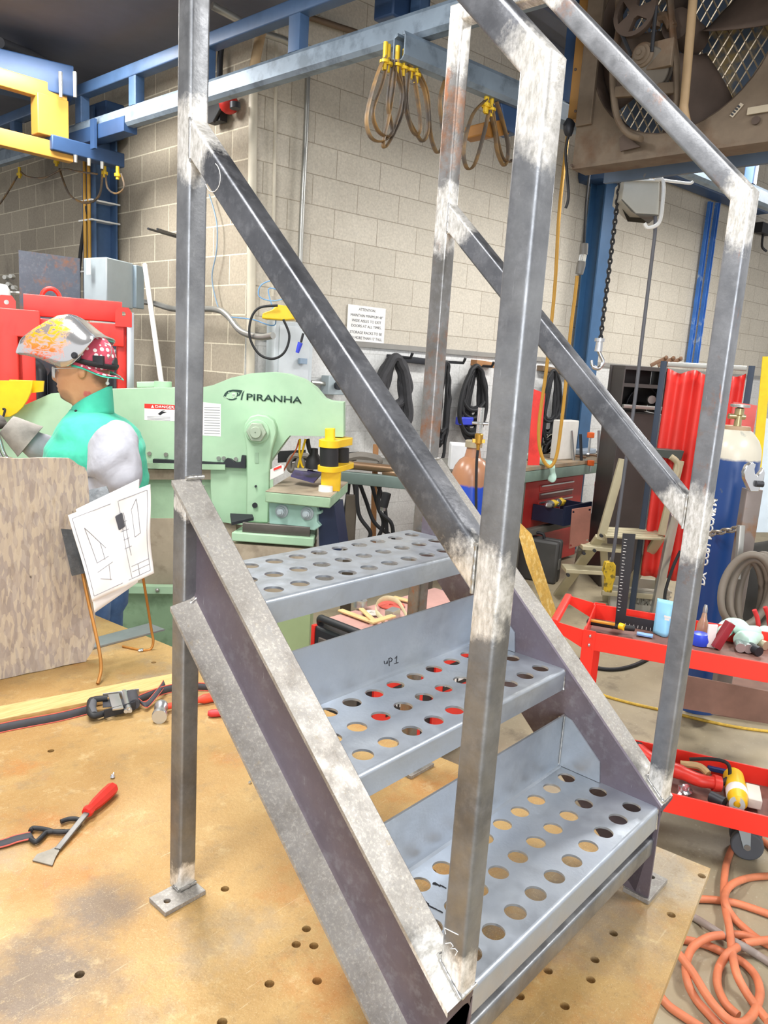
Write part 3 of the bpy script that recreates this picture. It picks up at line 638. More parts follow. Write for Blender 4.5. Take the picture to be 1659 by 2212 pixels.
# leaning white pole, rods, alarm, conduits
b = MB(); b.tube([WL(313, 572, .35), WL(352, 850, .55)], .018, 10); tag(b.build('white_pole', M_WHITEP), 'white plastic pole leaning against the brown wall', 'pole')
for k, (a, c) in enumerate((((320, 494), (380, 512)), ((340, 495), (382, 508)))): b = MB(); b.tube([WL(*a, .45), WL(*c, .05)], .008, 8); tag(b.build('wall_rod', M_DARK), ['longer thin rod sticking out of the brown wall', 'shorter thin rod sticking out of the brown wall'][k], 'rod', 'rods in the brown wall')
al = thing('fire_bell', WL(488, 225, .06), 'small red alarm horn with a black bracket on the brown wall', 'alarm')
p = WL(494, 224, .08); b = MB(); b.ball(p, (.07, .06, .065), 16); b.build('red_dome', M_REDK, al)
b = MB(); b.box(WL(470, 245, .06), (.06, .14, .12)); b.cyl(WL(480, 228, .1), WL(462, 262, .1), .012); b.build('bracket', M_BLACK, al)
b = MB(); b.cyl(WL(508, 222, .12), WL(508, 235, .12), .035, .035, 14); b.build('end_cap', M_DARK, al)
def conduit(px, pl, r, label, m=None, name='conduit'):
    b = MB(); b.tube(cr([pl(u, v) for u, v in px], 6), r, 10); return tag(b.build(name, m or M_PIPE), label, 'conduit')
wr = lambda o: (lambda u, v: WR(u, v, o)); wl = lambda o: (lambda u, v: WL(u, v, o))
conduit([(655, 150), (664, 160), (664, 185), (660, 300), (648, 560), (640, 900)], wr(.06), .019, 'bright vertical conduit on the cream wall right of the corner')
conduit([(548, 150), (545, 400), (541, 820)], wr(.05), .03, 'wide pale vertical pipe right beside the wall corner', mat('painted_pipe', '#c6bfae', .6))
conduit([(590, 40), (597, 70), (594, 300), (588, 640)], wr(.04), .012, 'thin cream painted conduit between the corner pipe and the bright conduit', mat('painted_pipe', '#c6bfae', .6))
conduit([(458, 12), (500, 35), (560, 68), (620, 90), (648, 120), (656, 160)], wr(.25), .022, 'bright conduit sloping across the top left into the vertical one')
conduit([(572, 40), (560, 90), (548, 150)], wr(.35), .03, 'short tan pipe leaning below the upper beam', mat('tan_pipe', '#a98f6c', .6))
conduit([(275, 648), (330, 655), (380, 668), (460, 668), (490, 680), (520, 715), (560, 728), (590, 725)], wl(.15), .022, 'grey conduit running from the electrical cabinet across the brown wall')
conduit([(483, 60), (476, 120), (474, 180)], wl(.06), .02, 'dark vertical pipe on the brown wall behind the tall post', M_DARK)
conduit([(665, 36), (720, 54), (770, 70)], wr(.06), .02, 'dark brown pipe along the top of the cream wall', mat('brown_pipe', '#6d5a48', .6))
# breaker panel, beacon, cable coils
bp_ = thing('breaker_panel', WR(630, 800, .06), 'light grey breaker panel on the white wall behind the green machine', 'electrical panel')
a0 = WR(586, 690, .1); a1 = WR(668, 700, .1); z1_ = WR(590, 692, .1).z; z0_ = z1_ - .62
c = (a0+a1)/2; b = MB(); b.box(V((c.x, c.y, (z0_+z1_)/2)), ((a1-a0).length, .12, z1_-z0_), DR, NR); b.build('panel_box', mat('panel_grey', '#c3cbd0', .5), bp_, bevel=.006)
b = MB(); b.box(V((c.x, c.y, (z0_+z1_)/2)) + NR*.062, ((a1-a0).length*.8, .008, (z1_-z0_)*.9), DR, NR); dr_ = b.build('door', mat('panel_door', '#ccd3d8', .5), bp_, bevel=.003)
b = MB(); b.box(WR(654, 780, .19), (.06, .03, .04), DR, NR); b.build('latch', mat('panel_latch', '#8fa3b8', .4), dr_, bevel=.003)
bc = thing('beacon_box', WR(600, 685, .2), 'yellow enamel box with black cable above the breaker panel', 'box')
b = MB(); y0_ = FP(565, 690, 5.1); b.pts([FP(565, 688, 5.1), FP(612, 692, 5.1), FP(635, 690, 5.1), FP(632, 662, 5.1), FP(600, 658, 5.1), FP(585, 670, 5.1), FP(567, 676, 5.1)], HF*.14); b.build('housing', M_YEL, bc, bevel=.008)
b = MB(); b.tube(cr([FP(u, v, 5.05) for u, v in ((600,660),(560,665),(542,690),(540,730),(560,765),(590,775),(615,760),(625,725),(612,690))], 8), .008, 8); b.build('cord', M_BLACK, bc)
cable('blue_wire', [(640,620),(600,605),(565,615),(560,640),(590,650),(620,640),(580,625),(595,700),(545,690),(500,685)], lambda u, v: FP(u, v, 5.2), .004, mat('blue_wire', '#6f9fcf', .5), 'thin pale blue wire looped above the yellow box')
cable('blue_wire', [(452,420),(468,480),(468,540),(458,600),(470,660),(480,670)], wl(.05), .005, mat('blue_grey_wire', '#7d94a8', .5), 'thin blue-grey wire hanging down the brown wall beside the tall post')
pl_ = thing('cable_plug', FP(648, 745, 5.0), 'black cord with a blue plug hanging by the breaker panel', 'plug')
b = MB(); b.tube([FP(655, 720, 5.0), FP(650, 740, 5.0)], .008, 8); b.build('cord', M_BLACK, pl_); b = MB(); b.cyl(FP(649, 740, 5.0), FP(642, 762, 5.0), .017, .012, 10); b.build('plug', mat('blue_plastic', '#3a48c4', .4), pl_)
jb = thing('junction_box', WR(720, 830, .06), 'grey junction box with conduit on the white wall right of the machine', 'electrical box')
b = MB(); p = WR(720, 832, .07); b.box(p, (.16, .1, .14), DR, NR); b.build('box', M_GREY, jb, bevel=.006)
b = MB(); b.tube(cr([WR(672, 826, .07), WR(690, 828, .07), WR(708, 830, .07)], 4), .016, 8); b.build('conduit', M_PIPE, jb); b = MB(); p = WR(728, 833, .14); b.cyl(p, p+NR*.03, .03); b.build('knob', M_DARK, jb)
# safety sign
sg = thing('warning_sign', WR(795, 700, .01), 'white ATTENTION sign about aisle widths on the cream wall', 'sign')
s0 = WR(752, 657, .012); s1 = WR(833, 667, .012); sb = WR(834, 743, .012); wS = (s1-s0); wS.z = 0; wS = wS.length; hS = s1.z - sb.z
o_ = V((s0.x, s0.y, s1.z - hS)); b = MB(); b.box(o_ + DR*(wS/2) + UZ*(hS/2), (wS, .006, hS), DR, NR); sgb = b.build('board', mat('sign_white', '#ecebe8', .45), sg)
M_TXT = mat('sign_grey_print', '#55575a', .7)
for k, (s_, y, w) in enumerate((('ATTENTION:', .86, .45), ('MAINTAIN MINIMUM 48"', .69, .86), ('WIDE AISLES TO EXIT', .545, .78), ('DOORS AT ALL TIMES.', .4, .8), ('STORAGE RACKS TO BE', .22, .86), ('NO MORE THAN 12\' TALL.', .07, .88))):
    text('sign_text', s_, o_ + DR*(wS*(.5-w/2)) + UZ*(hS*y) + NR*.0035, DR, UZ, hS*.075, M_TXT, sgb, width=wS*w)
# ================================================================ green ironworker machine
M_GRN = mat('pale_green_paint', '#a9c9a9', .5, 0, .12, 3, '#98bd9c', .4, .7, 2.5); M_GRN2 = mat('pale_green_worn', '#9dbb9b', .55, 0, .22, 6, '#6f7f6c', .58, .75, 5)
M_TAN = mat('dusty_tan', '#a89a86', .7, 0, .2, 6, '#8d7f6d')
MD = 4.0
def F(u, v, o=0): return FP(u, v, MD - o)
mc = thing('ironworker_machine', FP(480, 1300, MD+.3) * 1, 'pale green PIRANHA ironworker machine behind the stair', 'machine')
mc.location.z = 0
out = [(-60,925),(-20,905),(60,872),(110,850),(200,842),(330,838),(430,838),(460,832),(500,816),(545,806),(585,804),(620,808),(655,820),(680,838),(700,862),(715,868),(742,870),(742,944),(700,943),(626,941),(618,950),(585,995),(575,1010),(575,1075),(560,1140),(460,1125),(455,1050),(455,1015),(-60,1000)]
b = MB(); b.pts([F(u, v) for u, v in out], HF*.16); b.build('upper_frame', M_GRN, mc, bevel=.006)
b = MB(); b.pts([F(-60, 1010, -.03), F(460, 1010, -.03), F(460, 1130, -.03), F(-60, 1120, -.03)], HF*.3); b.build('lower_frame', M_GRN2, mc)
b = MB(); b.pts([F(-60, 1014, .0), F(530, 1014, .0), F(530, 1036, .0), F(-60, 1036, .0)], HF*.12); b.build('shear_gap', M_TAN, mc)
b = MB(); b.pts([F(-60, 1120, -.02), F(510, 1120, -.02), F(510, 1262, -.02), F(-60, 1262, -.02)], HF*.5); b.build('body_panel', M_TAN, mc)
gz = F(300, 1262).z
b = MB(); b.pts([V((p.x, p.y, z)) for p, z in ((F(-60, 1262, .02), 0), (F(640, 1262, .02), 0), (F(640, 1262, .02), gz), (F(-60, 1262, .02), gz))], HF*.6); b.build('base_cabinet', mat('base_green', '#8fae8c', .55, 0, .15, 4, '#7b9878'), mc, bevel=.006)
b = MB(); b.pts([F(-60, 1262, .05), F(500, 1270, .05), F(500, 1285, .05), F(-60, 1277, .05)], HF*.05); b.build('base_rail', M_GRN, mc)
for u, v in ((340, 1275), (150, 1272)): b = MB(); b.ball(F(u, v, .055), .012, 10); b.build('bolt', M_PIPE, mc)
# pivot arm with boss and nut
arm = [(526,935),(529,915),(540,900),(557,895),(575,898),(590,908),(596,925),(595,945),(586,975),(583,1000),(580,1130),(531,1128),(533,990),(531,960)]
b = MB(); b.pts([F(u, v, .07) for u, v in arm], HF*.08); b.build('pivot_arm', M_GRN, mc, bevel=.008)
pc = F(557, 932, .07); b = MB(); b.lathe([(0, 0), (.062, 0), (.062, .014), (.058, .018), (0, .018)], pc, -HF, 36); bs_ = b.build('boss', M_GRN, mc)
b = MB(); b.prism(circ(.052, 6), pc - HF*.018, HR, UZ, -HF, .035); b.build('hex_nut', mat('green_grey_nut', '#a3b19d', .4, .2), bs_, bevel=.004)
b = MB(); b.lathe([(0, 0), (.03, 0), (.03, .05), (.027, .056), (.004, .056), (.003, .05), (0, .05)], pc - HF*.018, -HF, 24); b.build('pin', mat('green_grey_nut', '#a3b19d', .4, .2), bs_)
for u, v, r_ in ((553, 1050, .006), (551, 1091, .014)):
    b = MB(); p = F(u, v, .07); b.cyl(p, p - HF*.012, r_, r_, 14); b.build('bolt', M_DARK, mc)
b = MB(); b.pts([F(551, 978, .071), F(559, 978, .071), F(559, 1000, .071), F(551, 1000, .071)], -HF*.003); b.build('slot_plate', mat('green_mid', '#90ae92', .5), mc)
# shear blade holder and bolts
b = MB(); b.pts([F(330, 1000, .03), F(530, 1012, .03), F(530, 985, .03), F(522, 984, .03), (F(520, 998, .03)), F(508, 1000, .03), F(498, 992, .03), F(490, 990, .03), F(482, 1000, .03), F(330, 992, .03)], HF*.03); b.build('blade_holder', M_DARK, mc)
b = MB(); b.pts([F(310, 1000, .04), F(486, 1004, .04), F(486, 1015, .04), F(310, 1012, .04)], HF*.02); b.build('blade', M_GRN2, mc)
for u, v in ((322, 980), (358, 982), (472, 990), (483, 990), (509, 992), (492, 1005), (519, 1008)): b = MB(); p = F(u, v, .009); b.cyl(p+HF*.03, p, .011, .011, 10); b.build('bolt', M_PIPE, mc)
# punch table
tz = F(573, 1060, .2).z; tl = []
for u, v, d in ((572, 1066, MD-.22), (716, 1083, MD-.3), (752, 1045, MD+.02), (620, 1030, MD+.1)): p = FP(u, v, d); tl.append(p)
T0 = PL(573, 1060, FP(573, 1060, MD-.22), HF); tz = T0.z
tq = [Z(573, 1062, tz), Z(714, 1075, tz), Z(752, 1042, tz), Z(628, 1028, tz)]
b = MB(); b.pts([p - UZ*.055 for p in tq], UZ*.055); b.build('punch_table', [M_GRN2], mc, bevel=.006)
b = MB(); b.pts([p + UZ*.0005 for p in tq], UZ*.002); b.build('table_dust', M_TAN, mc)
td_ = (tq[1]-tq[0]).normalized(); tn_ = V((-td_.y, td_.x, 0))
def TF(u, v, o=0): return PL(u, v, tq[0] + tn_*(.05+o), tn_)
b = MB(); b.pts([TF(u, v) for u, v in ((581,1078),(683,1092),(686,1105),(694,1104),(694,1110),(684,1112),(684,1128),(692,1137),(680,1146),(581,1132))], tn_*.12); b.build('die_block', mat('mint_block', '#9cc0b4', .5), mc, bevel=.004)
for u, v in ((609, 1104), (664, 1109)):
    p = TF(u, v, -.002); b = MB(); b.lathe([(0, 0), (.034, 0), (.034, .006), (.024, .008), (.024, .016), (.018, .016), (.018, .03), (.01, .03), (.01, .04), (0, .04)], p, -tn_, 24); b.build('adjusting_bolt', M_GREY, mc)
b = MB(); b.pts([TF(686, 1092, .04), TF(722, 1092, .04), TF(735, 1190, .04), TF(690, 1190, .04)], tn_*.2); b.build('navy_support', mat('navy_dark', '#1e2a45', .45), mc)
# lower shelf with a bar on it
sz = FP(500, 1150, MD-.25).z; sq = [Z(500, 1150, sz), Z(678, 1163, sz), Z(686, 1140, sz), Z(540, 1125, sz)]
b = MB(); b.pts([p - UZ*.045 for p in sq], UZ*.045); b.build('lower_shelf', M_GRN, mc, bevel=.005)
b = MB(); b.pts([V((p.x, p.y, 0)) for p in sq], UZ*gz); b.build('lower_cabinet', mat('base_yellow_green', '#9fb083', .55, 0, .12, 4), mc); b = MB(); b.pts([V((p.x, p.y, gz)) for p in sq], UZ*(sz-.06-gz)); b.build('shelf_support', M_TAN, mc)
b = MB(); p0, p1 = Z(525, 1140, sz+.02), Z(670, 1150, sz+.02); b.bar(rsq(.06, .03, .004), p0, p1, UZ); b.build('guide_bar', mat('greasy_steel', '#5e5a55', .4, .5, .3), mc)
b = MB(); b.pts([Z(497, 1115, sz+.06), Z(545, 1117, sz+.06), Z(548, 1128, sz+.04), Z(500, 1132, sz+.04)], UZ*.015); b.build('guide_plate', M_DARK, mc)
p = FP(541, 1186, MD-.2); b = MB(); b.ball(p, (.035, .02, .018), 14, HR, HF); b.build('oval_knob', mat('deep_green', '#3f6358', .4), mc)
# top cap with lever
b = MB(); p = F(352, 833, -.08); b.cyl(p-UZ*.02, p+UZ*.022, .045, .045, 18); b.build('filler_cap', M_GRN, mc); b = MB(); b.bar(rsq(.03, .015, .004), F(297, 831, -.08), F(345, 830, -.08), UZ); b.build('cap_lever', M_GRN, mc)
# yellow hydraulic punch clamp
yc = thing('punch_clamp', FP(708, 1040, MD), 'yellow hydraulic clamp with black cylinders on the punch table', 'clamp')
def cy2(u, v0, v1, r_, m, nm, o): a = FP(u, v0, MD-o); c = FP(u, v1, MD-o); b = MB(); b.cyl(a, c, r_, r_, 24); b.build(nm, m, yc, bevel=.002)
cy2(711, 965, 1008, .048, M_BLACK, 'cylinder', .12); cy2(738, 968, 1000, .04, M_BLACK, 'cylinder', -.06)
for v0, v1, r_ in ((950, 966, .053), (1006, 1018, .06)): 
    a = FP(711, (v0+v1)/2, MD-.12); c = FP(740, (v0+v1)/2, MD+.06); b = MB(); w_ = (c-a).normalized(); h = FP(711, v0, MD-.12).z - FP(711, v1, MD-.12).z
    n = 12; po = [a + w_*(-r_*math.cos(t)) + w_.cross(UZ)*(r_*math.sin(t)) for t in [pi*(k/n)-pi/2 for k in range(n+1)]] + [c + w_*(r_*math.cos(t)) - w_.cross(UZ)*(r_*math.sin(t)) for t in [pi*(k/n)-pi/2 for k in range(n+1)]]
    b.pts([V((q.x, q.y, a.z-h/2)) for q in po], UZ*h); b.build('collar', M_YEL, yc, bevel=.003)
b = MB(); a = FP(713, 925, MD-.12); c = FP(713, 952, MD-.12); b.bar(rsq(.05, .05, .01), c, a, HR); b.build('top_block', M_YEL, yc, bevel=.003)
b = MB(); a = Z(714, 1058, tz+.002); b.bar(rsq(.1, .07, .008), a, V((a.x, a.y, FP(715, 1018, MD-.12).z)), HR); b.build('pedestal', M_YEL, yc)
b = MB(); p = Z(703, 1062, tz); b.cyl(p, p+UZ*.03, .038, .036, 16); tag(b.build('plastic_puck', mat('white_plastic', '#e8e8e4', .4)), 'small white round cap in front of the yellow clamp', 'cap')
# clipboard, cables, danger card on the table
cl = thing('clipboard', Z(660, 1045, tz), 'dark clipboard with purple edge propped on the punch table', 'clipboard')
q = [FP(628, 1030, MD-.02), FP(678, 1044, MD-.06), FP(696, 1025, MD+.1), FP(640, 1010, MD+.12)]
b = MB(); b.pts(q, UZ*.008); b.build('board', mat('purple_board', '#4a4470', .5, 0, .3, 8, '#3f3f44'), cl); b = MB(); b.box(FP(650, 1014, MD+.08), (.07, .012, .012), HR, HF); b.build('clip', M_PIPE, cl)
for k, (px, m) in enumerate((([(648,948),(647,980),(652,1005),(656,1010)], M_YEL), ([(660,948),(652,980),(646,1000),(644,1010)], M_YEL), ([(646,950),(640,970),(628,990),(612,1018)], mat('orange_wire', '#b5562f', .5)))):
    cable('hanging_wire', px, lambda u, v: F(u, v, -.1), .006 if k < 2 else .004, m, ['yellow wire hanging in the machine opening, crossing to the right', 'yellow wire hanging in the machine opening, crossing to the left', 'thin orange wire slanting down to the punch table'][k], 'wire')
b = MB(); b.tube(cr([F(664, 948, -.12), F(668, 970, -.12), F(676, 985, -.12)], 5), .012, 8); b.lathe([(.02, .06), (.022, .03), (.045, .0), (.045, -.05), (0, -.05)], F(678, 992, -.12), UZ, 14); tag(b.build('black_lamp', M_BLACK), 'black drop-shaped fitting hanging inside the machine opening', 'lamp')
dc = thing('danger_card', Z(598, 1040, tz), 'small red and white card standing on the punch table by the arm', 'card')
cq = [FP(583, 1037, MD-.1), FP(613, 1022, MD-.1), FP(613, 1006, MD-.1), FP(606, 1003, MD-.1), FP(584, 1014, MD-.1)]
b = MB(); b.pts(cq, HF*.003); b.build('card', M_WHITEP, dc); b = MB(); b.pts([FP(591, 1017, MD-.104), FP(608, 1010, MD-.104), FP(608, 1005, MD-.104), FP(591, 1012, MD-.104)], HF*.002); b.build('red_band', M_RED, dc)
b = MB(); b.pts([FP(583, 1037, MD-.1), FP(583, 1058, MD-.1), FP(590, 1054, MD-.1), FP(590, 1035, MD-.1)], HF*.006); b.build('holder', M_GRN2, dc)
# lettering, fish emblem, labels
M_PRINT = mat('dark_green_print', '#1f3b33', .6)
o = F(531, 863.5, .002); text('machine_lettering', 'PIRANHA', o, (F(650, 871, .002)-o).normalized(), UZ, (F(540, 850, .0).z - F(540, 864, 0).z), M_PRINT, mc, width=(F(650, 871)-F(531, 863.5)).length, bold=.012, depth=.002)
def emb(px, nm='fish_emblem', m=M_PRINT, dd=.002, zf=5.03): 
    b = MB(); b.pts([F(460 + x/zf, 760 + y/zf, dd) for x, y in px], HF*.002); b.build(nm, m, mc)
emb([(112,486),(128,452),(150,430),(180,416),(215,410),(265,411),(300,415),(288,442),(250,433),(215,429),(180,439),(152,458),(142,482),(128,490)])
emb([(138,490),(160,504),(185,512),(215,513),(248,500),(264,506),(240,520),(212,526),(182,525),(156,512)])
emb([(258,440),(276,452),(268,480),(250,500),(262,466)])
emb([(300,415),(286,450),(266,482),(290,474),(308,444),(320,420)]); emb([(341,420),(322,440),(310,472),(300,522),(317,523),(322,492),(331,450)])
emb([(205,452),(230,445),(246,456),(244,488),(226,500),(208,490)], m=mat('emblem_pale', '#c3dcc2', .5), dd=.0024)
for k in range(3): emb([(212+11*k,462),(216+11*k,460),(217+11*k,485),(213+11*k,487)], dd=.003)
emb([(166,438),(172,434),(180,437),(178,445),(169,446)], m=mat('emblem_pale', '#c3dcc2', .5), dd=.003)
for k in range(4): emb([(118+15*k,484+6*k),(131+15*k,487+6*k),(126+15*k,499+5*k)], m=mat('emblem_pale', '#c3dcc2', .5), dd=.003)
M_STK = mat('sticker_white', '#e9e7e4', .5)
b = MB(); b.pts([F(312, 872, .001), F(400, 876, .001), F(400, 911, .001), F(312, 907, .001)], HF*.002); dgs = b.build('danger_sticker', M_STK, mc)
b = MB(); b.pts([F(312, 872, .0016), F(400, 876, .0016), F(400, 886, .0016), F(312, 882, .0016)], HF*.002); b.build('sticker_band', M_RED, dgs)
o = F(335, 881, .002); text('sticker_text', 'DANGER', o, (F(400, 884.5, .002)-o).normalized(), UZ, .014, M_STK, dgs, width=.1, bold=.02, depth=.001)
b = MB(); b.pts([F(u, v, .0022) for u, v in ((341,894),(350,887),(357,886),(350,889),(360,890),(352,893),(346,897))], HF*.002); b.build('hand_pictogram', M_INK, dgs)
b = MB(); b.pts([F(326, 881, .002), F(333, 881.5, .002), F(329.5, 874.5, .002)], HF*.001); b.build('warning_triangle', M_STK, dgs)
for k in range(3): b = MB(); b.pts([F(318, 899+3*k, .0015), F(368, 901+3*k, .0015), F(368, 902+3*k, .0015), F(318, 900+3*k, .0015)], HF*.001); b.build('printed_line', mat('print_grey', '#8a8d90', .6), mc)
b = MB(); b.pts([F(430, 868, .001), F(477, 873, .001), F(477, 943, .001), F(430, 940, .001)], HF*.002); b.build('tonnage_chart', M_STK, mc)
for k in range(11): b = MB(); b.pts([F(441, 879+5.6*k, .0016), F(475, 880+5.6*k, .0016), F(475, 881.4+5.6*k, .0016), F(441, 880.4+5.6*k, .0016)], HF*.001); b.build('printed_line', mat('print_grey', '#8a8d90', .6), mc)
# yellow guard at the left end
yg = thing('yellow_guard', F(40, 900), 'bright yellow rounded guard plate at the left edge above the glove', 'guard plate')
b = MB(); b.pts([F(-40, 822, .1)] + [F(u, v, .1) for u, v in ((70,822),(69,835),(65,850),(58,865),(48,880),(36,892),(22,900),(-40,905))], HF*.012); b.build('plate', M_YEL, yg, bevel=.002)
b = MB(); b.pts([F(20, 820, .06), F(94, 823, .06), F(92, 846, .06), F(60, 850, .06), F(20, 850, .06)], HF*.012); b.build('back_plate', mat('yellow_shade', '#e2b616', .45), yg)
b = MB(); b.tube(cr([F(6, 884, .13), F(11, 885, .13), F(7, 900, .13)], 4), .006, 8); b.build('hook', M_DARK, yg)
# ================================================================ the welder (person)
DP = 3.12
def m_skin():
    t = NT('skin'); c = t.mix(t.rng(t.noise(9, 4), .35, .65), lin('#cf9c74'), lin('#c08a62'))
    def blob(c, u, v, y, r, h, a, ax=(1, 1, 1), nz=.3):
        p = PW(u, v, y); d = t.n('ShaderNodeVectorMath', operation='DISTANCE')
        t.l(t.co, d.inputs[0]); d.inputs[1].default_value = p
        w = t.math('ADD', d.outputs['Value'], t.math('MULTIPLY', t.math('SUBTRACT', t.noise(60, 3, .6), .5), r*nz))
        return t.mix(t.rng(w, r*.6, r, a, 0), c, lin(h))
    c = blob(c, 146, 858, .035, .042, '#86654f', .6); c = blob(c, 137, 862, .02, .026, '#4c3d35', .75); c = blob(c, 228, 812, .04, .058, '#63493a', .8); c = blob(c, 126, 788, .03, .016, '#3f2f27', .8); c = blob(c, 124, 839, .012, .012, '#8d4f45', .8, nz=.1)
    c = blob(c, 122, 838, 0, .016, '#b0695c', .8, nz=.1)
    for du, dv in ((-4, -3), (3, -3), (-5, 1), (4, 0), (0, 4)): c = blob(c, 189+du, 852+dv, .058, .011, '#c2605a', .8, nz=.5)
    t.out(c, .45); t.b.inputs['Subsurface Weight'].default_value = .05; t.bump(t.noise(220, 2), .05); return t.m
PO = FP(200, 1000, DP); PO.z = 0; PF = -HR; PY = -HF
def Q(u, v): p = FP(u, v, DP) - PO; return p.dot(PF), p.z
def PWl(x, y, z): return PO + PF*x + PY*y + UZ*z
def PW(u, v, y=0): return FP(u, v, DP - y)
M_SKIN = m_skin()
person = thing('person', PO, 'person in green welding vest with raised chrome flame helmet, standing behind the table in profile', 'person')
def evalmesh(o):
    dg = bpy.context.evaluated_depsgraph_get(); dg.update(); me = bpy.data.meshes.new_from_object(o.evaluated_get(dg)); return me
def skinned(verts, edges, root=0, sub=2):
    me = bpy.data.meshes.new('sk'); me.from_pydata([tuple(v[0]) for v in verts], edges, []); o = bpy.data.objects.new('sk', me); COL.objects.link(o)
    md = o.modifiers.new('s', 'SKIN'); md.use_smooth_shade = True
    for i, v in enumerate(verts):
        me.skin_vertices[0].data[i].radius = (v[1], v[2] if len(v) > 2 else v[1]); me.skin_vertices[0].data[i].use_root = (i == root)
    m2 = o.modifiers.new('u', 'SUBSURF'); m2.levels = sub; m2.render_levels = sub
    r = evalmesh(o); bpy.data.objects.remove(o); return r
def addmesh(b, me): b.add([v.co for v in me.vertices], [tuple(p.vertices) for p in me.polygons])
def finger_hand(b, wrist, fwd, pal, side, curl, sc_=1.0):
    """palm with five curled fingers: fwd = along the hand, pal = palm normal, side = towards the thumb"""
    vs = []; es = []
    def av(p, r): vs.append((p, r*sc_)); return len(vs)-1
    w = av(wrist, .024); m = av(wrist + fwd*.05*sc_, .028); es.append((w, m)); k0 = av(wrist + fwd*.085*sc_, .026); es.append((m, k0))
    addmesh(b, skinned(vs, es)); 
    for i, (off, L) in enumerate(((.03, .075), (.01, .085), (-.01, .08), (-.028, .065))):
        vs = []; es = []; p = wrist + (fwd*.06 + side*off)*sc_; d = fwd.copy(); prev = av(p, .011)
        for j in range(4):
            d = (d*math.cos(curl*(.5 if j == 0 else 1)) + pal*math.sin(curl*(.5 if j == 0 else 1))).normalized() if j else (fwd + side*off*3).normalized()
            p = p + d*(L*(.42, .38, .3, .22)[j])*sc_; q = av(p, (.0105, .0095, .009, .0075)[j]); es.append((prev, q)); prev = q
        addmesh(b, skinned(vs, es))
    b.ball(wrist + fwd*.05*sc_, (.05*sc_, .044*sc_, .02*sc_), 16, fwd, side, pal)
    vs = []; es = []; p = wrist + (fwd*.02 + side*.02)*sc_; prev = av(p, .013)
    for d, l, r in ((fwd*.4 + side, .03, .012), (fwd*.9 + side*.5 + pal*.3, .03, .011), (fwd + pal*.5, .025, .009)):
        p = p + d.normalized()*l*sc_; q = av(p, r); es.append((prev, q)); prev = q
    addmesh(b, skinned(vs, es))
# --- joints
J = {}
def jt(n, p): J[n] = p; return p
jt('pel', PWl(.0, 0, .98)); jt('sp', PWl(.005, 0, 1.15)); jt('ch', PWl(-.02, 0, 1.36)); jt('nb', PW(205, 893))
jt('ls', PW(246, 925, .19)); jt('le', PW(262, 1050, .23)); jt('lw', PW(150, 1085, .16))
jt('rs', PW(240, 925, -.19)); jt('re', PW(160, 1035, -.24)); jt('rw', PW(22, 922, -.12))
for s, y in (('l', .1), ('r', -.1)):
    jt(s+'h', PWl(0, y, .92)); jt(s+'k', PWl(.02, y*1.1, .5)); jt(s+'a', PWl(-.03, y*1.15, .09)); jt(s+'t', PWl(.14, y*1.3, .035))
names = list(J); idx = {n: i for i, n in enumerate(names)}
rad = dict(pel=(.15, .12), sp=(.14, .12), ch=(.17, .12), nb=.07, ls=.062, le=.045, lw=.032, rs=.062, re=.045, rw=.032, lh=.095, lk=.062, la=.042, lt=.035, rh=.095, rk=.062, ra=.042, rt=.035)
vs = [(J[n],) + (rad[n] if isinstance(rad[n], tuple) else (rad[n],)) for n in names]
ed = [('pel', 'sp'), ('sp', 'ch'), ('ch', 'nb'), ('ch', 'ls'), ('ls', 'le'), ('le', 'lw'), ('ch', 'rs'), ('rs', 're'), ('re', 'rw'), ('pel', 'lh'), ('lh', 'lk'), ('lk', 'la'), ('la', 'lt'), ('pel', 'rh'), ('rh', 'rk'), ('rk', 'ra'), ('ra', 'rt')]
b = MB(); addmesh(b, skinned(vs, [(idx[a], idx[c]) for a, c in ed]))
# --- head with face
HS = [(722,165,195,.022),(728,148,212,.05),(740,134,226,.066),(755,128,233,.074),(775,124,236,.077),(788,123,236,.077),(797,127,235,.075),(806,127,234,.073),(818,126,232,.07),(828,127,230,.066),(838,128,229,.062),(848,131,228,.058),(858,134,227,.054),(865,143,227,.05),(873,158,228,.053),(885,163,232,.057),(905,160,240,.066)]
def interp(T, v):
    for i in range(len(T)-1):
        if T[i][0] <= v <= T[i+1][0]:
            f = (v-T[i][0])/(T[i+1][0]-T[i][0]); return [T[i][k]*(1-f) + T[i+1][k]*f for k in range(1, len(T[i]))]
    return list(T[0 if v < T[0][0] else -1][1:])
NOSE = [(790, .0), (797, .006), (806, .014), (814, .026), (819, .029), (823, .022), (827, .006), (830, 0)]
def headpt(s, t):
    v = 722 + (905-722)*t; uf, ub, hw = interp(HS, v); xf, z = Q(uf, v); xb, _ = Q(ub, v); cx = xb*.42 + xf*.58 if v < 868 else (xf+xb)/2
    a = 2*pi*s; ca, sa = math.cos(a), math.sin(a); e = .86
    x = cx + ((xf-cx) if ca > 0 else (cx-xb))*math.copysign(abs(ca)**e, ca); y = hw*math.copysign(abs(sa)**(.9), sa)
    if ca > 0:
        x += (interp(NOSE, v)[0] if 790 <= v <= 830 else 0)*math.exp(-(y/.0125)**2)
        x += .009*math.exp(-(y/.026)**2)*(math.exp(-((v-834)/2.6)**2) + .9*math.exp(-((v-843)/3.)**2)) - .004*math.exp(-(y/.026)**2)*math.exp(-((v-838.5)/1.4)**2)
        x += .006*math.exp(-(y/.02)**2)*math.exp(-((v-860)/5.)**2)
        x -= .010*math.exp(-((abs(y)-.033)/.015)**2)*math.exp(-((v-800)/6.)**2); x += .004*math.exp(-((v-788)/4.)**2)*math.exp(-(y/.05)**4)
    return PWl(x, y, z)
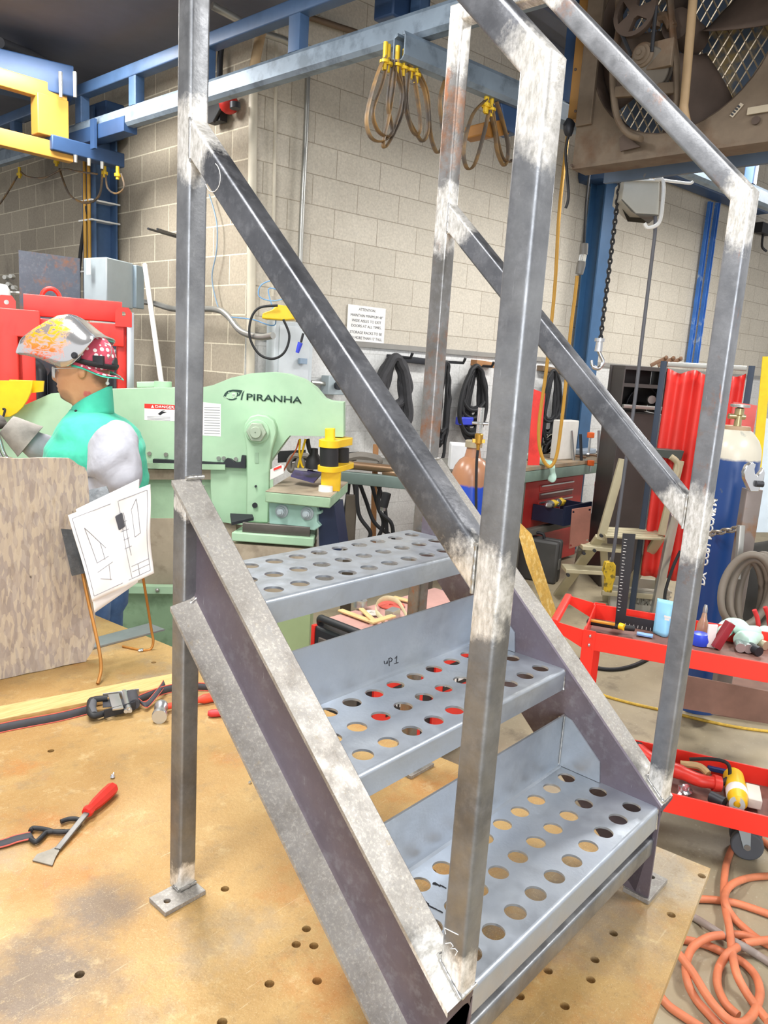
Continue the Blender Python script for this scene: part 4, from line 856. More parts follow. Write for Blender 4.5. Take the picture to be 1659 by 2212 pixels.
k_ = len(b.v); b.grid(headpt, 72, 92, closed_u=True); b.f += [list(range(k_, k_+72)), list(range(k_+72*91, k_+72*92))[::-1]]; b.m += [0, 0]
tp, bt = PW(180, 722), PW(200, 905); b.ball(PW(180, 727), .028, 12)
for sg in (1, -1):                                                     # ears
    c = PW(178, 801, .071*sg); b.ball(c + PY*sg*.004, (.019, .011, .031), 14, (PF - PY*sg*.35).normalized(), (PY*sg + PF*.35).normalized(), (UZ - PF*.15).normalized())
    b.tube([c + PY*sg*.007 + PF*(.014*math.cos(a)) + UZ*(.028*math.sin(a)) for a in [pi*k/9*1.5 + .3 for k in range(10)]], .0042, 8)
finger_hand(b, J['lw'], (J['lw']-J['le']).normalized(), -UZ, -PY, .5); finger_hand(b, J['rw'], (PF*.96 + UZ*.2).normalized(), (-UZ*.8 - PY*.2).normalized(), PY, .6, .9)
ob = b.build('tmp_body', M_SKIN); md = ob.modifiers.new('r', 'REMESH'); md.mode = 'VOXEL'; md.voxel_size = .0045
m2 = ob.modifiers.new('sm', 'SMOOTH'); m2.factor = .4; m2.iterations = 1
me = evalmesh(ob); bpy.data.objects.remove(ob)
bm = bmesh.new(); bm.from_mesh(me); seen = set(); comps = []
for v0 in bm.verts:
    if v0.index in seen: continue
    stack = [v0]; comp = []; seen.add(v0.index)
    while stack:
        q = stack.pop(); comp.append(q)
        for e in q.link_edges:
            w = e.other_vert(q)
            if w.index not in seen: seen.add(w.index); stack.append(w)
    comps.append(comp)
comps.sort(key=len); [bmesh.ops.delete(bm, geom=c, context='VERTS') for c in comps[:-1]]
bm.to_mesh(me); bm.free(); me.shade_smooth(); me.materials.clear(); me.materials.append(M_SKIN); me.name = 'person_body'
body = bpy.data.objects.new('person_body', me); COL.objects.link(body); par(body, person)
# eyes: whites under the brow, only just visible behind the glasses
for sg in (1, -1):
    b = MB(); b.ball(PW(131, 800, .032*sg), .0115, 12); b.build('eye', mat('eye_white', '#e2d9d0', .2), person)
# --- clothing
def cloth(name, h, h2=None, **k):
    t = NT(name); c = t.mix(t.rng(t.noise(5, 6, .65), .4, .66), lin(h), lin(h2 or h)); t.out(c, .8); t.bump(t.noise(9, 3, .45, dist=.5), .45, .03); t.b.inputs['Sheen Weight'].default_value = .1; return t.m
M_VEST = cloth('green_cotton', '#43bfa0', '#36a98c'); M_SLEEVE = cloth('grey_leather', '#a9aab2', '#93959e'); M_JEAN = cloth('blue_denim', '#31517f', '#4a6c99'); M_GLOVE = cloth('dirty_glove', '#a19b93', '#6e6a66')
VS = [(884,157,236,.075),(892,152,246,.10),(902,147,262,.155),(915,140,277,.185),(930,132,289,.205),(960,117,302,.222),(1000,105,309,.225),(1045,100,310,.222),(1100,98,305,.215),(1150,100,298,.21),(1200,104,294,.21),(1230,106,294,.212)]
def vest(s, t):
    v = 884 + (1230-884)*t; uf, ub, hw = interp(VS, v); xf, z = Q(uf, v); xb, _ = Q(ub, v); a = 2*pi*s; ca, sa = math.cos(a), math.sin(a)
    p = PWl((xf+xb)/2 + (xf-xb)/2*math.copysign(abs(ca)**.85, ca), hw*math.copysign(abs(sa)**.8, sa), z)
    d = (p - PWl((xf+xb)/2, 0, z)).normalized(); w = mnoise.noise(V((p.x*5, p.y*5, p.z*9)))*.016 + mnoise.noise(V((p.x*13, p.y*13, p.z*22)))*.008
    return p + d*w*min(1, t*6)
b = MB(); b.grid(vest, 64, 60, closed_u=True); vs_ = b.build('vest', M_VEST, person, solid=.004, ang=80)
def collar(s, t):
    a = 2*pi*s; ca, sa = math.cos(a), math.sin(a); uf, ub = 155 + 4*t, 243 - 4*t; vf, vb = 902 - 21*t, 893 - 59*t
    f = (1+ca)/2; u = ub + (uf-ub)*f; v = vb + (vf-vb)*f; x, z = Q(u, v); return PWl(x, (.083 - .014*t)*sa + .002*math.sin(a*5), z)
b = MB(); b.grid(collar, 48, 8, closed_u=True); b.build('collar', M_VEST, vs_, solid=.005, ang=80)
for u, v, y in ((164, 888, .055), (119, 961, .08)): b = MB(); b.ball(PW(u, v, y+.02), .006, 8); b.build('snap_button', M_BLACK, vs_)
def sleeve(name, path, radii, m, wr=.012):
    P_ = cr(path, 7); n = len(P_); R_ = []
    for i in range(n):
        f = i/(n-1)*(len(radii)-1); k = min(int(f), len(radii)-2); R_.append(radii[k]*(1-f+k) + radii[k+1]*(f-k))
    b = MB(); b.tube(P_, R_, 28)
    for i, v in enumerate(b.v):
        w = mnoise.noise(V((v.x*9, v.y*9, v.z*12)))*wr + mnoise.noise(v*28)*wr*.4; c = P_[min(i//28, n-1)]; b.v[i] = v + (v-c).normalized()*w
    return b.build(name, m, person, ang=80, sub=1)
sleeve('sleeve', [PW(250, 938, .12), PW(250, 948, .17), PW(244, 990, .235), PW(250, 1035, .25), PW(225, 1062, .24), PW(170, 1080, .19)], [.05, .085, .1, .098, .08, .058], M_SLEEVE, .02)
sleeve('sleeve', [PW(222, 940, -.1), PW(208, 955, -.19), PW(185, 1005, -.25), PW(150, 1005, -.24), PW(105, 976, -.19), PW(72, 957, -.155), PW(44, 938, -.135)], [.05, .08, .085, .075, .065, .058, .045], M_SLEEVE)
b = MB(); g0, g1 = PW(66, 954, -.15), PW(14, 917, -.12); b.tube(cr([g0, g0.lerp(g1, .5), g1], 6), [.086 - .04*k/12 for k in range(13)], 24); b.build('gauntlet', M_GLOVE, person, ang=80)
b = MB(); fw_ = (PF*.96 + UZ*.2).normalized(); finger_hand(b, g1, fw_, (-UZ*.8 - PY*.2).normalized(), PY, .65, 1.45); b.build('glove', mat('dark_glove', '#5e5a57', .8, 0, .3, 12), person, ang=80)
b = MB(); g0 = J['lw'].lerp(J['le'], .3); b.tube([g0, J['lw']], [.06, .045], 20); finger_hand(b, J['lw'], (J['lw']-J['le']).normalized(), -UZ, -PY, .5, 1.3); b.build('glove', M_GLOVE, person, ang=80)
b = MB(); b.lathe([(.165, 0), (.175, .1), (.18, .22), (.17, .28)], PWl(0, 0, .76), UZ, 32)
for y in (.1, -.1): b.tube(cr([PWl(0, y, .98), PWl(.01, y*1.1, .72), PWl(.02, y*1.15, .48), PWl(-.02, y*1.2, .25), PWl(-.035, y*1.2, .06)], 6), [.125]*3 + [.118]*6 + [.1]*8 + [.09]*8, 22)
b.build('jeans', M_JEAN, person, ang=80)
for y in (.12, -.12): b = MB(); b.ball(PWl(.06, y, .045), (.155, .052, .05), 18, PF, PY, UZ); b.cyl(PWl(-.035, y, .03), PWl(-.035, y, .17), .056, .06); b.bx(0, 0, 0, .001, .001, .001); b.v = b.v[:-8]; b.f = b.f[:-6]; b.m = b.m[:-6]; b.build('boot', mat('brown_boot', '#4a3628', .6, 0, .2), person, ang=80)
# --- polka-dot cap
def m_dots():
    t = NT('polka_cap'); vo = t.n('ShaderNodeTexVoronoi'); vo.inputs['Scale'].default_value = 42; vo.inputs['Randomness'].default_value = .25
    t.l(t.co, vo.inputs['Vector']); f = t.rng(vo.outputs['Distance'], .3, .36, 1, 0); t.out(t.mix(f, lin('#b8475a'), lin('#ece6e2')), .85); t.bump(t.noise(12, 3), .2); return t.m
CC = PW(192, 768)
def capp(s, t):
    a = 2*pi*s; th = t*pi*.62; e = .96; x = .108*math.sin(th)*math.cos(a); y = .088*math.sin(th)*math.sin(a); z = .098*math.cos(th)
    sl = -.12; return CC + PF*(x + z*-.12) + PY*y + UZ*(z + x*.22 + .004*math.sin(5*a)*t)
b = MB(); b.grid(capp, 40, 22, closed_u=True); b.ball(CC + UZ*.09, .02, 8); cap_ = b.build('cap', m_dots(), person, ang=80)
def brim(s, t):
    a = pi*(.42 + 1.16*s); r = 1.0 + .32*t; x = .104*r*math.cos(a); y = .088*(1+.12*t)*math.sin(a); zz = -.034 - .026*t + .022*math.sin(s*pi)*t*1.3 + .004*math.sin(s*19)*t
    return CC + PF*(x) + PY*y + UZ*(zz + x*.42)
b = MB(); b.grid(brim, 40, 8); b.build('cap_brim', M_VEST, cap_, solid=.003, ang=80)
b = MB(); b.grid(lambda s, t: brim(s*.62, t*.75) + UZ*.004 + PY*.003, 30, 6); b.build('brim_lining', bpy.data.materials['polka_cap'], cap_, solid=.002, ang=80)
b = MB(); b.ball(PW(232, 828, .03), .008, 8); b.tube([PW(234, 815, .03), PW(232, 828, .03)], .003, 6); b.build('cap_toggle', M_WHITEP, cap_)
# --- headband and chrome helmet
b = MB(); b.tube([CC + PF*(.112*math.cos(a)) + PY*(.094*math.sin(a)) + UZ*(-.022 + .112*math.cos(a)*.18) for a in [2*pi*k/40 for k in range(40)]], .011, 8, closed=True, flat=(.35, 1)); hb_ = b.build('headband', M_BLACK, person)
b = MB(); c = PW(227, 783, .0); b.lathe([(0, 0), (.026, 0), (.028, .012), (.022, .024), (0, .024)], c - PF*.02, -PF, 24); b.box(PW(213, 778, .072), (.04, .02, .035), PF, PY); b.build('ratchet_knob', M_DARK, hb_)
b = MB(); b.tube(cr([PW(226, 741, .05), PW(238, 748, .05), PW(241, 762, .05), PW(233, 775, .05)], 6), .0022, 6); b.build('head_strap', M_PIPE, hb_)
def m_flame():
    t = NT('chrome_flames'); co = t.co; p = PW(108, 728, .06); d = t.n('ShaderNodeVectorMath', operation='DISTANCE'); t.l(co, d.inputs[0]); d.inputs[1].default_value = p
    nz = t.noise(16, 6, .7, dist=1.6); w = t.math('ADD', d.outputs['Value'], t.math('MULTIPLY', t.math('SUBTRACT', nz, .5), .19))
    f = t.rng(w, .085, .115, 1, 0); streak = t.rng(t.noise(18, 3, .5, t.mapping((1, 1, 2.2), (.5, .4, 0)), dist=2.5), .4, .56, .15, 1)
    sp = t.n('ShaderNodeSeparateXYZ'); t.l(co, sp.inputs[0]); hz = t.rng(sp.outputs[2], p.z-.09, p.z+.03)
    fc = t.mix(hz, lin('#e8411f'), lin('#f6a51c')); f = t.math('MULTIPLY', f, streak)
    t.out(t.mix(f, lin('#c9cacc'), fc), t.math('ADD', t.math('MULTIPLY', f, .3), .16), t.math('SUBTRACT', .82, t.math('MULTIPLY', f, .65))); t.b.inputs['Coat Weight'].default_value = .4; return t.m
HT = [(38,759,761,.012),(46,745,764,.035),(55,729,766,.055),(80,711,769,.08),(110,694,776,.1),(135,682,786,.112),(155,680,793,.118),(172,688,791,.122),(185,698,784,.124),(200,711,770,.124),(213,722,753,.122),(226,729,737,.12)]
def helm(s, t):
    u = 38 + (226-38)*t; vt, vb, hw = interp(HT, u); x, zt_ = Q(u, vt); _, zb_h = Q(u, vb); a = pi*(-.0 + 1.0*s); 
    cz_ = zb_h; y = hw*math.copysign(abs(math.cos(a))**.62, math.cos(a)); z = zb_h + (zt_-zb_h)*(abs(math.sin(a))**.8)
    return PWl(x, y, z)
b = MB(); b.grid(helm, 40, 48); wh_ = b.build('welding_helmet', m_flame(), person, solid=.004, ang=70)
b = MB(); c = PW(163, 768, .118); b.lathe([(0, 0), (.022, 0), (.022, .006), (.013, .008), (.013, .015), (.008, .015), (.008, .02), (0, .02)], c - PY*.004, PY, 20); b.build('pivot_knob', M_DARK, wh_)
# --- clear safety glasses
b = MB()
def lens(s, t): a = (s-.5)*2.4; return PWl(Q(136, 800)[0] + .048*math.cos(a) - .012, .07*math.sin(a), Q(130, 793)[1] - .042*t)
b.grid(lens, 24, 6); sg_ = b.build('safety_glasses', mat('clear_plastic', '#e9eef0', .08, 0, 0, alpha=.4, coat=.6), person, solid=.002, ang=80)
for sg in (1, -1): b = MB(); b.bar(rsq(.004, .012, .001), PWl(Q(134, 795)[0], .068*sg, Q(134, 796)[1]), PW(176, 795, .078*sg), UZ); b.build('glasses_temple', mat('clear_plastic', '#e9eef0', .08, 0, 0, alpha=.4, coat=.6), sg_)
# locking pliers held in the glove
pz = thing('locking_pliers', PW(12, 960, -.1), 'bright steel locking pliers hanging from the glove at the left edge', 'pliers')
b = MB(); b.tube(cr([PW(-6, 930, -.07), PW(2, 955, -.07), PW(8, 975, -.07), PW(16, 988, -.07), PW(26, 991, -.07)], 6), .009, 10, flat=(1, .6)); b.build('long_handle', mat('chrome', '#d5d7d9', .2, .95, .05), pz)
b = MB(); b.tube(cr([PW(-10, 940, -.085), PW(-4, 965, -.085), PW(4, 985, -.085), PW(14, 995, -.085)], 6), .008, 10, flat=(1, .6)); b.build('lever', mat('chrome', '#d5d7d9', .2, .95, .05), pz)
# ================================================================ things standing and lying on the table
def m_osb():
    t = NT('strand_board'); c = None
    base = t.mix(t.rng(t.noise(3, 5, .6), .35, .65), lin('#a0948a'), lin('#8f837a'))
    for k, (rot, sc2, h) in enumerate(((.5, 1., '#b5a999'), (-.7, 1.2, '#8a7c70'), (1.4, .9, '#ac9d8c'), (2.3, 1.5, '#c4b49a'))):
        vo = t.n('ShaderNodeTexVoronoi'); vo.inputs['Scale'].default_value = 75*sc2; t.l(t.mapping((1, 1, .26), (0, rot, 0), (k, k*2, k)), vo.inputs['Vector'])
        f = t.rng(vo.outputs['Color'], .55, .6, 0, .75) ; base = t.mix(t.math('MULTIPLY', f, .6), base, lin(h))
    base = t.mix(t.rng(t.noise(30, 6, .7, t.mapping((1, 1, .3), (0, .6, 0))), .55, .7, 0, .5), base, lin('#7d6b58')); base = t.mix(t.rng(t.noise(28, 3), .71, .76, 0, .8), base, lin('#3c332b'))
    t.out(base, .85); t.bump(t.noise(24, 6, .7, t.mapping((1, 1, .4), (0, .6, 0))), .35); return t.m
M_OSB = m_osb()
ba = Z(0, 1469, TH); bb2 = Z(190, 1429, TH); od = (bb2-ba); od.z = 0; od.normalize(); on = V((-od.y, od.x, 0))
def OB(u, v): return PL(u, v, ba, on)
op = [OB(u, v) for u, v in ((-240,988),(0,988),(40,991),(90,989),(150,990),(160,996),(168,1003),(184,1010),(189,1024),(192,1060),(196,1150),(200,1250),(206,1330),(207,1385),(203,1400),(196,1412),(188,1424))]
zt_ = TH + .001
bot = [OB(185, 1428)]; k0 = op[-1]
bl = []
for k in range(16): f = k/15; p = OB(186, 1429).lerp(OB(-240, 1519), f); p.z = TH + .001 + (.006*abs(mnoise.noise(V((k*.7, 0, 0)))) if 0 < k < 15 else 0); bl.append(p)
b = MB(); b.pts(op + bl, on*.013); tag(b.build('strand_board', M_OSB, smooth=False), 'weathered grey-brown strand board panel standing upright on the table', 'board')
# drawing stand
st = thing('drawing_stand', (.47, 1.73, TH), 'steel sheet on two bent brown wire legs holding up the drawings', 'stand')
q = [FP(116, 1075, 2.34), FP(230, 1050, 2.47), FP(302, 1215, 2.45), FP(150, 1247, 2.32)]
b = MB(); b.pts(q, HF*.003); b.build('plate', m_steel('stand_plate', (), '#8b9094', '#62666a', metal=.8, rough=.3), st)
M_ROD = mat('copper_rod', '#a97435', .45, .4, .2)
def Zc(u, v, h=.004): return Z(u, v, TH + h)
f1 = Zc(211, 1477); f2 = Zc(325, 1402); f3 = Zc(265, 1396)
b = MB(); b.tube(cr([FP(176, 1225, 2.36), FP(189, 1290, 2.33), FP(206, 1365, 2.29), FP(216, 1415, 2.26), FP(218, 1448, 2.24), f1], 8), .0055, 10); b.build('wire_leg', M_ROD, st)
b = MB(); b.tube(cr([FP(305, 1225, 2.47), FP(316, 1290, 2.5), FP(327, 1360, 2.52), FP(331, 1385, 2.52), f2, Zc(305, 1404), f3], 8), .0045, 10); b.build('wire_leg', M_ROD, st)
b = MB(); b.ball(Zc(305, 1404, .005), (.012, .008, .005), 8, jit=.4); b.build('weld_dab', M_WELD, st)
M_PAPER = mat('paper', '#eceae8', .8, 0, .03, 4); M_LINE = mat('pencil_line', '#8f9096', .8)
def sheet(name, TL, TR, BR, BL, d0, d1, label, crease=None, amp=.012):
    r = thing(name, FP(BL[0], BL[1], d0), label, 'drawing', 'drawings on the stand')
    def fn(s, t):
        u = (TL[0]*(1-s)+TR[0]*s)*(1-t) + (BL[0]*(1-s)+BR[0]*s)*t; v = (TL[1]*(1-s)+TR[1]*s)*(1-t) + (BL[1]*(1-s)+BR[1]*s)*t
        dd = d0*(1-s) + d1*s - amp*(math.sin(s*7 + t*2.5) * .5 + .5) - .006*math.sin(t*9 + s*4)
        if crease: dd -= .02*max(0, 1 - abs(s-crease)*5)
        u += 4*math.sin(t*6 + 1)*(s-.3); return FP(u, v, dd)
    b = MB(); b.grid(fn, 26, 26); b.build('paper', M_PAPER, r, solid=.0008, ang=80)
    return r, fn
r2, f2_ = sheet('drawing_sheet', (165,1100), (298,1035), (296,1258), (205,1324), 2.322, 2.452, 'rear white drawing sheet, its corner sticking out below the front one', amp=.006)
r1, f1_ = sheet('drawing_sheet', (148,1113), (322,1046), (331,1238), (200,1300), 2.285, 2.42, 'large creased white drawing sheet in front on the wire stand', crease=.55)
def pline(b, fn, a, c, n=8, r=.0011): b.tube([fn(a[0] + (c[0]-a[0])*k/n, a[1] + (c[1]-a[1])*k/n) - HF*.0012 for k in range(n+1)], r, 4)
b = MB()
for a, c in (((.04,.05),(.96,.05)),((.96,.05),(.95,.95)),((.95,.95),(.05,.95)),((.05,.95),(.04,.05)),((.6,.05),(.66,.95)),((.68,.82),(.95,.82)),((.68,.88),(.95,.88)),((.78,.82),(.78,.95)),((.15,.2),(.3,.42)),((.3,.42),(.32,.62)),((.15,.2),(.2,.62)),((.2,.62),(.38,.6)),((.25,.35),(.36,.5)),((.75,.2),(.82,.1)),((.82,.1),(.86,.5)),((.75,.2),(.78,.52)),((.78,.52),(.86,.5)),((.65,.2),(.7,.7)),((.18,.72),(.42,.68)),((.2,.8),(.36,.86)),((.36,.7),(.34,.86)),((.6,.3),(.68,.3)),((.6,.4),(.7,.4)),((.62,.5),(.7,.5)),((.62,.6),(.72,.6))): pline(b, f1_, a, c)
o_ = b.build('printed_lines', M_LINE, r1)
mg = [f1_(.56, .20), f1_(.64, .19), f1_(.665, .36), f1_(.585, .37)]
b = MB(); b.pts([p - HF*.016 for p in mg], HF*.013); tag(b.build('magnet', mat('dark_magnet', '#55565c', .5, .3), bevel=.002), 'dark grey rectangular magnet pinning the drawing', 'magnet')
# flat bar
b = MB(); b.pts([Zc(u, v, .001) for u, v in ((196,1383),(322,1349),(356,1362),(196,1404))], UZ*.006); tag(b.build('flat_bar', mat('grey_bar', '#8f9394', .5, .5, .2)), 'short grey flat steel bar lying on the table behind the wire legs', 'flat bar')
# lumber
n0, n1 = Zc(-120, 1592, 0), Zc(395, 1488, 0); ld = (n1-n0); ld.z = 0; ld.normalize(); lw = V((-ld.y, ld.x, 0))
t = NT('pine'); c = t.mix(t.rng(t.noise(5, 5, .6, t.mapping((2, 30, 30), (0, 0, .05))), .35, .65), lin('#d6b27a'), lin('#c49a5f')); t.out(c, .65)
b = MB(); b.box((n0+n1)/2 + lw*.042 + UZ*.0105, ((n1-n0).length, .084, .019), ld, lw); tag(b.build('wood_plank', t.m, bevel=.002), 'pale pine plank lying across the table behind the ratchet strap', 'plank')
# ratchet strap
M_STRAP = mat('strap_black', '#3d3d42', .75, 0, .15, 30); M_STRAPR = mat('strap_red', '#c8594a', .75, 0, .1, 30); M_ZINC = mat('zinc', '#c2c4c6', .3, .85, .15)
rs_ = thing('ratchet_strap', Zc(250, 1540, 0), 'black ratchet buckle with red-edged webbing lying along the plank', 'ratchet strap')
def web(b1, b2, P_, w, up):
    """webbing strip with red edges: P_ centre line, up = across direction per point"""
    for mbk, a, c in ((b1, -.8, .8), (b2, -1, -.8), (b2, .8, 1)):
        mbk.grid(lambda s, t: P_[min(int(round(t*(len(P_)-1))), len(P_)-1)] + up[min(int(round(t*(len(P_)-1))), len(P_)-1)]*(w/2*(a + (c-a)*s)), 3, len(P_))
def strap(P_, w, upv, parent):
    P_ = cr(P_, 6); U = upv if isinstance(upv, list) else [upv]*len(P_); b1, b2 = MB(), MB(); web(b1, b2, P_, w, U)
    b1.build('webbing', M_STRAP, parent, solid=.002); b2.build('red_edge', M_STRAPR, parent, solid=.0022)
strap([Zc(-120, 1602, .013), Zc(0, 1573, .013), Zc(60, 1561, .013), Zc(130, 1548, .013), Zc(205, 1529, .014)], .026, (UZ + lw*.35).normalized(), rs_)
strap([Zc(300, 1511, .02), Zc(330, 1499, .022), Zc(365, 1488, .02), Zc(405, 1483, .016), Zc(450, 1484, .014)], .026, (UZ + lw*.2).normalized(), rs_)
strap([Zc(300, 1513, .02), Zc(312, 1522, .018), Zc(322, 1518, .016), Zc(345, 1490, .03), Zc(355, 1475, .03)], .022, (UZ*.6 + lw).normalized(), rs_)
rp = lambda u, v, h=.02: Z(u, v, TH+h)
b = MB(); hd_ = cr([rp(232, 1508, .034), rp(200, 1512, .034), rp(194, 1522, .03), rp(195, 1540, .022), rp(205, 1546, .018), rp(228, 1540, .016)], 6); b.tube(hd_, .009, 10); b.build('handle', M_BLACK, rs_)
b = MB(); b.tube([rp(200, 1513, .03), rp(198, 1530, .026), rp(202, 1544, .018)], .0125, 10); b.build('handle_grip', mat('grip_grey', '#57585c', .7), rs_)
for a, c in (((222,1507),(300,1496)), ((225,1543),(292,1524))): b = MB(); b.bar(rsq(.003, .026, .001), rp(*a, .02), rp(*c, .02), lw); b.build('frame_plate', M_DARK if a[1] > 1520 else M_ZINC, rs_)
b = MB(); b.bar(rsq(.03, .004, .001), rp(245, 1500, .035), rp(255, 1532, .03), ld); b.build('pawl', M_ZINC, rs_)
b = MB(); b.cyl(rp(268, 1495, .026), rp(278, 1534, .022), .009, .009, 14); b.build('spindle', M_ZINC, rs_); b = MB(); b.cyl(rp(285, 1500, .024), rp(290, 1522, .022), .016, .016, 14); b.build('webbing_roll', M_STRAP, rs_)
for u, v in ((272, 1537), (281, 1536)): b = MB(); b.cyl(rp(u, v-4, .02), rp(u, v, .02), .006, .006, 8); b.build('nut', M_ZINC, rs_)
b = MB(); b.grid(lambda s, t: rp(222 + 55*s, 1512 + 16*t + -3*s, .026), 4, 3); b.build('inner_webbing', M_STRAP, rs_, solid=.002)
# hammer
hm = thing('hammer', Zc(350, 1545, 0), 'steel-headed hammer with orange handle lying beside the tall left post', 'hammer')
h0, h1 = rp(352, 1506, .02), rp(345, 1545, .02); hx = (h1-h0).normalized()
b = MB(); b.lathe([(0, 0), (.0205, 0), (.0215, .004), (.0215, .016), (.015, .022), (.015, .05), (.0195, .056), (.0195, .072), (0, .074)], h1 + hx*.012, -hx, 20); b.build('head', M_ZINC, hm)
b = MB(); b.tube(cr([rp(352, 1528, .018), rp(430, 1512, .016), rp(470, 1504, .016), rp(530, 1494, .016)], 5), [.009]*6 + [.014]*10, 12); b.build('handle', mat('orange_grip', '#d8452b', .5), hm)
b = MB(); b.tube([rp(449, 1541, .012), rp(456, 1541, .012), rp(520, 1536, .012)], [.007, .011, .011], 12); tag(b.build('screwdriver', mat('red_grip', '#c22a2c', .45)), 'red round-handled screwdriver on the table left of the stringer', 'tool handle')
# scraper
sc_ = thing('scraper', Zc(150, 1800, 0), 'long chisel scraper with red plastic handle lying on the table', 'scraper')
s1, s2 = rp(186, 1756, .017), rp(247, 1699, .017); sx = (s2-s1).normalized(); sy = UZ.cross(sx)
b = MB(); L_ = (s2-s1).length; m_ = 14; prof = [(.011, 0), (.013, .004), (.013, .012), (.0105, .02), (.0135, .04), (.0155, L_*.7), (.015, L_-.008), (.009, L_), (0, L_+.001)]
b.lathe([(0, 0)] + prof, s1, sx, 8); b.build('handle', mat('red_plastic', '#d8322a', .3, 0, .12, 20), sc_, ang=25)
b = MB(); a0, a1 = rp(187, 1757, .016), rp(124, 1835, .006); b.bar(rsq(.013, .005, .001), a0, a1, sy); b.build('shank', mat('worn_steel', '#757370', .45, .6, .25, 20), sc_)
b = MB(); b.pts([rp(124, 1829, .005), rp(128, 1840, .004), rp(120, 1853, .003), rp(113, 1871, .0015), rp(70, 1860, .0015), rp(80, 1848, .0015), rp(108, 1838, .003)], UZ*.0025); b.build('blade', mat('worn_blade', '#7f7a70', .5, .5, .3, 30), sc_)
hk = thing('strap_hook', Zc(100, 1795, 0), 'black double-wire hook on a red-edged strap end beside the scraper', 'hook')
for px in ([(66,1812),(78,1818),(92,1806),(104,1797),(140,1796)], [(66,1795),(72,1789),(95,1791),(120,1797),(146,1796)], [(146,1796),(160,1793),(172,1780),(168,1770),(150,1769),(131,1775)]):
    b = MB(); b.tube(cr([rp(u, v, .008) for u, v in px], 6), .0052, 10); b.build('hook_wire', M_BLACK, hk)
strap([Zc(-90, 1840, .004), Zc(0, 1823, .005), Zc(35, 1812, .006), Zc(70, 1804, .008)], .028, V((-od.y, od.x, 0)), hk)
b = MB(); p = rp(243, 1678, .004); b.cyl(p, p+UZ*.006, .006, .003, 8); b.tube([p, p+V((.008, .008, .004))], .002, 6); tag(b.build('small_screw', M_ZINC), 'tiny bright screw beyond the red scraper handle', 'screw')
b = MB(); p = rp(540, 1690, .003); b.ball(p, (.005, .004, .004), 8, jit=.5); tag(b.build('metal_chip', M_WELD), 'small bright metal chip on the table left of the stringer', 'chip')
# ================================================================ right side of the shop
M_CONC = M_FLOOR
def bars(parent, name, pairs, w, h, m, pl=None, xd=None):
    for a, c in pairs: b = MB(); t_ = (V(c)-V(a)).normalized(); b.bar(rsq(w, h, min(w, h)*.15), a, c, xd or (HF if abs(t_.dot(HF)) < .9 else UZ)); b.build(name, m, parent)
# --- red welder power source below the table edge
M_CASE = mat('black_case', '#26272b', .45, 0, .15)
wz = .70
wA, wB = Z(690, 1337, wz), Z(788, 1382, wz); wx = wA.x; wy0, wy1 = wB.y - .02, wA.y + .02; wx = .5*(wA.x + wB.x)
ws = thing('welding_machine', (wx+.3, (wy0+wy1)/2, 0), 'red and black welding power source with lit red display, beyond the table edge', 'welding machine')
b = MB(); b.bx(wx, wy0+.012, .12, wx+.82, wy1, wz-.03); b.build('cabinet', M_CASE, ws, bevel=.012)
b = MB(); b.bx(wx+.04, wy0, .16, wx+.36, wy0+.014, wz-.09); sp1 = b.build('side_panel', M_RED, ws, bevel=.002)
b = MB(); b.bx(wx+.44, wy0, .16, wx+.80, wy0+.014, wz-.09); sp2 = b.build('side_panel', M_RED, ws, bevel=.002)
b = MB(); b.bx(wx+.12, wy0-.003, .34, wx+.3, wy0, .46); b.build('logo_band', M_CASE, sp1)
b = MB(); b.bx(wx+.50, wy0-.003, .34, wx+.72, wy0, .46); b.build('logo_band', M_CASE, sp2)
M_WHT = mat('logo_white', '#ecebe8', .5)
for x in (.13, .51):
    for i, P_ in enumerate(([(0, .36), (.018, .36), (.018, .44), (0, .44)], [(.03, .40), (.055, .44), (.055, .425), (.045, .40), (.055, .38), (.055, .365)], [(.07, .36), (.085, .36), (.085, .44), (.07, .44)], [(.1, .36), (.16, .36), (.16, .375), (.1, .375)])):
        b = MB(); b.pts([V((wx+x+q[0], wy0-.0035, q[1])) for q in P_], V((0, -.001, 0))); b.build('logo_stroke', M_WHT, sp1 if x < .3 else sp2)
for xw in (.1, .7):
    for yw in (wy0+.05, wy1-.05): b = MB(); b.cyl((wx+xw, yw-.02, .06), (wx+xw, yw+.02, .06), .06, .06, 20); b.build('wheel', M_BLACK, ws)
b = MB(); b.bx(wx+.04, wy0+.03, .06, wx+.78, wy1-.03, .125); b.build('undercarriage', M_CASE, ws)
b = MB(); b.tube(cr([(wx+.03, wy0+.01, wz-.03), (wx+.02, wy0+.02, wz+.0), (wx+.0, wy0+.08, wz+.012), (wx, wy1-.08, wz+.012), (wx+.02, wy1-.02, wz), (wx+.03, wy1-.01, wz-.03)], 6), .016, 10); b.build('carry_handle', M_BLACK, ws)
b = MB(); b.bx(wx+.08, wy0+.02, wz-.035, wx+.8, wy1-.01, wz-.01); b.build('top_mat', mat('pink_mat', '#b98f86', .7, 0, .15, 9), ws)
b = MB(); b.bx(wx-.008, wy0+.05, .36, wx+.002, wy1-.04, wz-.07); cpn = b.build('control_panel', mat('panel_brown', '#5a524c', .5), ws, bevel=.002)
b = MB(); b.bx(wx-.011, wy0+.10, .56, wx-.008, wy0+.19, .6); b.build('display', mat('red_digits_display', '#4a0d0d', .3), cpn)
for k, s_ in enumerate('188'):
    text('display_digit', s_, V((wx-.0115, wy0+.175-.026*k, .566)), V((0, -1, 0)), UZ, .028, mat('red_led', '#ff3030', .4, emit=4.), cpn, depth=.0005)
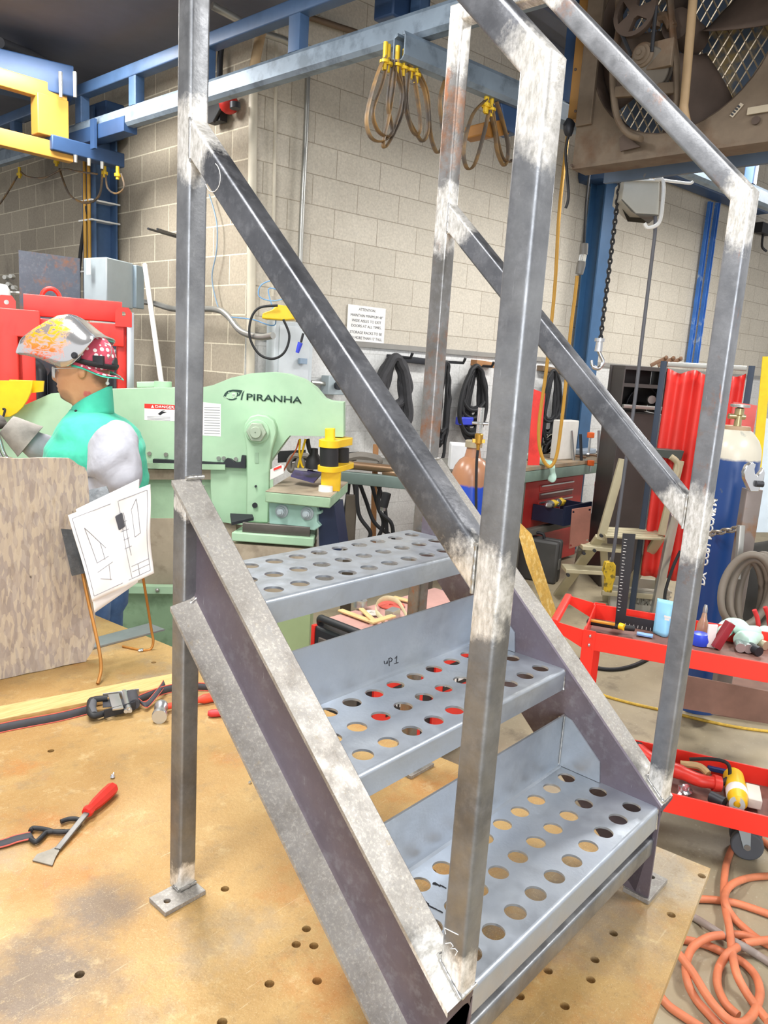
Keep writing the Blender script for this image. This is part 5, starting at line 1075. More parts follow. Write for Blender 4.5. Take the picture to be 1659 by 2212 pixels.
for k in range(2): b = MB(); p = V((wx-.008, wy0+.09+.11*k, .48)); b.cyl(p, p-V((.02, 0, 0)), .018, .014, 16); b.build('knob', M_BLACK, cpn)
b = MB(); b.bx(wx-.004, wy1-.012, .15, wx+.02, wy1+.008, wz-.03); b.build('red_edge', M_RED, ws)
# clutter on the welder top
zt = wz-.01; M_STICK = mat('pale_wood', '#d2b27d', .6, 0, .15, 12)
def wt(u, v, h=.0): return Z(u, v, zt+h)
for k, (a, c, w) in enumerate((((735,1318),(800,1342),.03), ((780,1315),(812,1345),.022), ((800,1345),(850,1330),.03), ((850,1290),(890,1300),.03))):
    b = MB(); b.bar(rsq(w, .008, .002), wt(*a, .012+.009*(k % 3)), wt(*c, .012+.009*(k % 3)), UZ.cross(V((1, 0, 0)))); tag(b.build('wood_stick', M_STICK), ['long pale wood stick, leftmost on the welder top', 'short pale wood stick leaning over the long one', 'thick pale wood stick at the front of the welder top', 'pale wood stick at the back right of the welder top'][k], 'stick', 'wood sticks on the welder')
for k, (u, v, r_, m, l) in enumerate(((845,1308,.06,mat('fiber_disc','#c2564a',.8),'large red-brown sanding disc on the welder top'), (803,1325,.035,mat('white_disc','#c9c5be',.6),'small white grinding disc on the welder top'), (778,1310,.03,M_ZINC,'metal cup beside the discs on the welder top'))):
    b = MB(); p = wt(u, v, .004+.004*k); b.lathe([(.011, 0), (r_, 0), (r_, .004 if k < 2 else .03), (.011, .004 if k < 2 else .03), (.011, 0)], p, UZ, 28); tag(b.build('grinding_disc' if k < 2 else 'metal_cup', m), l, 'disc' if k < 2 else 'cup')
b = MB(); P_ = cr([wt(878, 1330, .02), wt(860, 1300, .03), wt(835, 1292, .035), wt(815, 1302, .03), wt(813, 1322, .025), wt(830, 1340, .02)], 6); b.tube(P_, .008, 8, flat=(.25, 1.6)); tag(b.build('sanding_belt', mat('cream_belt', '#d3cda6', .7)), 'cream curled sanding belt on the welder top', 'belt')
b = MB(); b.bar([(-.02, -.02), (.02, -.02), (.02, .02), (-.02, .02)], wt(840, 1330, .022), wt(856, 1322, .022), UZ); tag(b.build('square_offcut', M_ZINC), 'short grey square tube offcut at the front of the welder top', 'tube offcut')
# --- steel material table with pipes and hanging cables behind the machine
mt = thing('material_table', FP(870, 1010, 5.2), 'long grey steel material table behind the green machine, carrying pipes', 'table'); mt.location.z = 0
zt2 = FP(850, 1014, 5.2).z; M_TOPG = mat('worn_grey_top', '#8d8b84', .5, .3, .2, 6)
b = MB(); q = [Z(735, 1008, zt2), Z(1040, 1014, zt2), Z(1070, 990, zt2), Z(735, 988, zt2)]; b.pts([p - UZ*.02 for p in q], UZ*.02); b.build('table_top', M_TOPG, mt)
b = MB(); b.bar(rsq(.05, .08, .005), FP(735, 1030, 5.15), FP(925, 1048, 5.0), HF); b.build('side_beam', mat('grey_green_beam', '#6f7f7a', .5, .2, .15), mt)
b = MB(); b.box(FP(935, 1046, 4.98), (.13, .1, .1), HR, HF); b.build('end_bracket', mat('teal_bracket', '#7fa399', .5), mt, bevel=.004)
b = MB(); b.pts([FP(918, 1062, 5.0), FP(956, 1062, 5.0), FP(956, 1080, 5.0), FP(946, 1105, 5.0), FP(928, 1105, 5.0), FP(918, 1080, 5.0)], HF*.06); b.build('gusset', mat('brown_steel', '#6b6258', .5, .4, .2), mt)
for u, d in ((937, 5.03), (760, 5.2)): p = FP(u, 1070, d); b = MB(); b.bar(rsq(.075, .075, .006), V((p.x, p.y, 0)), V((p.x, p.y, p.z)), HR); b.build('leg', mat('brown_steel', '#6b6258', .5, .4, .2), mt)
for k, (a, c) in enumerate((((738, 1003), (935, 1022)), ((830, 1020), (920, 1036)))):
    b = MB(); b.cyl(FP(*a, 5.2-.08*k), FP(*c, 5.0-.05*k), .028, .028, 18); tag(b.build('steel_pipe', mat('brown_pipe_steel', '#8b7057', .35, .6, .2)), ['longer brown steel pipe on the material table', 'shorter brown steel pipe at the front of the material table'][k], 'pipe', 'pipes on the material table')
b = MB(); b.pts([FP(600, 975, 5.3), FP(660, 972, 5.3), FP(660, 995, 5.3), FP(600, 1000, 5.3)], HF*.02); tag(b.build('black_plate', M_BLACK), 'black plate behind the opening of the green machine', 'plate')
b = MB(); b.pts([FP(745, 978, 5.35), FP(775, 976, 5.35), FP(775, 990, 5.35), FP(745, 996, 5.35)], HF*.02); tag(b.build('black_plate', M_BLACK), 'black plate just right of the yellow clamp', 'plate')
for k in range(5): b = MB(); 
b = MB(); P_ = [FP(625 + 10*math.cos(a*2) + a*6, 1000 + 16*math.sin(a*2), 5.25) for a in [k*.12 for k in range(60)]]; b.tube(P_, .02, 8); tag(b.build('coiled_hose', mat('grey_hose', '#77726a', .6, 0, .2)), 'grey coiled hose seen through the machine opening', 'hose')
b = MB(); b.tube(cr([FP(750, 990, 5.25), FP(780, 985, 5.25), FP(815, 992, 5.25), FP(812, 1000, 5.25), FP(770, 998, 5.25)], 6), .03, 8); tag(b.build('coiled_hose', mat('grey_hose', '#77726a', .6, 0, .2)), 'grey hose lying on the material table right of the clamp', 'hose')
gk = 'black cables under the material table'
for k, px in enumerate(([(755,1030),(748,1090),(738,1140),(745,1170)], [(762,1030),(768,1080),(752,1130),(762,1172)], [(772,1030),(790,1080),(810,1130),(850,1160)], [(800,1035),(815,1090),(828,1130),(815,1165)], [(812,1035),(830,1090),(835,1140),(836,1172)], [(822,1040),(818,1100),(845,1130),(850,1170)], [(770,1040),(775,1110),(800,1150),(790,1172)])):
    cable('black_cable', px, lambda u, v, k=k: FP(u, v, 5.35-.04*k), .014, M_BLACK, ['leftmost black cable beside the machine', 'second black cable beside the machine, kinked', 'black cable sweeping right to the tall rear post', 'black cable curling in the middle of the bundle', 'straight black cable of the right bunch', 'rightmost black cable of the bunch', 'black cable bending back left at its foot'][k] + ' below the material table', 'cable', gk)
tr_ = thing('welding_torch', FP(828, 1090, 5.0), 'black and chrome torch hanging below the material table', 'torch')
b = MB(); b.cyl(FP(836, 1065, 5.0), FP(828, 1095, 5.0), .03, .03, 14); b.build('body', M_BLACK, tr_); b = MB(); b.cyl(FP(828, 1095, 5.0), FP(827, 1103, 5.0), .02, .018, 12); b.build('tip', M_ZINC, tr_)
conduit([(812, 960), (808, 1080), (806, 1180)], lambda u, v: FP(u, v, 5.6), .022, 'thin wooden-brown vertical pipe behind the material table', mat('wood_brown', '#a07248', .6), 'pipe')
# --- cable bundles on wall hooks
def bundle(u, v, hgt, wdt, n, dist_off, label, m=None, r=.017, seed=1, blue=False):
    rnd = random.Random(seed); t_ = thing('cable_bundle', WR(u, v, dist_off), label, 'cable coil', 'cable bundles on the wall hooks')
    b = MB(); p = WR(u, v, 0); b.tube([p + NR*.02, p + NR*(dist_off+.08), p + NR*(dist_off+.1) + UZ*.04], .012, 8); b.build('hook', M_DARK, t_)
    for k in range(n):
        w = wdt*(.3 + .7*rnd.random()); h = hgt*(.55 + .45*rnd.random()); o = dist_off + .1*rnd.random(); P_ = []
        for j in range(24):
            a = 2*pi*j/24; x = w/2*math.sin(a); zz = -h/2 + h/2*math.cos(a)
            P_.append(WR(u, v, o) + DR*(x*(1 - .35*math.cos(a)) + .01*rnd.uniform(-1, 1)) + UZ*zz)
        b = MB(); b.tube(cr(P_, 3, True), r*(.8+.4*rnd.random()), 8, closed=True); b.build('cable_loop', m or M_BLACK, t_)
    if blue: b = MB(); b.box(WR(u, v, dist_off+.08) - UZ*(hgt*.72) - DR*(wdt*.3), (.16, .07, .07), DR, NR); b.build('blue_clamp', mat('blue_plastic', '#3a48c4', .4), t_, bevel=.01)
    return t_
bundle(855, 772, .66, .36, 6, .1, 'thick black cable bundle on the wall hook left of the rusty rear post', mat('sleeved_cable', '#3a3a3d', .8, 0, .25, 20), .03, 3)
bundle(965, 782, 1.0, .16, 6, .12, 'narrow bundle of thin black cables right behind the rusty rear post', None, .012, 5)
bundle(1030, 790, .66, .32, 14, .1, 'large coil of black cable with a blue clamp above the brown gas cylinder', None, .018, 8, True)
bundle(1197, 800, .82, .32, 14, .12, 'tangled black leads on the wall just right of the front left post', None, .012, 11)
for k, (u0, v0, u1, v1, m) in enumerate(((840, 772, 925, 782, M_DARK), (1022, 783, 1062, 789, mat('wood_brown', '#a07248', .6)), (1165, 795, 1240, 808, mat('dark_wood', '#6d5a46', .7)))):
    b = MB(); b.bar(rsq(.05, .09, .004), WR(u0, v0, .03), WR(u1, v1, .03), UZ); tag(b.build('hook_rail', m), ['dark hook rail left of the rusty rear post', 'wooden hook board above the big coil', 'dark wooden hook board right of the front post'][k], 'rail')
# --- brown and blue gas cylinder with flowmeter
def m_cyl(name, stops, spots):
    t = NT(name); sp = t.n('ShaderNodeSeparateXYZ'); t.l(t.co, sp.inputs[0]); c = lin(stops[0][1])
    for z, h in stops[1:]: c = t.mix(t.rng(t.math('ADD', sp.outputs[2], t.math('MULTIPLY', t.noise(16, 4), .03)), z+.008, z+.02), c, lin(h))
    for sc2, lo, h in spots: c = t.mix(t.rng(t.noise(sc2, 5, .65, t.mapping((1, 1, .6))), lo, lo+.1, 0, .7), c, lin(h))
    t.out(c, .3); return t.m
g0 = FP(1020, 1000, 4.4); zs = FP(1018, 1033, 4.4).z; zn = FP(1024, 966, 4.4).z
gc = thing('gas_bottle', V((g0.x, g0.y, 0)), 'brown-topped blue gas cylinder with a brass flowmeter behind the left front post', 'gas cylinder')
b = MB(); R_ = .115; b.lathe([(0, 0), (R_*.95, 0), (R_, .02), (R_, zs), (R_*.97, zs+.03), (R_*.86, zs+.07), (R_*.66, zs+.105), (R_*.42, zs+.125), (R_*.34, zn-.01), (R_*.34, zn+.01), (0, zn+.01)], V((g0.x, g0.y, 0)), UZ, 40)
b.build('cylinder_body', m_cyl('blue_brown_cyl', ((0, '#2149b8'), (FP(1018, 1045, 4.4).z, '#a9795a')), ((22, .66, '#7d8fc0'),)), gc)
b = MB(); p = V((g0.x, g0.y, zn)); b.lathe([(0, 0), (.05, 0), (.05, .035), (.045, .04), (0, .04)], p, UZ, 24); b.build('neck_ring', mat('cream_metal', '#b3a98f', .4, .4), gc)
a = FP(1031, 985, 4.25); M_BR = mat('brass', '#c89b45', .3, .8, .15)
def up_(v): return V((a.x, a.y, FP(1031, v, 4.25).z))
b = MB(); b.lathe([(0, up_(972).z), (.008, up_(972).z), (.012, up_(960).z), (.022, up_(957).z), (.024, up_(938).z), (.018, up_(936).z), (0, up_(935).z)], V((a.x, a.y, 0)), UZ, 16); b.box(V((a.x, a.y, up_(952).z)), (.07, .025, .02), HR, HF); b.build('brass_valve', M_BR, gc)
b = MB(); b.cyl(up_(935), up_(880), .018, .018, 16); b.build('flow_tube', mat('clear_tube', '#eef1ee', .1, trans=.8), gc)
b = MB(); b.cyl(up_(914) - HR*.045, up_(914) + HR*.045, .009, .009, 10); b.build('cross_pipe', M_ZINC, gc)
b = MB(); b.tube(cr([up_(972), up_(1000), up_(1060) + HR*.01, up_(1120) + HR*.02, up_(1200)], 6), .008, 8); b.build('hose', M_BLACK, gc)
b = MB(); b.box(FP(993, 985, 5.2), (.14, .2, .17), HR, HF); tag(b.build('white_box', mat('white_box', '#dfe1e3', .5), bevel=.006), 'white box on the bench behind the brown gas cylinder', 'box')
# --- workbench with red tool chest
M_BENCH = mat('bench_green_grey', '#7f9388', .5, .15, .15); M_BLEG = mat('bench_leg', '#6d6a62', .5, .2, .2)
zb3 = 1.0; w0, w1 = Z(1130, 1011, zb3), Z(1344, 987, zb3); wd_ = (w1-w0); wd_.z = 0; wl_ = wd_.length; wd_.normalize(); wn = V((-wd_.y, wd_.x, 0))
if wn.dot(HF) < 0: wn = -wn
wb = thing('workbench', (w0+w1)/2, 'grey-green steel workbench piled with tools, right of the front left post', 'workbench'); wb.location.z = 0
w0 = w0 - wd_*.7; wl_ += .7
def WB(a, d, z): return V((w0.x, w0.y, 0)) + wd_*a + wn*d + UZ*z
b = MB(); b.pts([WB(0, 0, zb3-.03), WB(wl_, 0, zb3-.03), WB(wl_, .5, zb3-.03), WB(0, .5, zb3-.03)], UZ*.03); b.build('bench_top', mat('bench_top', '#a58f74', .6, 0, .25, 5, '#8d8f86'), wb)
b = MB(); b.bar(rsq(.05, .09, .004), WB(0, .02, zb3-.08), WB(wl_, .02, zb3-.08), wn); b.build('apron', M_BENCH, wb)
for a_, d_ in ((.75, .05), (wl_-.1, .05), (.75, .45), (wl_-.1, .45)):
    b = MB(); b.bar(rsq(.08, .08, .006), WB(a_, d_, 0), WB(a_, d_, zb3-.1), wd_); b.build('leg', M_BLEG, wb)
b = MB(); b.pts([WB(wl_-.22, .0, zb3-.12), WB(wl_, .0, zb3-.12), WB(wl_-.04, 0, zb3-.2), WB(wl_-.1, 0, zb3-.28), WB(wl_-.16, 0, zb3-.2)], wn*.01); b.build('gusset', mat('red_brown_gusset', '#9c6a5c', .6), wb)
b = MB(); b.bar(rsq(.06, .06, .005), WB(.75, .05, .42), WB(wl_-.1, .05, .42), UZ); b.build('cross_rail', M_BLEG, wb)
tcst = thing('tool_chest', WB(1.1, .4, 0), 'red tool chest with an open navy drawer under the workbench', 'tool chest')
M_TC = mat('tool_chest_red', '#b5302a', .45, 0, .15)
b = MB(); c = WB(wl_*.55, .31, .43); b.box(c, (wl_*.54, .3, .8), wd_, wn); b.build('chest_body', M_TC, tcst, bevel=.008)
for k in range(3): b = MB(); b.box(WB(wl_*.62, .165, .76-.075*k), (.62, .02, .06), wd_, wn); dw = b.build('drawer', [M_TC, mat('drawer_dark', '#7d3a33', .4, .2), M_TC][k], tcst, bevel=.004); b = MB(); b.box(WB(wl_*.62, .15, .78-.075*k), (.6, .015, .012), wd_, wn); b.build('drawer_handle', M_ZINC, dw)
dq = FP(1240, 1080, 5.9)
b = MB(); b.box(WB(wl_*.56, .0, .5), (.5, .3, .02), wd_, wn); b.box(WB(wl_*.56, -.15, .57), (.5, .02, .17), wd_, wn); b.box(WB(wl_*.56-.25, 0, .56), (.02, .3, .14), wd_, wn); b.box(WB(wl_*.56+.25, 0, .56), (.02, .3, .14), wd_, wn); b.build('open_drawer', mat('navy_drawer', '#232b44', .45), tcst)
b = MB(); b.box(WB(wl_*.56, -.163, .56), (.16, .004, .03), wd_, wn); b.build('drawer_label', mat('label_grey', '#8f939b', .5), tcst)
for k in range(4): b = MB(); p = WB(wl_*.45 + .07*k, -.02, .66); b.ball(p, (.05, .04, .035), 10, wd_, wn, jit=.4); tag(b.build('drawer_tool', [M_ZINC, mat('yellow_tool', '#d8b73a', .5), M_ZINC, mat('yellow_tool', '#d8b73a', .5)][k]), ['leftmost grey tool heaped in the open drawer', 'left yellow tool heaped in the open drawer', 'right grey tool heaped in the open drawer', 'rightmost yellow tool heaped in the open drawer'][k], 'tool', 'tools in the open drawer')
b = MB(); qo = FP(1254, 1140, 5.48); qv = [((p-qo).dot(HR), (p-qo).z) for p in (FP(1236, 1100, 5.48), FP(1278, 1094, 5.48), FP(1272, 1172, 5.48), FP(1229, 1186, 5.48))]; b.holes(qv, [circ(.008, 10, x*.84, y*.84) for x, y in qv], qo, HR, UZ, HF, .012); tag(b.build('rusty_plate', mat('rust_red_plate', '#8a5a4c', .7, .1, .2), bevel=.002), 'square rusty red plate with corner holes hung in front of the bench', 'plate')
b = MB(); b.bar(rsq(.05, .05, .004), FP(1257, 1182, 5.55), Z(1245, 1230, .0), HR); tag(b.build('plate_stand', M_BLEG), 'short post under the rusty red plate', 'post')
# helmet and tools on the bench
hz = zb3
hp_ = Z(1200, 984, hz); hmt = thing('spare_helmet', hp_, 'grey welding helmet lying on the workbench', 'helmet')
def hshell(s, t): a = pi*s; th = pi*.5*t; return hp_ + UZ*.01 + HR*(.13*math.cos(a)*math.cos(th*.9)) + UZ*(.2*math.sin(a)**.7*math.cos(th*.6)) + HF*(.02 + .2*t)
b = MB(); b.grid(hshell, 24, 12); b.build('shell', mat('silver_shell', '#a5a596', .3, .3, .2), hmt, solid=.006)
b = MB(); b.tube([hp_ + UZ*.02 + HR*(.10*math.cos(a)) + HF*.04 + UZ*(.13*math.sin(a)) for a in [pi*k/12 for k in range(13)]], .018, 8); b.build('headgear', M_BLACK, hmt)
rz = random.Random(4)
for k in range(9):
    u = 1215 + 13*k + rz.uniform(-4, 4); v = 985 - .6*k + rz.uniform(-6, 6); p = Z(u, v, hz+.012); d_ = (HR*math.cos(k*1.9) + HF*.6*math.sin(k*1.9)); L_ = rz.uniform(.06, .15)
    b = MB(); b.cyl(p - d_*L_, p + d_*L_ + UZ*.02, .013, .008, 8); b.ball(p + d_*L_ + UZ*.02, (.024, .018, .012), 8)
    tag(b.build('hand_tool', [M_ZINC, M_DARK, mat('brown_tool', '#7a5c44', .5)][k % 3]), ['grey hand tool right beside the spare helmet', 'dark hand tool lying right of the helmet', 'brown-handled tool near the helmet', 'grey tool in the middle of the bench clutter', 'dark tool in the middle of the bench clutter', 'brown tool in the middle of the bench clutter', 'grey tool near the right end of the bench', 'dark tool near the right end of the bench', 'brown tool at the right end of the bench'][k], 'tool', 'hand tools on the workbench')
b = MB(); b.box(Z(1262, 975, hz+.05), (.32, .1, .05), wd_, wn); tag(b.build('blue_tray', mat('grey_blue_tray', '#9aa6b4', .5), bevel=.01), 'grey-blue tray on the workbench behind the loose tools', 'tray')
for k, (u, v) in enumerate(((1276, 940), (1276, 1000), (1292, 1046))):
    cl_ = thing('bar_clamp', FP(u, v, 6.2 if k < 1 else 5.9), ['orange-headed bar clamp standing at the back of the bench', 'orange clamp lying at the front edge of the bench', 'orange clamp hanging below the bench edge'][k], 'clamp', 'orange clamps')
    p = FP(u, v, 6.9) if k < 1 else PL(u, v, WB(0, -.035, 0), wn); b = MB(); b.box(p, (.06, .04, .05), HR, HF); b.build('head', mat('orange_plastic', '#ee6a2a', .45), cl_, bevel=.006); b = MB(); b.cyl(p, p - UZ*(.16 if k < 1 else .08), .009); b.build('bar', M_ZINC, cl_)
for k in range(4):
    u = 1240 + 17*k + (20 if k > 1 else 0); p = FP(u, 985, 6.98); q = FP(u-6+3*k, 930 + 8*(k % 2), 6.98); b = MB(); b.tube([V((p.x, p.y, hz)), q], .014, 8); tag(b.build('standing_bar', [M_ZINC, M_DARK, M_ZINC, M_DARK][k]), ['leftmost bright bar', 'left dark bar', 'right bright bar', 'rightmost dark bar'][k] + ' leaning up behind the workbench', 'bar', 'bars behind the workbench')
def rag(name, pts_, r, m, label, seed=0):
    b = MB(); P_ = cr(pts_, 5); b.tube(P_, [r*(.8 + .5*abs(mnoise.noise(p*9 + V((seed, 0, 0))))) for p in P_], 14)
    b.v = [v + mnoise.noise_vector(v*22)*r*.45 for v in b.v]; return tag(b.build(name, m, sub=1, ang=80), label, 'rag')
M_MINT = cloth('mint_rag', '#bfe0d2', '#a6cdbd')
rag('mint_rag', [Z(1135, 985, hz+.03), Z(1155, 990, hz+.035), Z(1180, 1000, hz+.03), Z(1192, 1006, hz+.02), FP(1194, 1022, 6.25), FP(1192, 1040, 6.25)], .03, M_MINT, 'mint green rag hanging over the edge of the workbench')
# --- yellow power cord with inline connector, hanging
cable('extension_cord', [(1230,262),(1222,330),(1208,460),(1200,600),(1192,690),(1180,800),(1166,900),(1164,950),(1172,990),(1188,1008),(1202,985),(1212,920),(1222,830),(1232,720),(1242,640),(1247,596)], lambda u, v: FP(u, v, 5.3), .012, mat('yellow_cable', '#b98b2f', .5), 'long yellow cord hanging in a loop right of the front left post', 'cord')
ic = thing('inline_connector', FP(1257, 560, 5.3), 'grey translucent inline plug connector hanging above the yellow cord', 'connector')
b = MB(); c0, c1, c2, c3 = FP(1262, 526, 5.3), FP(1260, 550, 5.3), FP(1257, 565, 5.3), FP(1251, 592, 5.3); b.lathe([(0, 0), (.026, 0), (.028, .02), (.028, (c0-c1).length)], c0, (c1-c0).normalized(), 16); b.build('plug_half', mat('grey_plug', '#6f6d68', .3), ic)
b = MB(); b.cyl(c1, c2, .024, .024, 16); b.build('clear_sleeve', mat('clear_tube', '#eef1ee', .1, trans=.8), ic); b = MB(); b.lathe([(.027, 0), (.03, .03), (.026, (c2-c3).length), (0, (c2-c3).length)], c2, (c3-c2).normalized(), 16); b.build('plug_half', mat('grey_plug', '#6f6d68', .3), ic)
b = MB(); b.tube(cr([FP(1262, 526, 5.3), FP(1266, 440, 5.3), FP(1274, 370, 5.3)], 5), .008, 8); b.build('cord', M_BLACK, ic)
# --- blue jib column with yellow swivel
jp = WR(1283, 600, .16)
jc = thing('jib_column', V((jp.x, jp.y, 0)), 'deep blue jib crane column with a yellow swivel head', 'column')
b = MB(); hh = FP(1325, 400, 7.0).z; hh = PL(1310, 400, jp, NR).z
b.bar([(-.09, -.09), (.09, -.09), (.09, -.075), (.01, -.075), (.01, .075), (.09, .075), (.09, .09), (-.09, .09), (-.09, .075), (-.01, .075), (-.01, -.075), (-.09, -.075)], V((jp.x, jp.y, 0)), V((jp.x, jp.y, hh)), DR); b.build('post', mat('deep_blue', '#33597f', .4, .1, .12), jc, ang=20)
b = MB(); b.lathe([(0, hh), (.24, hh), (.26, hh+.05), (.26, hh+.1), (.2, hh+.12), (0, hh+.12)], V((jp.x, jp.y, 0)), UZ, 32); b.build('swivel_base', M_NAVY, jc)
b = MB(); b.lathe([(0, hh+.12), (.29, hh+.12), (.3, hh+.15), (.29, hh+.19), (.22, hh+.24), (0, hh+.26)], V((jp.x, jp.y, 0)), UZ, 32); b.build('swivel_head', M_YEL, jc)
b = MB(); b.bar(rsq(.12, .2, .008), V((jp.x, jp.y, hh+.32)), V((jp.x, jp.y, hh+.32)) + DR*3.2, UZ); b.build('jib_arm', M_NAVY, jc)
# --- chain hoist
HD = 4.7
ho = thing('chain_hoist', FP(1385, 430, HD), 'grey chain container of a hoist hung on chains, with load chain and chrome hook', 'hoist')
pc = [(1350,387),(1425,389),(1423,464),(1373,461),(1343,430)]
b = MB(); b.pts([FP(u, v, HD) for u, v in pc], HF*.2); b.build('chain_container', mat('hoist_grey', '#aba99f', .5, .1, .08), ho, bevel=.004)
b = MB(); P_ = [FP(1343, 430, HD+.001), FP(1373, 462, HD+.001), FP(1423, 465, HD+.001), FP(1402, 482, HD+.12), FP(1356, 478, HD+.12), FP(1340, 440, HD+.1)]; b.add(P_, [(0, 1, 2, 3, 4, 5)]); b.build('bottom_pan', mat('hoist_dark', '#5c5b56', .5, .1, .1), ho, solid=.004)
b = MB(); b.bar(rsq(.012, .02, .003), FP(1350, 388, HD-.01), FP(1425, 390, HD-.01), UZ); b.build('rim', M_WHITEP, ho)
def chain(parent, a, c, pitch, wr_, m, name='chain', lim=140):
    n = max(2, int((V(c)-V(a)).length/pitch)); n = min(n, lim); t_ = (V(c)-V(a)).normalized(); x, y = frame(t_, HF)
    b = MB()
    for i in range(n):
        o = V(a).lerp(V(c), (i+.5)/n); s_ = x if i % 2 else y; L_ = (V(c)-V(a)).length/n*.62; w = L_*.55
        b.tube([o + t_*(L_*math.cos(k)) + s_*(w*math.sin(k)) for k in [2*pi*j/10 for j in range(10)]], wr_, 6, closed=True)
    return b.build(name, m, parent)
M_BRN = mat('brass_chain', '#b9994f', .35, .7)
chain(ho, FP(1385, 387, HD+.05), FP(1389, 335, HD+.05), .035, .005, M_BRN, 'hanging_chain'); chain(ho, FP(1416, 387, HD+.05), FP(1401, 338, HD+.05), .035, .005, M_BRN, 'hanging_chain'); chain(ho, FP(1364, 385, HD+.05), FP(1366, 365, HD+.05), .03, .005, M_DARK, 'hanging_chain')
chain(ho, FP(1341, 376, HD+.1), FP(1297, 735, HD+.1), .028, .0062, M_BLACK, 'load_chain')
h_ = FP(1295, 738, HD+.1)
b = MB(); b.cyl(h_ + UZ*.02, h_ - UZ*.0, .03, .03, 16); b.cyl(h_, h_ - UZ*.06, .02, .024, 16); b.build('hook_block', M_ZINC, ho)
b = MB(); o = h_ - UZ*.11; b.tube(cr([o + UZ*.055, o + UZ*.03 + HR*.014, o + HR*.036 - UZ*.012, o + HR*.012 - UZ*.05, o - HR*.026 - UZ*.04, o - HR*.036 - UZ*.004], 7), [.012]*20 + [.014]*8 + [.009]*8, 12); b.build('load_hook', mat('chrome', '#d5d7d9', .2, .95, .05), ho)
b = MB(); b.tube(cr([FP(1415, 386, HD-.02), FP(1432, 390, HD-.02), FP(1432, 430, HD-.02), FP(1424, 480, HD-.02), FP(1400, 492, HD-.02), FP(1392, 482, HD-.02)], 6), .011, 8); b.build('white_cord', M_WHITEP, ho)
b = MB(); b.tube(cr([FP(1425, 388, HD-.01), FP(1460, 393, HD-.01), FP(1490, 396, HD-.01), FP(1497, 392, HD-.01)], 5), .008, 8); b.build('white_cord', M_WHITEP, ho)
pd_ = thing('pendant_control', FP(1320, 1250, HD), 'yellow pendant control box hanging on a long dark cable in front of the step ladder', 'control')
b = MB(); b.tube(cr([FP(1415, 455, HD+.03), FP(1415, 500, HD), FP(1408, 560, HD), FP(1386, 740, HD), FP(1372, 860, HD), FP(1350, 1010, HD), FP(1338, 1100, HD), FP(1325, 1195, HD), FP(1321, 1212, HD+.015)], 6), .011, 8); b.build('cord', mat('grey_cord', '#55565c', .5), pd_)
b = MB(); b.pts([FP(u, v, HD) for u, v in ((1309,1215),(1326,1215),(1331,1222),(1330,1250),(1326,1260),(1322,1281),(1307,1279),(1309,1250),(1304,1235))], HF*.05); b.build('pendant_box', mat('worn_yellow', '#c9a724', .5, 0, .3, 20, '#6d6024', .52, .6, 30), pd_, bevel=.006)
b = MB(); b.cyl(FP(1320, 1217, HD+.02), FP(1322, 1205, HD+.02), .013); b.build('strain_relief', M_PIPE, pd_)
# --- exhaust fan
fp0 = A(1240, 362, 4.05); fn_ = V((NL.x, NL.y, 0)).normalized(); fd = -DL
def FA(u, v, o=0): return PL(u, v, fp0 + fn_*o, fn_)
M_FAN = mat('rusty_fan', '#726454', .7, .1, .3, 5, '#614833', .5, .68, 4); M_FAND = mat('fan_brown', '#54463d', .7, .1, .25, 6)
fan = thing('exhaust_fan', FA(1450, 180), 'big rusty square exhaust fan with belt drive and wire grille, upper right', 'fan')
FC = FA(1472, 62); fr = .46
def f2(p): return ((p-FC).dot(fd), (p-FC).z)
fo = [f2(FA(u, v)) for u, v in ((1236, 363), (1410, 337), (1720, 292))]
x0 = fo[0][0]; zb_ = fo[0][1]; x1 = x0 + 1.32
b = MB(); b.holes([(x0, zb_), (x1, zb_), (x1, zb_+1.35), (x0, zb_+1.35)], [circ(fr, 48)], FC, fd, UZ, -fn_, .012); b.build('front_panel', M_FAN, fan)
b = MB(); n_ = 48
b.grid(lambda s, t: FC + fd*((fr+.0)*math.cos(2*pi*s)) + UZ*(fr*math.sin(2*pi*s)) - fn_*(.16*t), 48, 3, closed_u=True); b.build('inlet_ring', M_FAND, fan, solid=.006)
b = MB(); b.box(FC + fd*((x0+.05)) + UZ*(zb_+.75) + fn_*.012, (.09, .02, 1.1), fd, fn_); b.build('side_flange', M_FAN, fan, bevel=.003)
b = MB(); b.box(FC + fd*((x0+x1)/2) + UZ*(zb_+.0) - fn_*.07, (x1-x0, .15, .015), fd, fn_); b.build('bottom_flange', M_FAN, fan)
for k in range(4):
    a0 = pi/2*k + .25; b = MB()
    def bl_(s, t): r_ = .09 + (fr-.1)*t; a = a0 + (s-.5)*(.95 - .2*t); return FC + fd*(r_*math.cos(a)) + UZ*(r_*math.sin(a)) - fn_*(.1 + (s-.5)*.13*(1.1-.4*t))
    b.grid(bl_, 10, 8); b.build('blade', M_FAND, fan, solid=.004)
b = MB(); b.cyl(FC - fn_*.16, FC + fn_*.06, .07, .07, 20); b.build('hub', M_FAND, fan)
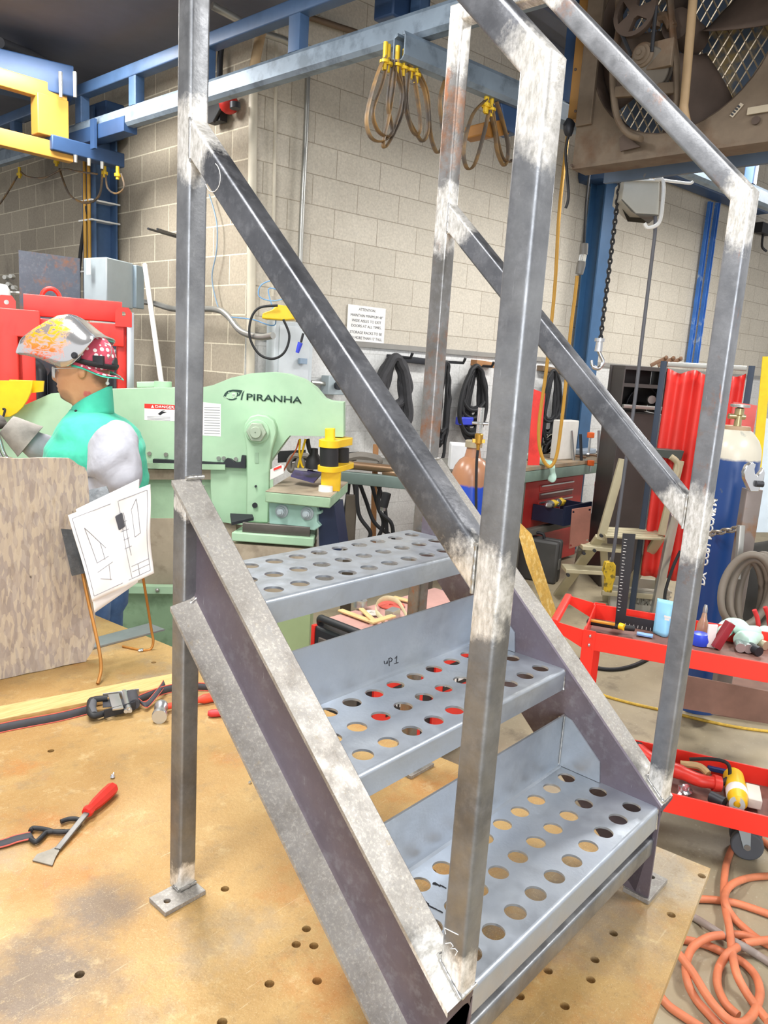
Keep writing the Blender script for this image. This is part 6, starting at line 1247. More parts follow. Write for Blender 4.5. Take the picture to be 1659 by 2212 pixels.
# diamond wire grille behind the blades
b = MB(); step = .052; nn = int(fr*2/step)+2
for sgn in (1, -1):
    for i in range(-nn, nn+1):
        c = i*step; pts_ = []
        ext = [(c - sgn*0, 0)]
        d2 = abs(c)/math.hypot(1.0, 1.7)*1.7
        # line z = 1.7*sgn*(x - c) clipped to the circle
        A_ = 1 + 2.89; B_ = -2*2.89*c; C_ = 2.89*c*c - (fr*1.0)**2; D_ = B_*B_ - 4*A_*C_
        if D_ <= 0: continue
        xa, xb = (-B_-math.sqrt(D_))/(2*A_), (-B_+math.sqrt(D_))/(2*A_)
        b.cyl(FC + fd*xa + UZ*(1.7*sgn*(xa-c)) - fn_*.19, FC + fd*xb + UZ*(1.7*sgn*(xb-c)) - fn_*.19, .0042, .0042, 5)
tag(b.build('wire_grille', mat('bright_wire', '#b7a890', .4, .6), fan), kind='stuff')
# drive frame, pulleys, motor, belt
def FB(u, v, o=.08): return FA(u, v, o)
for px in ([(1333,-40),(1338,60),(1325,130),(1326,210),(1336,260),(1358,290),(1385,300)], [(1445,-40),(1452,60),(1462,150),(1462,230),(1448,290)]):
    b = MB(); b.tube(cr([FB(u, v, .09) for u, v in px], 6), .03, 10, flat=(.9, .5)); b.build('drive_strut', M_FAN, fan)
b = MB(); b.tube(cr([FB(1452, 60, .09), FB(1440, 38, .09), FB(1420, 42, .09), FB(1415, 60, .09)], 5), .025, 8); b.build('drive_strut', M_FAN, fan)
b = MB(); b.bar(rsq(.05, .03, .004), FB(1330, 200, .09), FB(1460, 190, .09), UZ); b.build('cross_brace', M_FAN, fan)
bc_ = FB(1376, 30, .15); sc2 = FB(1389, 120, .15)
b = MB(); b.holes(circ(.105, 36), [[(.085*math.cos(a0+.3+ k*.4), .085*math.sin(a0+.3+k*.4)) for k in range(4)] + [(.03*math.cos(a0+1.3-k*.7), .03*math.sin(a0+1.3-k*.7)) for k in range(2)] for a0 in (0, 2*pi/3, 4*pi/3)], bc_, fd, UZ, fn_, .03); b.build('large_pulley', M_FAND, fan)
b = MB(); b.lathe([(0, 0), (.055, 0), (.055, .012), (.045, .018), (.045, .024), (.03, .028), (.03, .04), (.012, .042), (.012, .05), (0, .05)], sc2, fn_, 28); b.build('small_pulley', M_FAN, fan)
b = MB(); b.cyl(FB(1410, 150, .0), FB(1400, 150, .14), .095, .095, 24); b.build('motor', mat('motor_grey', '#6b655c', .6, .2, .2), fan, bevel=.006)
b = MB(); b.box(FB(1428, 118, .13), (.12, .03, .12), fd, fn_); b.build('motor_bracket', M_FAN, fan, bevel=.004)
for s_ in (1, -1): b = MB(); b.tube([bc_ + fd*(.104*s_) + fn_*.02, sc2 + fd*(.05*s_) + fn_*.015], .009, 6); b.build('belt', M_DARK, fan)
b = MB(); b.tube(cr([FA(1500, -40, .12), FA(1492, 60, .12), FA(1480, 200, .12), FA(1478, 240, .12), FA(1490, 290, .06)], 6), .02, 10); b.build('conduit', mat('tan_pipe', '#a98f6c', .6), fan)
b = MB(); q = [FA(1576, 250, .006), FA(1600, 222, .006), FA(1607, 226, .006), FA(1583, 254, .006)]; b.pts(q, fn_*.002); b.build('name_plate', mat('plate_pale', '#b9ad98', .5), fan)
for k in range(4): b = MB(); f = .15+.2*k; p = q[0].lerp(q[1], f); r2_ = q[3].lerp(q[2], f); b.bar(rect(-.004, -.001, .004, .001), p + fn_*.003, p.lerp(r2_, .7) + fn_*.003, fn_.cross((r2_-p).normalized())); b.build('printed_line', M_DARK, fan)
b = MB(); b.box(FA(1645, 236, .012), (.12, .01, .03), fd, fn_); b.build('paper_label', mat('aged_paper', '#b5aa95', .8), fan)
b = MB(); p = FA(1634, 261, .004); b.cyl(p, p + fn_*.012, .018, .018, 14); b.build('bolt', M_FAND, fan)
b = MB(); b.pts([FA(1340, 300, .02), FA(1352, 290, .02), FA(1385, 318, .02), FA(1342, 328, .02)], fn_*.012); b.build('corner_gusset', M_FAND, fan)
for k, (u, v) in enumerate(((1243, 240), (1243, 150), (1357, 320), (1235, 357))): b = MB(); b.ball(FA(u, v, .02), .008, 8); b.build('rivet', M_FAND, fan)
# plywood and blue louvre seen beyond the grille
b = MB(); b.box(FC - fn_*.42, (1.1, .03, 1.1), fd, fn_); tag(b.build('louvre_board', mat('blue_grey_board', '#5b6b80', .7, 0, .3, 2, '#b09a6a', .55, .62, 3), smooth=False), 'blue and tan board behind the fan grille', 'board')
# support behind the fan
b = MB(); p = FA(1238, 300, -.1); b.bar(rsq(.06, .06, .005), V((p.x, p.y, 4.5)), V((p.x, p.y, FA(1238, 262, -.1).z)), fd); tag(b.build('fan_post', mat('tan_post', '#a1763a', .6)), 'tan steel post along the left edge of the exhaust fan', 'post')
b = MB(); p = FA(1229, 275, -.05); b.ball(p, (.03, .03, .05), 10, jit=.3); tag(b.build('cord_connector', M_DARK), 'dark cord connector at the left lower edge of the fan', 'connector')
cable('power_cable', [(1230,285),(1222,330),(1228,420),(1222,450)], lambda u, v: FA(u, v, -.05), .008, M_BLACK, 'thin black cord hanging from the left lower edge of the fan', 'cord')
# --- blue struts on the wall, dark cabinet, curtains
for k, (a, c) in enumerate((((1535, 436), (1500, 790)), ((1551, 438), (1517, 792)))):
    b = MB(); p0, p1 = WR(*a, .05), WR(*c, .05); p1 = V((p0.x, p0.y, p1.z)); b.bar([(-.028, -.02), (.028, -.02), (.028, .02), (.02, .02), (.02, -.01), (-.02, -.01), (-.02, .02), (-.028, .02)], p0, p1, DR)
    tag(b.build('wall_strut', mat('bright_blue_strut', '#3f78c8', .45, 0, .2, 6, '#a5b4c4', .6, .66, 3)), ['left blue metal strut fixed on the cream wall', 'right blue metal strut fixed on the cream wall'][k], 'strut', 'blue struts on the wall')
cb = thing('black_cabinet', FP(1390, 900, 6.3), 'dark open tool cabinet with a helmet in it beside the red curtain', 'cabinet'); cb.location.z = 0
M_CAB = mat('dark_cabinet', '#45403e', .5, .1, .15)
zc_ = lambda v: FP(1390, v, 6.3).z
def CBp(u, d, z): p = FP(u, 900, 6.3); return V((p.x, p.y, 0)) + HF*d + UZ*z
b = MB(); b.pts([CBp(1338, 0, 0), CBp(1428, 0, 0), CBp(1428, .5, 0), CBp(1338, .5, 0)], UZ*zc_(893)); b.build('base', M_CAB, cb, bevel=.006)
b = MB(); b.pts([CBp(1338, .42, zc_(893)), CBp(1432, .42, zc_(893)), CBp(1432, .45, zc_(893)), CBp(1338, .45, zc_(893))], UZ*(zc_(790)-zc_(893))); b.build('back', M_CAB, cb)
for z in (838, 800): b = MB(); b.pts([CBp(1342, .05, zc_(z)), CBp(1434, .05, zc_(z)), CBp(1434, .45, zc_(z)), CBp(1342, .45, zc_(z))], UZ*.03); b.build('shelf', M_CAB, cb)
for u in (1339, 1432): b = MB(); b.pts([CBp(u, .03, zc_(893)), CBp(u+3, .03, zc_(893)), CBp(u+3, .45, zc_(893)), CBp(u+3, .45, zc_(893)) + HR*.001], UZ*(zc_(800)-zc_(893))); b.build('side', M_CAB, cb)
b = MB(); b.bx(0, 0, 0, .01, .01, .01); 
b = MB(); b.bar(rsq(.03, .05, .004), CBp(1342, -.01, zc_(880)), CBp(1428, -.01, zc_(880)), UZ); b.build('front_rail', M_PIPE, cb)
p = CBp(1400, .2, zc_(838) + .0); h2 = thing('grey_helmet', CBp(1400, .2, zc_(893)), 'dark grey welding helmet on the cabinet shelf', 'helmet')
pz_ = CBp(1402, .18, zc_(890)); b = MB(); b.grid(lambda s, t: pz_ + HR*(.14*math.cos(pi*s)) + UZ*(.17*math.sin(pi*s)*math.cos(pi*.45*t) + .03) + HF*(.16*t), 20, 10); b.build('shell', M_DARK, h2, solid=.006)
b = MB(); p = pz_ + HR*.06 + UZ*.1 - HF*.02; b.cyl(p, p + HF*.03, .035, .035, 16); b.build('pivot_knob', M_PIPE, h2)
for k in range(3):
    p = CBp(1400 + 16*k, .1, zc_(788)); b = MB(); b.bar(rsq(.03, .012, .003), p, p + HR*.12 + UZ*.07, UZ); b.ball(p + HR*.12 + UZ*.07, (.035, .012, .02), 8); tag(b.build('hand_wrench', mat('brown_tool', '#7a5c44', .5)), ['left', 'middle', 'right'][k] + ' old wrench sticking up on top of the dark cabinet', 'wrench', 'wrenches on the dark cabinet')
# red curtain screen
M_CURT = mat('red_curtain', '#e03a33', .45, 0, .12, 2, '#c92a26', .45, .7, 2)
cs = thing('welding_screen', FP(1500, 1000, 5.6), 'red vinyl welding curtain in a dark frame behind the right front post', 'curtain'); cs.location.z = 0
CD = 5.6; c0 = FP(1443, 790, CD); c1 = FP(1612, 805, CD-.25); cdv = (c1-c0); cdv.z = 0; cL = cdv.length; cdv.normalize(); cnv = V((cdv.y, -cdv.x, 0)); zt_c = c0.z; zb_c = FP(1380, 1235, CD).z
def curt(s, t): return V((c0.x, c0.y, 0)) + cdv*(cL*s) + UZ*(zt_c - .02 - .05*(math.sin(s*9)**2)*(1-t)*.6 + (zb_c-zt_c)*t) + cnv*(.025*math.sin(s*31 + .6*math.sin(t*3)) + .015*math.sin(s*13))
b = MB(); b.grid(curt, 70, 20); b.build('curtain', M_CURT, cs, solid=.002, ang=80)
for s_ in (0, 1): b = MB(); p = V((c0.x, c0.y, 0)) + cdv*(cL*s_ + (-.03 if s_ == 0 else .03)); b.bar(rsq(.04, .04, .004), p, p + UZ*(zt_c+.03), cdv); b.build('frame_post', mat('navy_post', '#2d3a4c', .5), cs)
b = MB(); b.bar(rsq(.035, .035, .004), V((c0.x, c0.y, zt_c+.01)), V((c1.x, c1.y, zt_c+.01)), UZ); b.build('frame_rail', M_PIPE, cs)
b = MB(); q = FP(1560, 925, 5.0); q2_ = [FP(1586, 868, 5.0), FP(1636, 876, 4.95), FP(1622, 985, 4.95), FP(1575, 985, 5.0)]; q2_[2].z = q2_[3].z = 0; b.pts(q2_, HF*.02); tag(b.build('red_sheet', mat('faded_red', '#d4605c', .5, 0, .12)), 'faded red panel behind the valve of the tall blue cylinder', 'panel')
# red strip behind the front left post
b = MB(); b.pts([FP(1152, 840, 5.9), FP(1178, 850, 5.9), FP(1165, 1005, 5.9), FP(1140, 1005, 5.9)], HF*.02); tag(b.build('red_board', M_RED), 'upright red board just right of the front left post', 'board')
b = MB(); wp_ = FP(1222, 925, 7.0); wp_.z = zb3 + .181; b.box(wp_, (.26, .1, .36), DR, NR); tag(b.build('white_container', mat('off_white', '#d9d6cf', .5), bevel=.01), 'white container behind the spare helmet', 'container')
# --- step ladder
sl = thing('step_ladder', Z(1300, 1270, 0), 'beige folding step ladder with a dark tray on top', 'ladder')
M_LAD = mat('beige_ladder', '#b5ad90', .45, .2, .12); LD = 5.45; LR = 5.75
def L(u, v, d): return FP(u, v, d)
bars(sl, 'front_rail', [(L(1346, 992, LD), L(1297, 1165, LD)), (L(1468, 995, LD), L(1430, 1155, LD))], .035, .06, M_LAD)
bars(sl, 'stringer', [(L(1297, 1160, LD), Z(1205, 1286, .0)), (L(1425, 1160, LD), Z(1345, 1290, 0))], .03, .075, M_LAD)
bars(sl, 'rear_leg', [(L(1302, 1150, LR), Z(1310, 1300, .0)), (L(1432, 1150, LR), Z(1420, 1300, 0))], .03, .055, M_LAD)
bars(sl, 'rear_brace', [(L(1300, 1280, LR-.1), L(1420, 1290, LR-.1))], .02, .04, M_LAD)
for k in range(4): b = MB(); b.bar(rsq(.06, .02, .004), L(1306, 1142+5*k, LD+.15-.06*k), L(1432-2*k, 1148+5*k, LD+.15-.06*k), UZ.cross(HR)); b.build('platform_slat', M_LAD, sl)
for a, c in (((1258, 1188), (1356, 1196)), ((1222, 1238), (1322, 1244))):
    p, q = L(*a, LD-.04), L(*c, LD-.04); b = MB(); b.pts([p, q, q + HF*.16, p + HF*.16], UZ*.03); b.build('step', M_LAD, sl, bevel=.004)
b = MB(); b.pts([L(1405, 970, LD), L(1479, 974, LD), L(1472, 995, LD), L(1410, 985, LD)], HF*.22); b.build('tool_tray', mat('dark_tray', '#3d4541', .5), sl, bevel=.006)
b = MB(); b.tube(cr([L(1448, 986, LD), L(1462, 998, LD), L(1464, 1020, LD), L(1452, 1050, LD)], 6), .022, 10); b.build('hand_grip', M_LAD, sl)
for u, v in ((1262, 1196), (1285, 1190), (1228, 1243), (1300, 1158)): b = MB(); p = L(u, v, LD-.06); b.cyl(p, p + HF*.03, .012, .012, 10); b.build('bolt', M_DARK, sl)
# --- black tool case, leaning board, crate, profile
tc2 = thing('tool_case', Z(1180, 1255, 0), 'large black plastic tool case standing on the floor under the bench end', 'case')
k0 = Z(1192, 1263, 0); dcx = (HR*.9 - HF*.45).normalized(); dcy = V((-dcx.y, dcx.x, 0)); hC = FP(1160, 1150, 6.0).z - 0
hC = PL(1192, 1172, k0, HF).z
b = MB(); c = k0 - dcx*.2 + dcy*.09 + UZ*hC/2; b.box(c - dcy*.045, (.44, .085, hC), dcx, dcy); b.build('case_half', mat('case_black', '#4a4a49', .5, 0, .15, 6), tc2, bevel=.02)
b = MB(); b.box(c + dcy*.05, (.44, .085, hC), dcx, dcy); b.build('case_half', mat('case_black', '#4a4a49', .5, 0, .15, 6), tc2, bevel=.02)
b = MB(); b.tube(cr([c + UZ*hC/2 - dcx*.07, c + UZ*(hC/2+.04) - dcx*.05, c + UZ*(hC/2+.04) + dcx*.05, c + UZ*hC/2 + dcx*.07], 5), .014, 8); b.build('handle', M_BLACK, tc2)
b = MB(); b.box(c + dcx*.222 - UZ*.02, (.01, .05, .09), dcx, dcy); b.build('latch', M_PIPE, tc2)
lb0 = Z(1184, 1341, .001); lb1 = Z(1205, 1330, .001)
b = MB(); b.pts([lb0, lb1, PL(1132, 1150, lb1, HF), PL(1118, 1120, lb0, HF), PL(1095, 1150, lb0, HF), PL(1110, 1215, lb0, HF)], HF*.014); tag(b.build('yellow_board', mat('yellow_strand', '#cfa650', .7, 0, .2, 20, '#e0c27a', .5, .6, 30), smooth=False), 'yellowish strand board offcut standing slanted beside the black tool case', 'board')
cr_ = thing('plastic_bin', Z(1375, 1318, 0), 'pale grey plastic bin with raised lettering under the step ladder', 'bin')
b0, b1 = Z(1318, 1312, 0), Z(1440, 1325, 0); bd = (b1-b0).normalized(); bn = V((-bd.y, bd.x, 0)); bn = bn if bn.dot(HF) > 0 else -bn; bh = PL(1318, 1264, b0, HF).z
b = MB()
for c_, s_ in (((.5, 0), ((b1-b0).length, .012)), ((.5, .3), ((b1-b0).length, .012))): b.box(b0 + bd*((b1-b0).length*.5) + bn*c_[1] + UZ*(bh/2), (s_[0], .012, bh), bd, bn)
for k in (0, 1): b.box(b0 + bd*((b1-b0).length*k) + bn*.15 + UZ*(bh/2), (.012, .3, bh), bd, bn)
b.box(b0 + bd*((b1-b0).length*.5) + bn*.15 + UZ*.008, ((b1-b0).length, .3, .016), bd, bn); b.build('bin_body', mat('bin_grey', '#b5b2a5', .5), cr_)
for z in (bh*.97, bh*.75): b = MB(); b.box(b0 + bd*((b1-b0).length*.5) - bn*.01 + UZ*z, ((b1-b0).length+.03, .012, .015), bd, bn); b.build('rim', mat('bin_grey', '#b5b2a5', .5), cr_)
text('raised_letters', 'RUBMOO', b0 + bd*((b1-b0).length*.38) - bn*.007 + UZ*bh*.3, bd, UZ, bh*.32, mat('bin_letter', '#8d8b80', .5), cr_, width=(b1-b0).length*.45, bold=.03, depth=.006)
b = MB(); b.bar(rsq(.055, .055, .005), Z(1412, 1330, 0) + UZ*.0, FP(1458, 1110, 5.2), HR); tag(b.build('aluminium_tube', mat('aluminium', '#c7cbd0', .3, .8, .1)), 'long square aluminium tube leaning beside the right front post', 'tube')
# --- red tool cart
ct0, ct1 = Z(1250, 1399, .76), Z(1659, 1475, .76); cx_ = (ct1-ct0); cx_.z = 0; cx_.normalize(); cy_ = V((-cx_.y, cx_.x, 0)); cy_ = cy_ if cy_.dot(HF) > 0 else -cy_
CO_ = V((ct0.x, ct0.y, 0)) + cx_*.015; CWd = .80; bk1 = Z(1280, 1303, .83); CDp = max(.3, min(.5, (bk1 - CO_).dot(cy_)))
def CT(a, d, z): return CO_ + cx_*a + cy_*d + UZ*z
cart = thing('tool_cart', CT(CWd/2, CDp/2, 0), 'bright red two-shelf steel tool cart on casters at the right', 'cart')
M_CART = mat('cart_red', '#f03527', .35, 0, .06, 4)
def tray(zb_t, lip):
    b = MB(); b.box(CT(CWd/2, CDp/2, zb_t+.004), (CWd, CDp, .006), cx_, cy_); b.build('tray_floor', mat('tray_dark', '#7d5a50', .6, 0, .3, 8), cart)
    for d in (0, CDp): b = MB(); b.box(CT(CWd/2, d, zb_t+lip/2), (CWd, .006, lip), cx_, cy_); b.build('tray_lip', M_CART, cart, bevel=.002)
    for a in (0, CWd): b = MB(); b.box(CT(a, CDp/2, zb_t+lip/2), (.006, CDp, lip), cx_, cy_); b.build('tray_lip', M_CART, cart, bevel=.002)
ZT_, ZL_ = .76, .19
tray(ZT_, .07); tray(ZL_, .08)
for a, d in ((0, 0), (CWd, 0), (0, CDp), (CWd, CDp)):
    sx_ = 1 if a == 0 else -1; sy_ = 1 if d == 0 else -1
    b = MB(); b.prism([(0, 0), (.045, 0), (.045, .004), (.004, .004), (.004, .045), (0, .045)], CT(a, d, .16) - cx_*(sx_*.005) - cy_*(sy_*.005), cx_*sx_, cy_*sy_, UZ, ZT_+.075-.16); b.build('leg', M_CART, cart)
    for z in (ZT_+.02, ZT_+.055, ZL_+.02, ZL_+.06): b = MB(); b.ball(CT(a + sx_*.022, d, z) - cy_*(sy_*.006), (.007, .005, .007), 8); b.build('bolt', M_ZINC, cart)
    cs_ = CT(a + sx_*.13, d + sy_*.15, 0)
    b = MB(); b.pts([cs_ + UZ*.05 - cy_*.024 + cx_*.012, cs_ + UZ*.05 - cy_*.024 - cx_*.012, cs_ + UZ*.15 - cy_*.024 - cx_*.05, cs_ + UZ*.15 - cy_*.024 - cx_*.0], cy_*.004); b.pts([cs_ + UZ*.05 + cy_*.024 + cx_*.012, cs_ + UZ*.05 + cy_*.024 - cx_*.012, cs_ + UZ*.15 + cy_*.024 - cx_*.05, cs_ + UZ*.15 + cy_*.024 - cx_*.0], -cy_*.004); b.box(cs_ + UZ*.165, (.1, .07, .045), cx_, cy_); fk = b.build('caster_fork', M_GREY, cart)
    b = MB(); b.cyl(cs_ + UZ*.058 - cy_*.017, cs_ + UZ*.058 + cy_*.017, .058, .058, 32); b.build('caster_wheel', mat('grey_rubber', '#565a60', .6), fk, bevel=.006)
    b = MB(); b.cyl(cs_ + UZ*.058 - cy_*.027, cs_ + UZ*.058 + cy_*.027, .012, .012, 14); b.build('axle', M_PIPE, fk)
for d in (0, CDp):
    b = MB(); b.pts([CT(0, d, ZT_-.0), CT(0, d, ZT_+.07), CT(-.11, d, ZT_+.085), CT(-.13, d, ZT_+.06)], cy_*.005); b.build('handle_bracket', M_CART, cart)
b = MB(); b.bar(rsq(.03, .03, .01), CT(-.115, -.003, ZT_+.078), CT(-.115, CDp+.003, ZT_+.078), UZ); b.build('push_handle', M_CART, cart)
# contents of the upper tray
def T1(u, v, h=0): return Z(u, v, ZT_+.01+h)
def T2(u, v, h=0): return Z(u, v, ZL_+.012+h)
fs_ = thing('framing_square', T1(1338, 1345), 'black framing square with white graduations standing up in the cart', 'square')
sqo = CT(0, CDp-.045, 0)
def SQ(u, v): return PL(u, v, sqo, cy_)
b = MB(); b.pts([SQ(1345, 1152), SQ(1373, 1154), SQ(1352, 1330), SQ(1425, 1343), SQ(1425, 1368), SQ(1328, 1352)], cy_*.003); b.build('blade', M_CASE, fs_)
for k in range(24):
    f = k/24; b = MB(); a = SQ(1348 - 15*f, 1165 + 160*f); b.pts([a, a + cx_*(.008 if k % 2 else .012), a + cx_*(.008 if k % 2 else .012) + UZ*.0018, a + UZ*.0018], -cy_*.0008); b.build('graduation', M_WHITEP, fs_)
for k in range(8):
    a = SQ(1350 + 9*k, 1352 + 1.7*k); b = MB(); b.pts([a, a + cx_*.0018, a + cx_*.0018 + UZ*.012, a + UZ*.012], -cy_*.0008); b.build('graduation', M_WHITEP, fs_)
br_ = thing('wire_brush', T1(1330, 1352), 'black and yellow hand tool lying in the left end of the cart', 'hand tool')
b = MB(); b.box(T1(1298, 1347, .03), (.11, .03, .022), cx_, cy_); b.build('head', M_BLACK, br_, bevel=.008); b = MB(); b.box(T1(1300, 1344, .043), (.1, .02, .006), cx_, cy_); b.build('yellow_top', mat('amber', '#c98a2a', .4), br_)
b = MB(); b.tube([T1(1322, 1352, .03), T1(1345, 1355, .03), T1(1370, 1358, .028)], [.009, .012, .011], 10); b.build('grip', M_BLACK, br_); b = MB(); b.tube([T1(1338, 1352, .035), T1(1348, 1355, .035)], .0135, 10); b.build('grip_band', M_YEL, br_)
b = MB(); b.box(T1(1393, 1371, .006), (.06, .03, .006), cx_, cy_); tag(b.build('blue_packet', mat('packet_blue', '#7fa9e0', .5, 0, .3, 40, '#e8e8ea')), 'small blue and white packet lying beside the light blue pouch', 'packet')
po = thing('blue_pouch', T1(1432, 1375), 'light blue upright pouch in the cart left of the post', 'pouch')
p0, p1 = T1(1416, 1372), T1(1450, 1380); tp_ = PL(1420, 1297, p0, HF).z - p0.z
b = MB(); b.grid(lambda s, t: p0.lerp(p1, s) + UZ*(tp_*t) + HF*(.03*math.cos(pi*(s-.5))*(1-t)*-1 + .03), 10, 10); b.grid(lambda s, t: p0.lerp(p1, s) + UZ*(tp_*t) + HF*(.03*math.cos(pi*(s-.5))*(1-t) + .032), 10, 10); b.build('pouch', mat('pouch_blue', '#8cc9e8', .4, 0, .06), po, solid=.001)
for k, (z, w) in enumerate(((.62, .4), (.55, .3))): b = MB(); b.box(p0.lerp(p1, .45) + UZ*tp_*z - HF*.02 + HF*.012*0, ((p1-p0).length*w, .002, .008), (p1-p0).normalized(), HF); b.build('printed_line', M_WHITEP, po)
b = MB(); b.lathe([(0, 0), (.03, 0), (.036, .02), (.03, .045), (.012, .05), (0, .05)], T1(1510, 1392), UZ, 20); tag(b.build('plastic_cup', mat('royal_blue', '#2f4fd8', .35)), 'royal blue plastic cup in the cart right of the post', 'cap')
bo = thing('glass_bottle', T1(1516, 1370), 'slim clear bottle with a narrow neck standing in the cart', 'bottle')
bp0 = T1(1514, 1380); b = MB(); b.lathe([(0, 0), (.022, 0), (.024, .01), (.022, .06), (.012, .085), (.008, .11), (0, .11)], bp0, UZ, 18); b.build('body', mat('amber_glass', '#c9a78a', .12, trans=.5), bo); b = MB(); b.lathe([(0, .11), (.009, .11), (.009, .125), (.006, .14), (0, .14)], bp0, UZ, 12); b.build('stopper', M_PIPE, bo)
b = MB(); w0_ = T1(1527, 1398); b.pts([w0_, w0_ + HR*.025, w0_ + HR*.03 + UZ*.09, w0_ + UZ*.09 - HR*.005], HF*.008); tag(b.build('white_card', M_STK), 'white upright card beside the dark red block', 'card')
b = MB(); a = T1(1545, 1398, .005); b.bar(rsq(.035, .03, .003), a, PL(1578, 1345, a, HF), HF); tag(b.build('red_block', mat('dark_red', '#8f2630', .4)), 'dark red rectangular bar leaning in the cart before the mint rag', 'bar')
rag('mint_cloth', [T1(1560, 1372, .03), T1(1580, 1350, .05), T1(1610, 1362, .06), T1(1640, 1372, .04), T1(1600, 1385, .03), T1(1660, 1365, .04)], .034, M_MINT, 'crumpled mint green cloth heaped in the cart', 3)
for k, (u, v) in enumerate(((1600, 1400), (1618, 1402), (1640, 1408), (1655, 1395))):
    p = T1(u, v, .018); d_ = (HF + HR*(.3 - .25*k)).normalized(); b = MB(); b.lathe([(.008, 0), (.018, 0), (.018, .05), (.014, .07), (0, .07)], p, d_, 16); tag(b.build('socket', [M_ZINC, M_ZINC, M_DARK, mat('cream_metal', '#b3a98f', .4, .4)][k]), ['leftmost bright socket in front of the mint cloth', 'second bright socket in front of the mint cloth', 'large dark socket in front of the mint cloth', 'cream socket at the right edge of the cart'][k], 'socket', 'sockets in the cart')
for k, (u, v) in enumerate(((1632, 1325), (1655, 1318))): 
    a = T1(u+6, v+40, .03); b = MB(); b.tube(cr([a, a + UZ*.05 - HR*.01, a + UZ*.09 - HR*.03], 5), [.006]*3 + [.009]*8, 10); tag(b.build('pliers', mat('red_grip', '#c22a2c', .45)), ['left red plier handle sticking up behind the mint cloth', 'right red plier handle at the edge of the photo'][k], 'handle', 'red plier handles')
# lower tray
gr = thing('angle_grinder', T2(1500, 1690), 'red angle grinder with a black cord in the lower cart tray', 'grinder')
b = MB(); b.tube(cr([T2(1430, 1655, .05), T2(1470, 1668, .05), T2(1510, 1685, .05), T2(1548, 1692, .045)], 5), [.03]*6 + [.026]*6 + [.024]*4, 14); b.build('body', mat('tool_red', '#d8382c', .4), gr)
b = MB(); b.cyl(T2(1540, 1691, .046), T2(1556, 1694, .044), .033, .03, 16); b.build('end_collar', mat('tool_red', '#d8382c', .4), gr); b = MB(); b.tube(cr([T2(1555, 1693, .045), T2(1575, 1680, .06), T2(1572, 1650, .11), T2(1540, 1640, .11), T2(1490, 1640, .08)], 6), [.012]*6 + [.007]*19, 8); b.build('cord', M_BLACK, gr)
b = MB(); b.lathe([(0, 0), (.035, 0), (.04, .03), (.03, .05), (0, .05)], T2(1425, 1652, .03), UZ, 18); b.build('gear_head', M_DARK, gr)
g2 = thing('rotary_tool', T2(1390, 1625), 'red power tool in the left end of the lower cart tray', 'power tool')
b = MB(); b.tube(cr([T2(1380, 1620, .06), T2(1405, 1640, .06), T2(1430, 1650, .05)], 5), .028, 12); b.build('body', mat('tool_red', '#d8382c', .4), g2); b = MB(); b.ball(T2(1378, 1616, .06), (.03, .03, .025), 12); b.build('head', M_BLACK, g2)
yb = thing('yellow_bottle', T2(1585, 1700), 'yellow plastic bottle lying in the lower cart tray', 'bottle')
a, c = T2(1583, 1672, .045), T2(1596, 1735, .04); b = MB(); ax_ = (c-a).normalized(); Ly = (c-a).length; b.lathe([(0, 0), (.03, .002), (.038, .02), (.038, Ly*.75), (.03, Ly), (.012, Ly+.01), (0, Ly+.01)], a, ax_, 20); b.build('body', M_YEL, yb); b = MB(); b.lathe([(.036, Ly*.55), (.0388, Ly*.6), (.0388, Ly*.78), (.036, Ly*.8)], a, ax_, 20); b.build('label', M_STK, yb)
b = MB(); b.box(T2(1627, 1720, .03), (.05, .12, .04), cx_, cy_); tag(b.build('white_block', mat('dusty_white', '#d5d2c8', .7), bevel=.004), 'white rectangular block at the right end of the lower tray', 'block')
b = MB(); c = T2(1480, 1708, .02); b.ball(c, (.035, .025, .02), 14, jit=.6); tag(b.build('foil_ball', mat('foil', '#d7dbe2', .2, .9, .1)), 'crumpled silver foil at the front of the lower tray', 'foil')
gn = thing('spray_nozzle', T2(1560, 1725), 'dark grinder guard with a round steel nut lying before the yellow bottle', 'tool part')
b = MB(); b.tube([T2(1535, 1720, .03), T2(1565, 1735, .03)], .022, 12); b.build('body', M_DARK, gn); b = MB(); b.lathe([(.012, 0), (.028, 0), (.028, .012), (.012, .012), (.012, 0)], T2(1592, 1738, .035), (CP - T2(1592, 1738, .035)).normalized(), 24); b.build('ring', M_PIPE, gn)
b = MB(); b.box(T2(1565, 1665, .02), (.13, .03, .02), cx_, cy_); tag(b.build('blue_tool', mat('navy_tool', '#27407a', .45), bevel=.004), 'blue bar-shaped tool behind the grinder in the lower tray', 'tool')
b = MB(); b.tube(cr([T2(1470, 1650, .05), T2(1510, 1655, .06), T2(1530, 1672, .05)], 5), .014, 8); tag(b.build('wooden_tool', M_STICK), 'pale wooden handle behind the red grinder', 'handle')
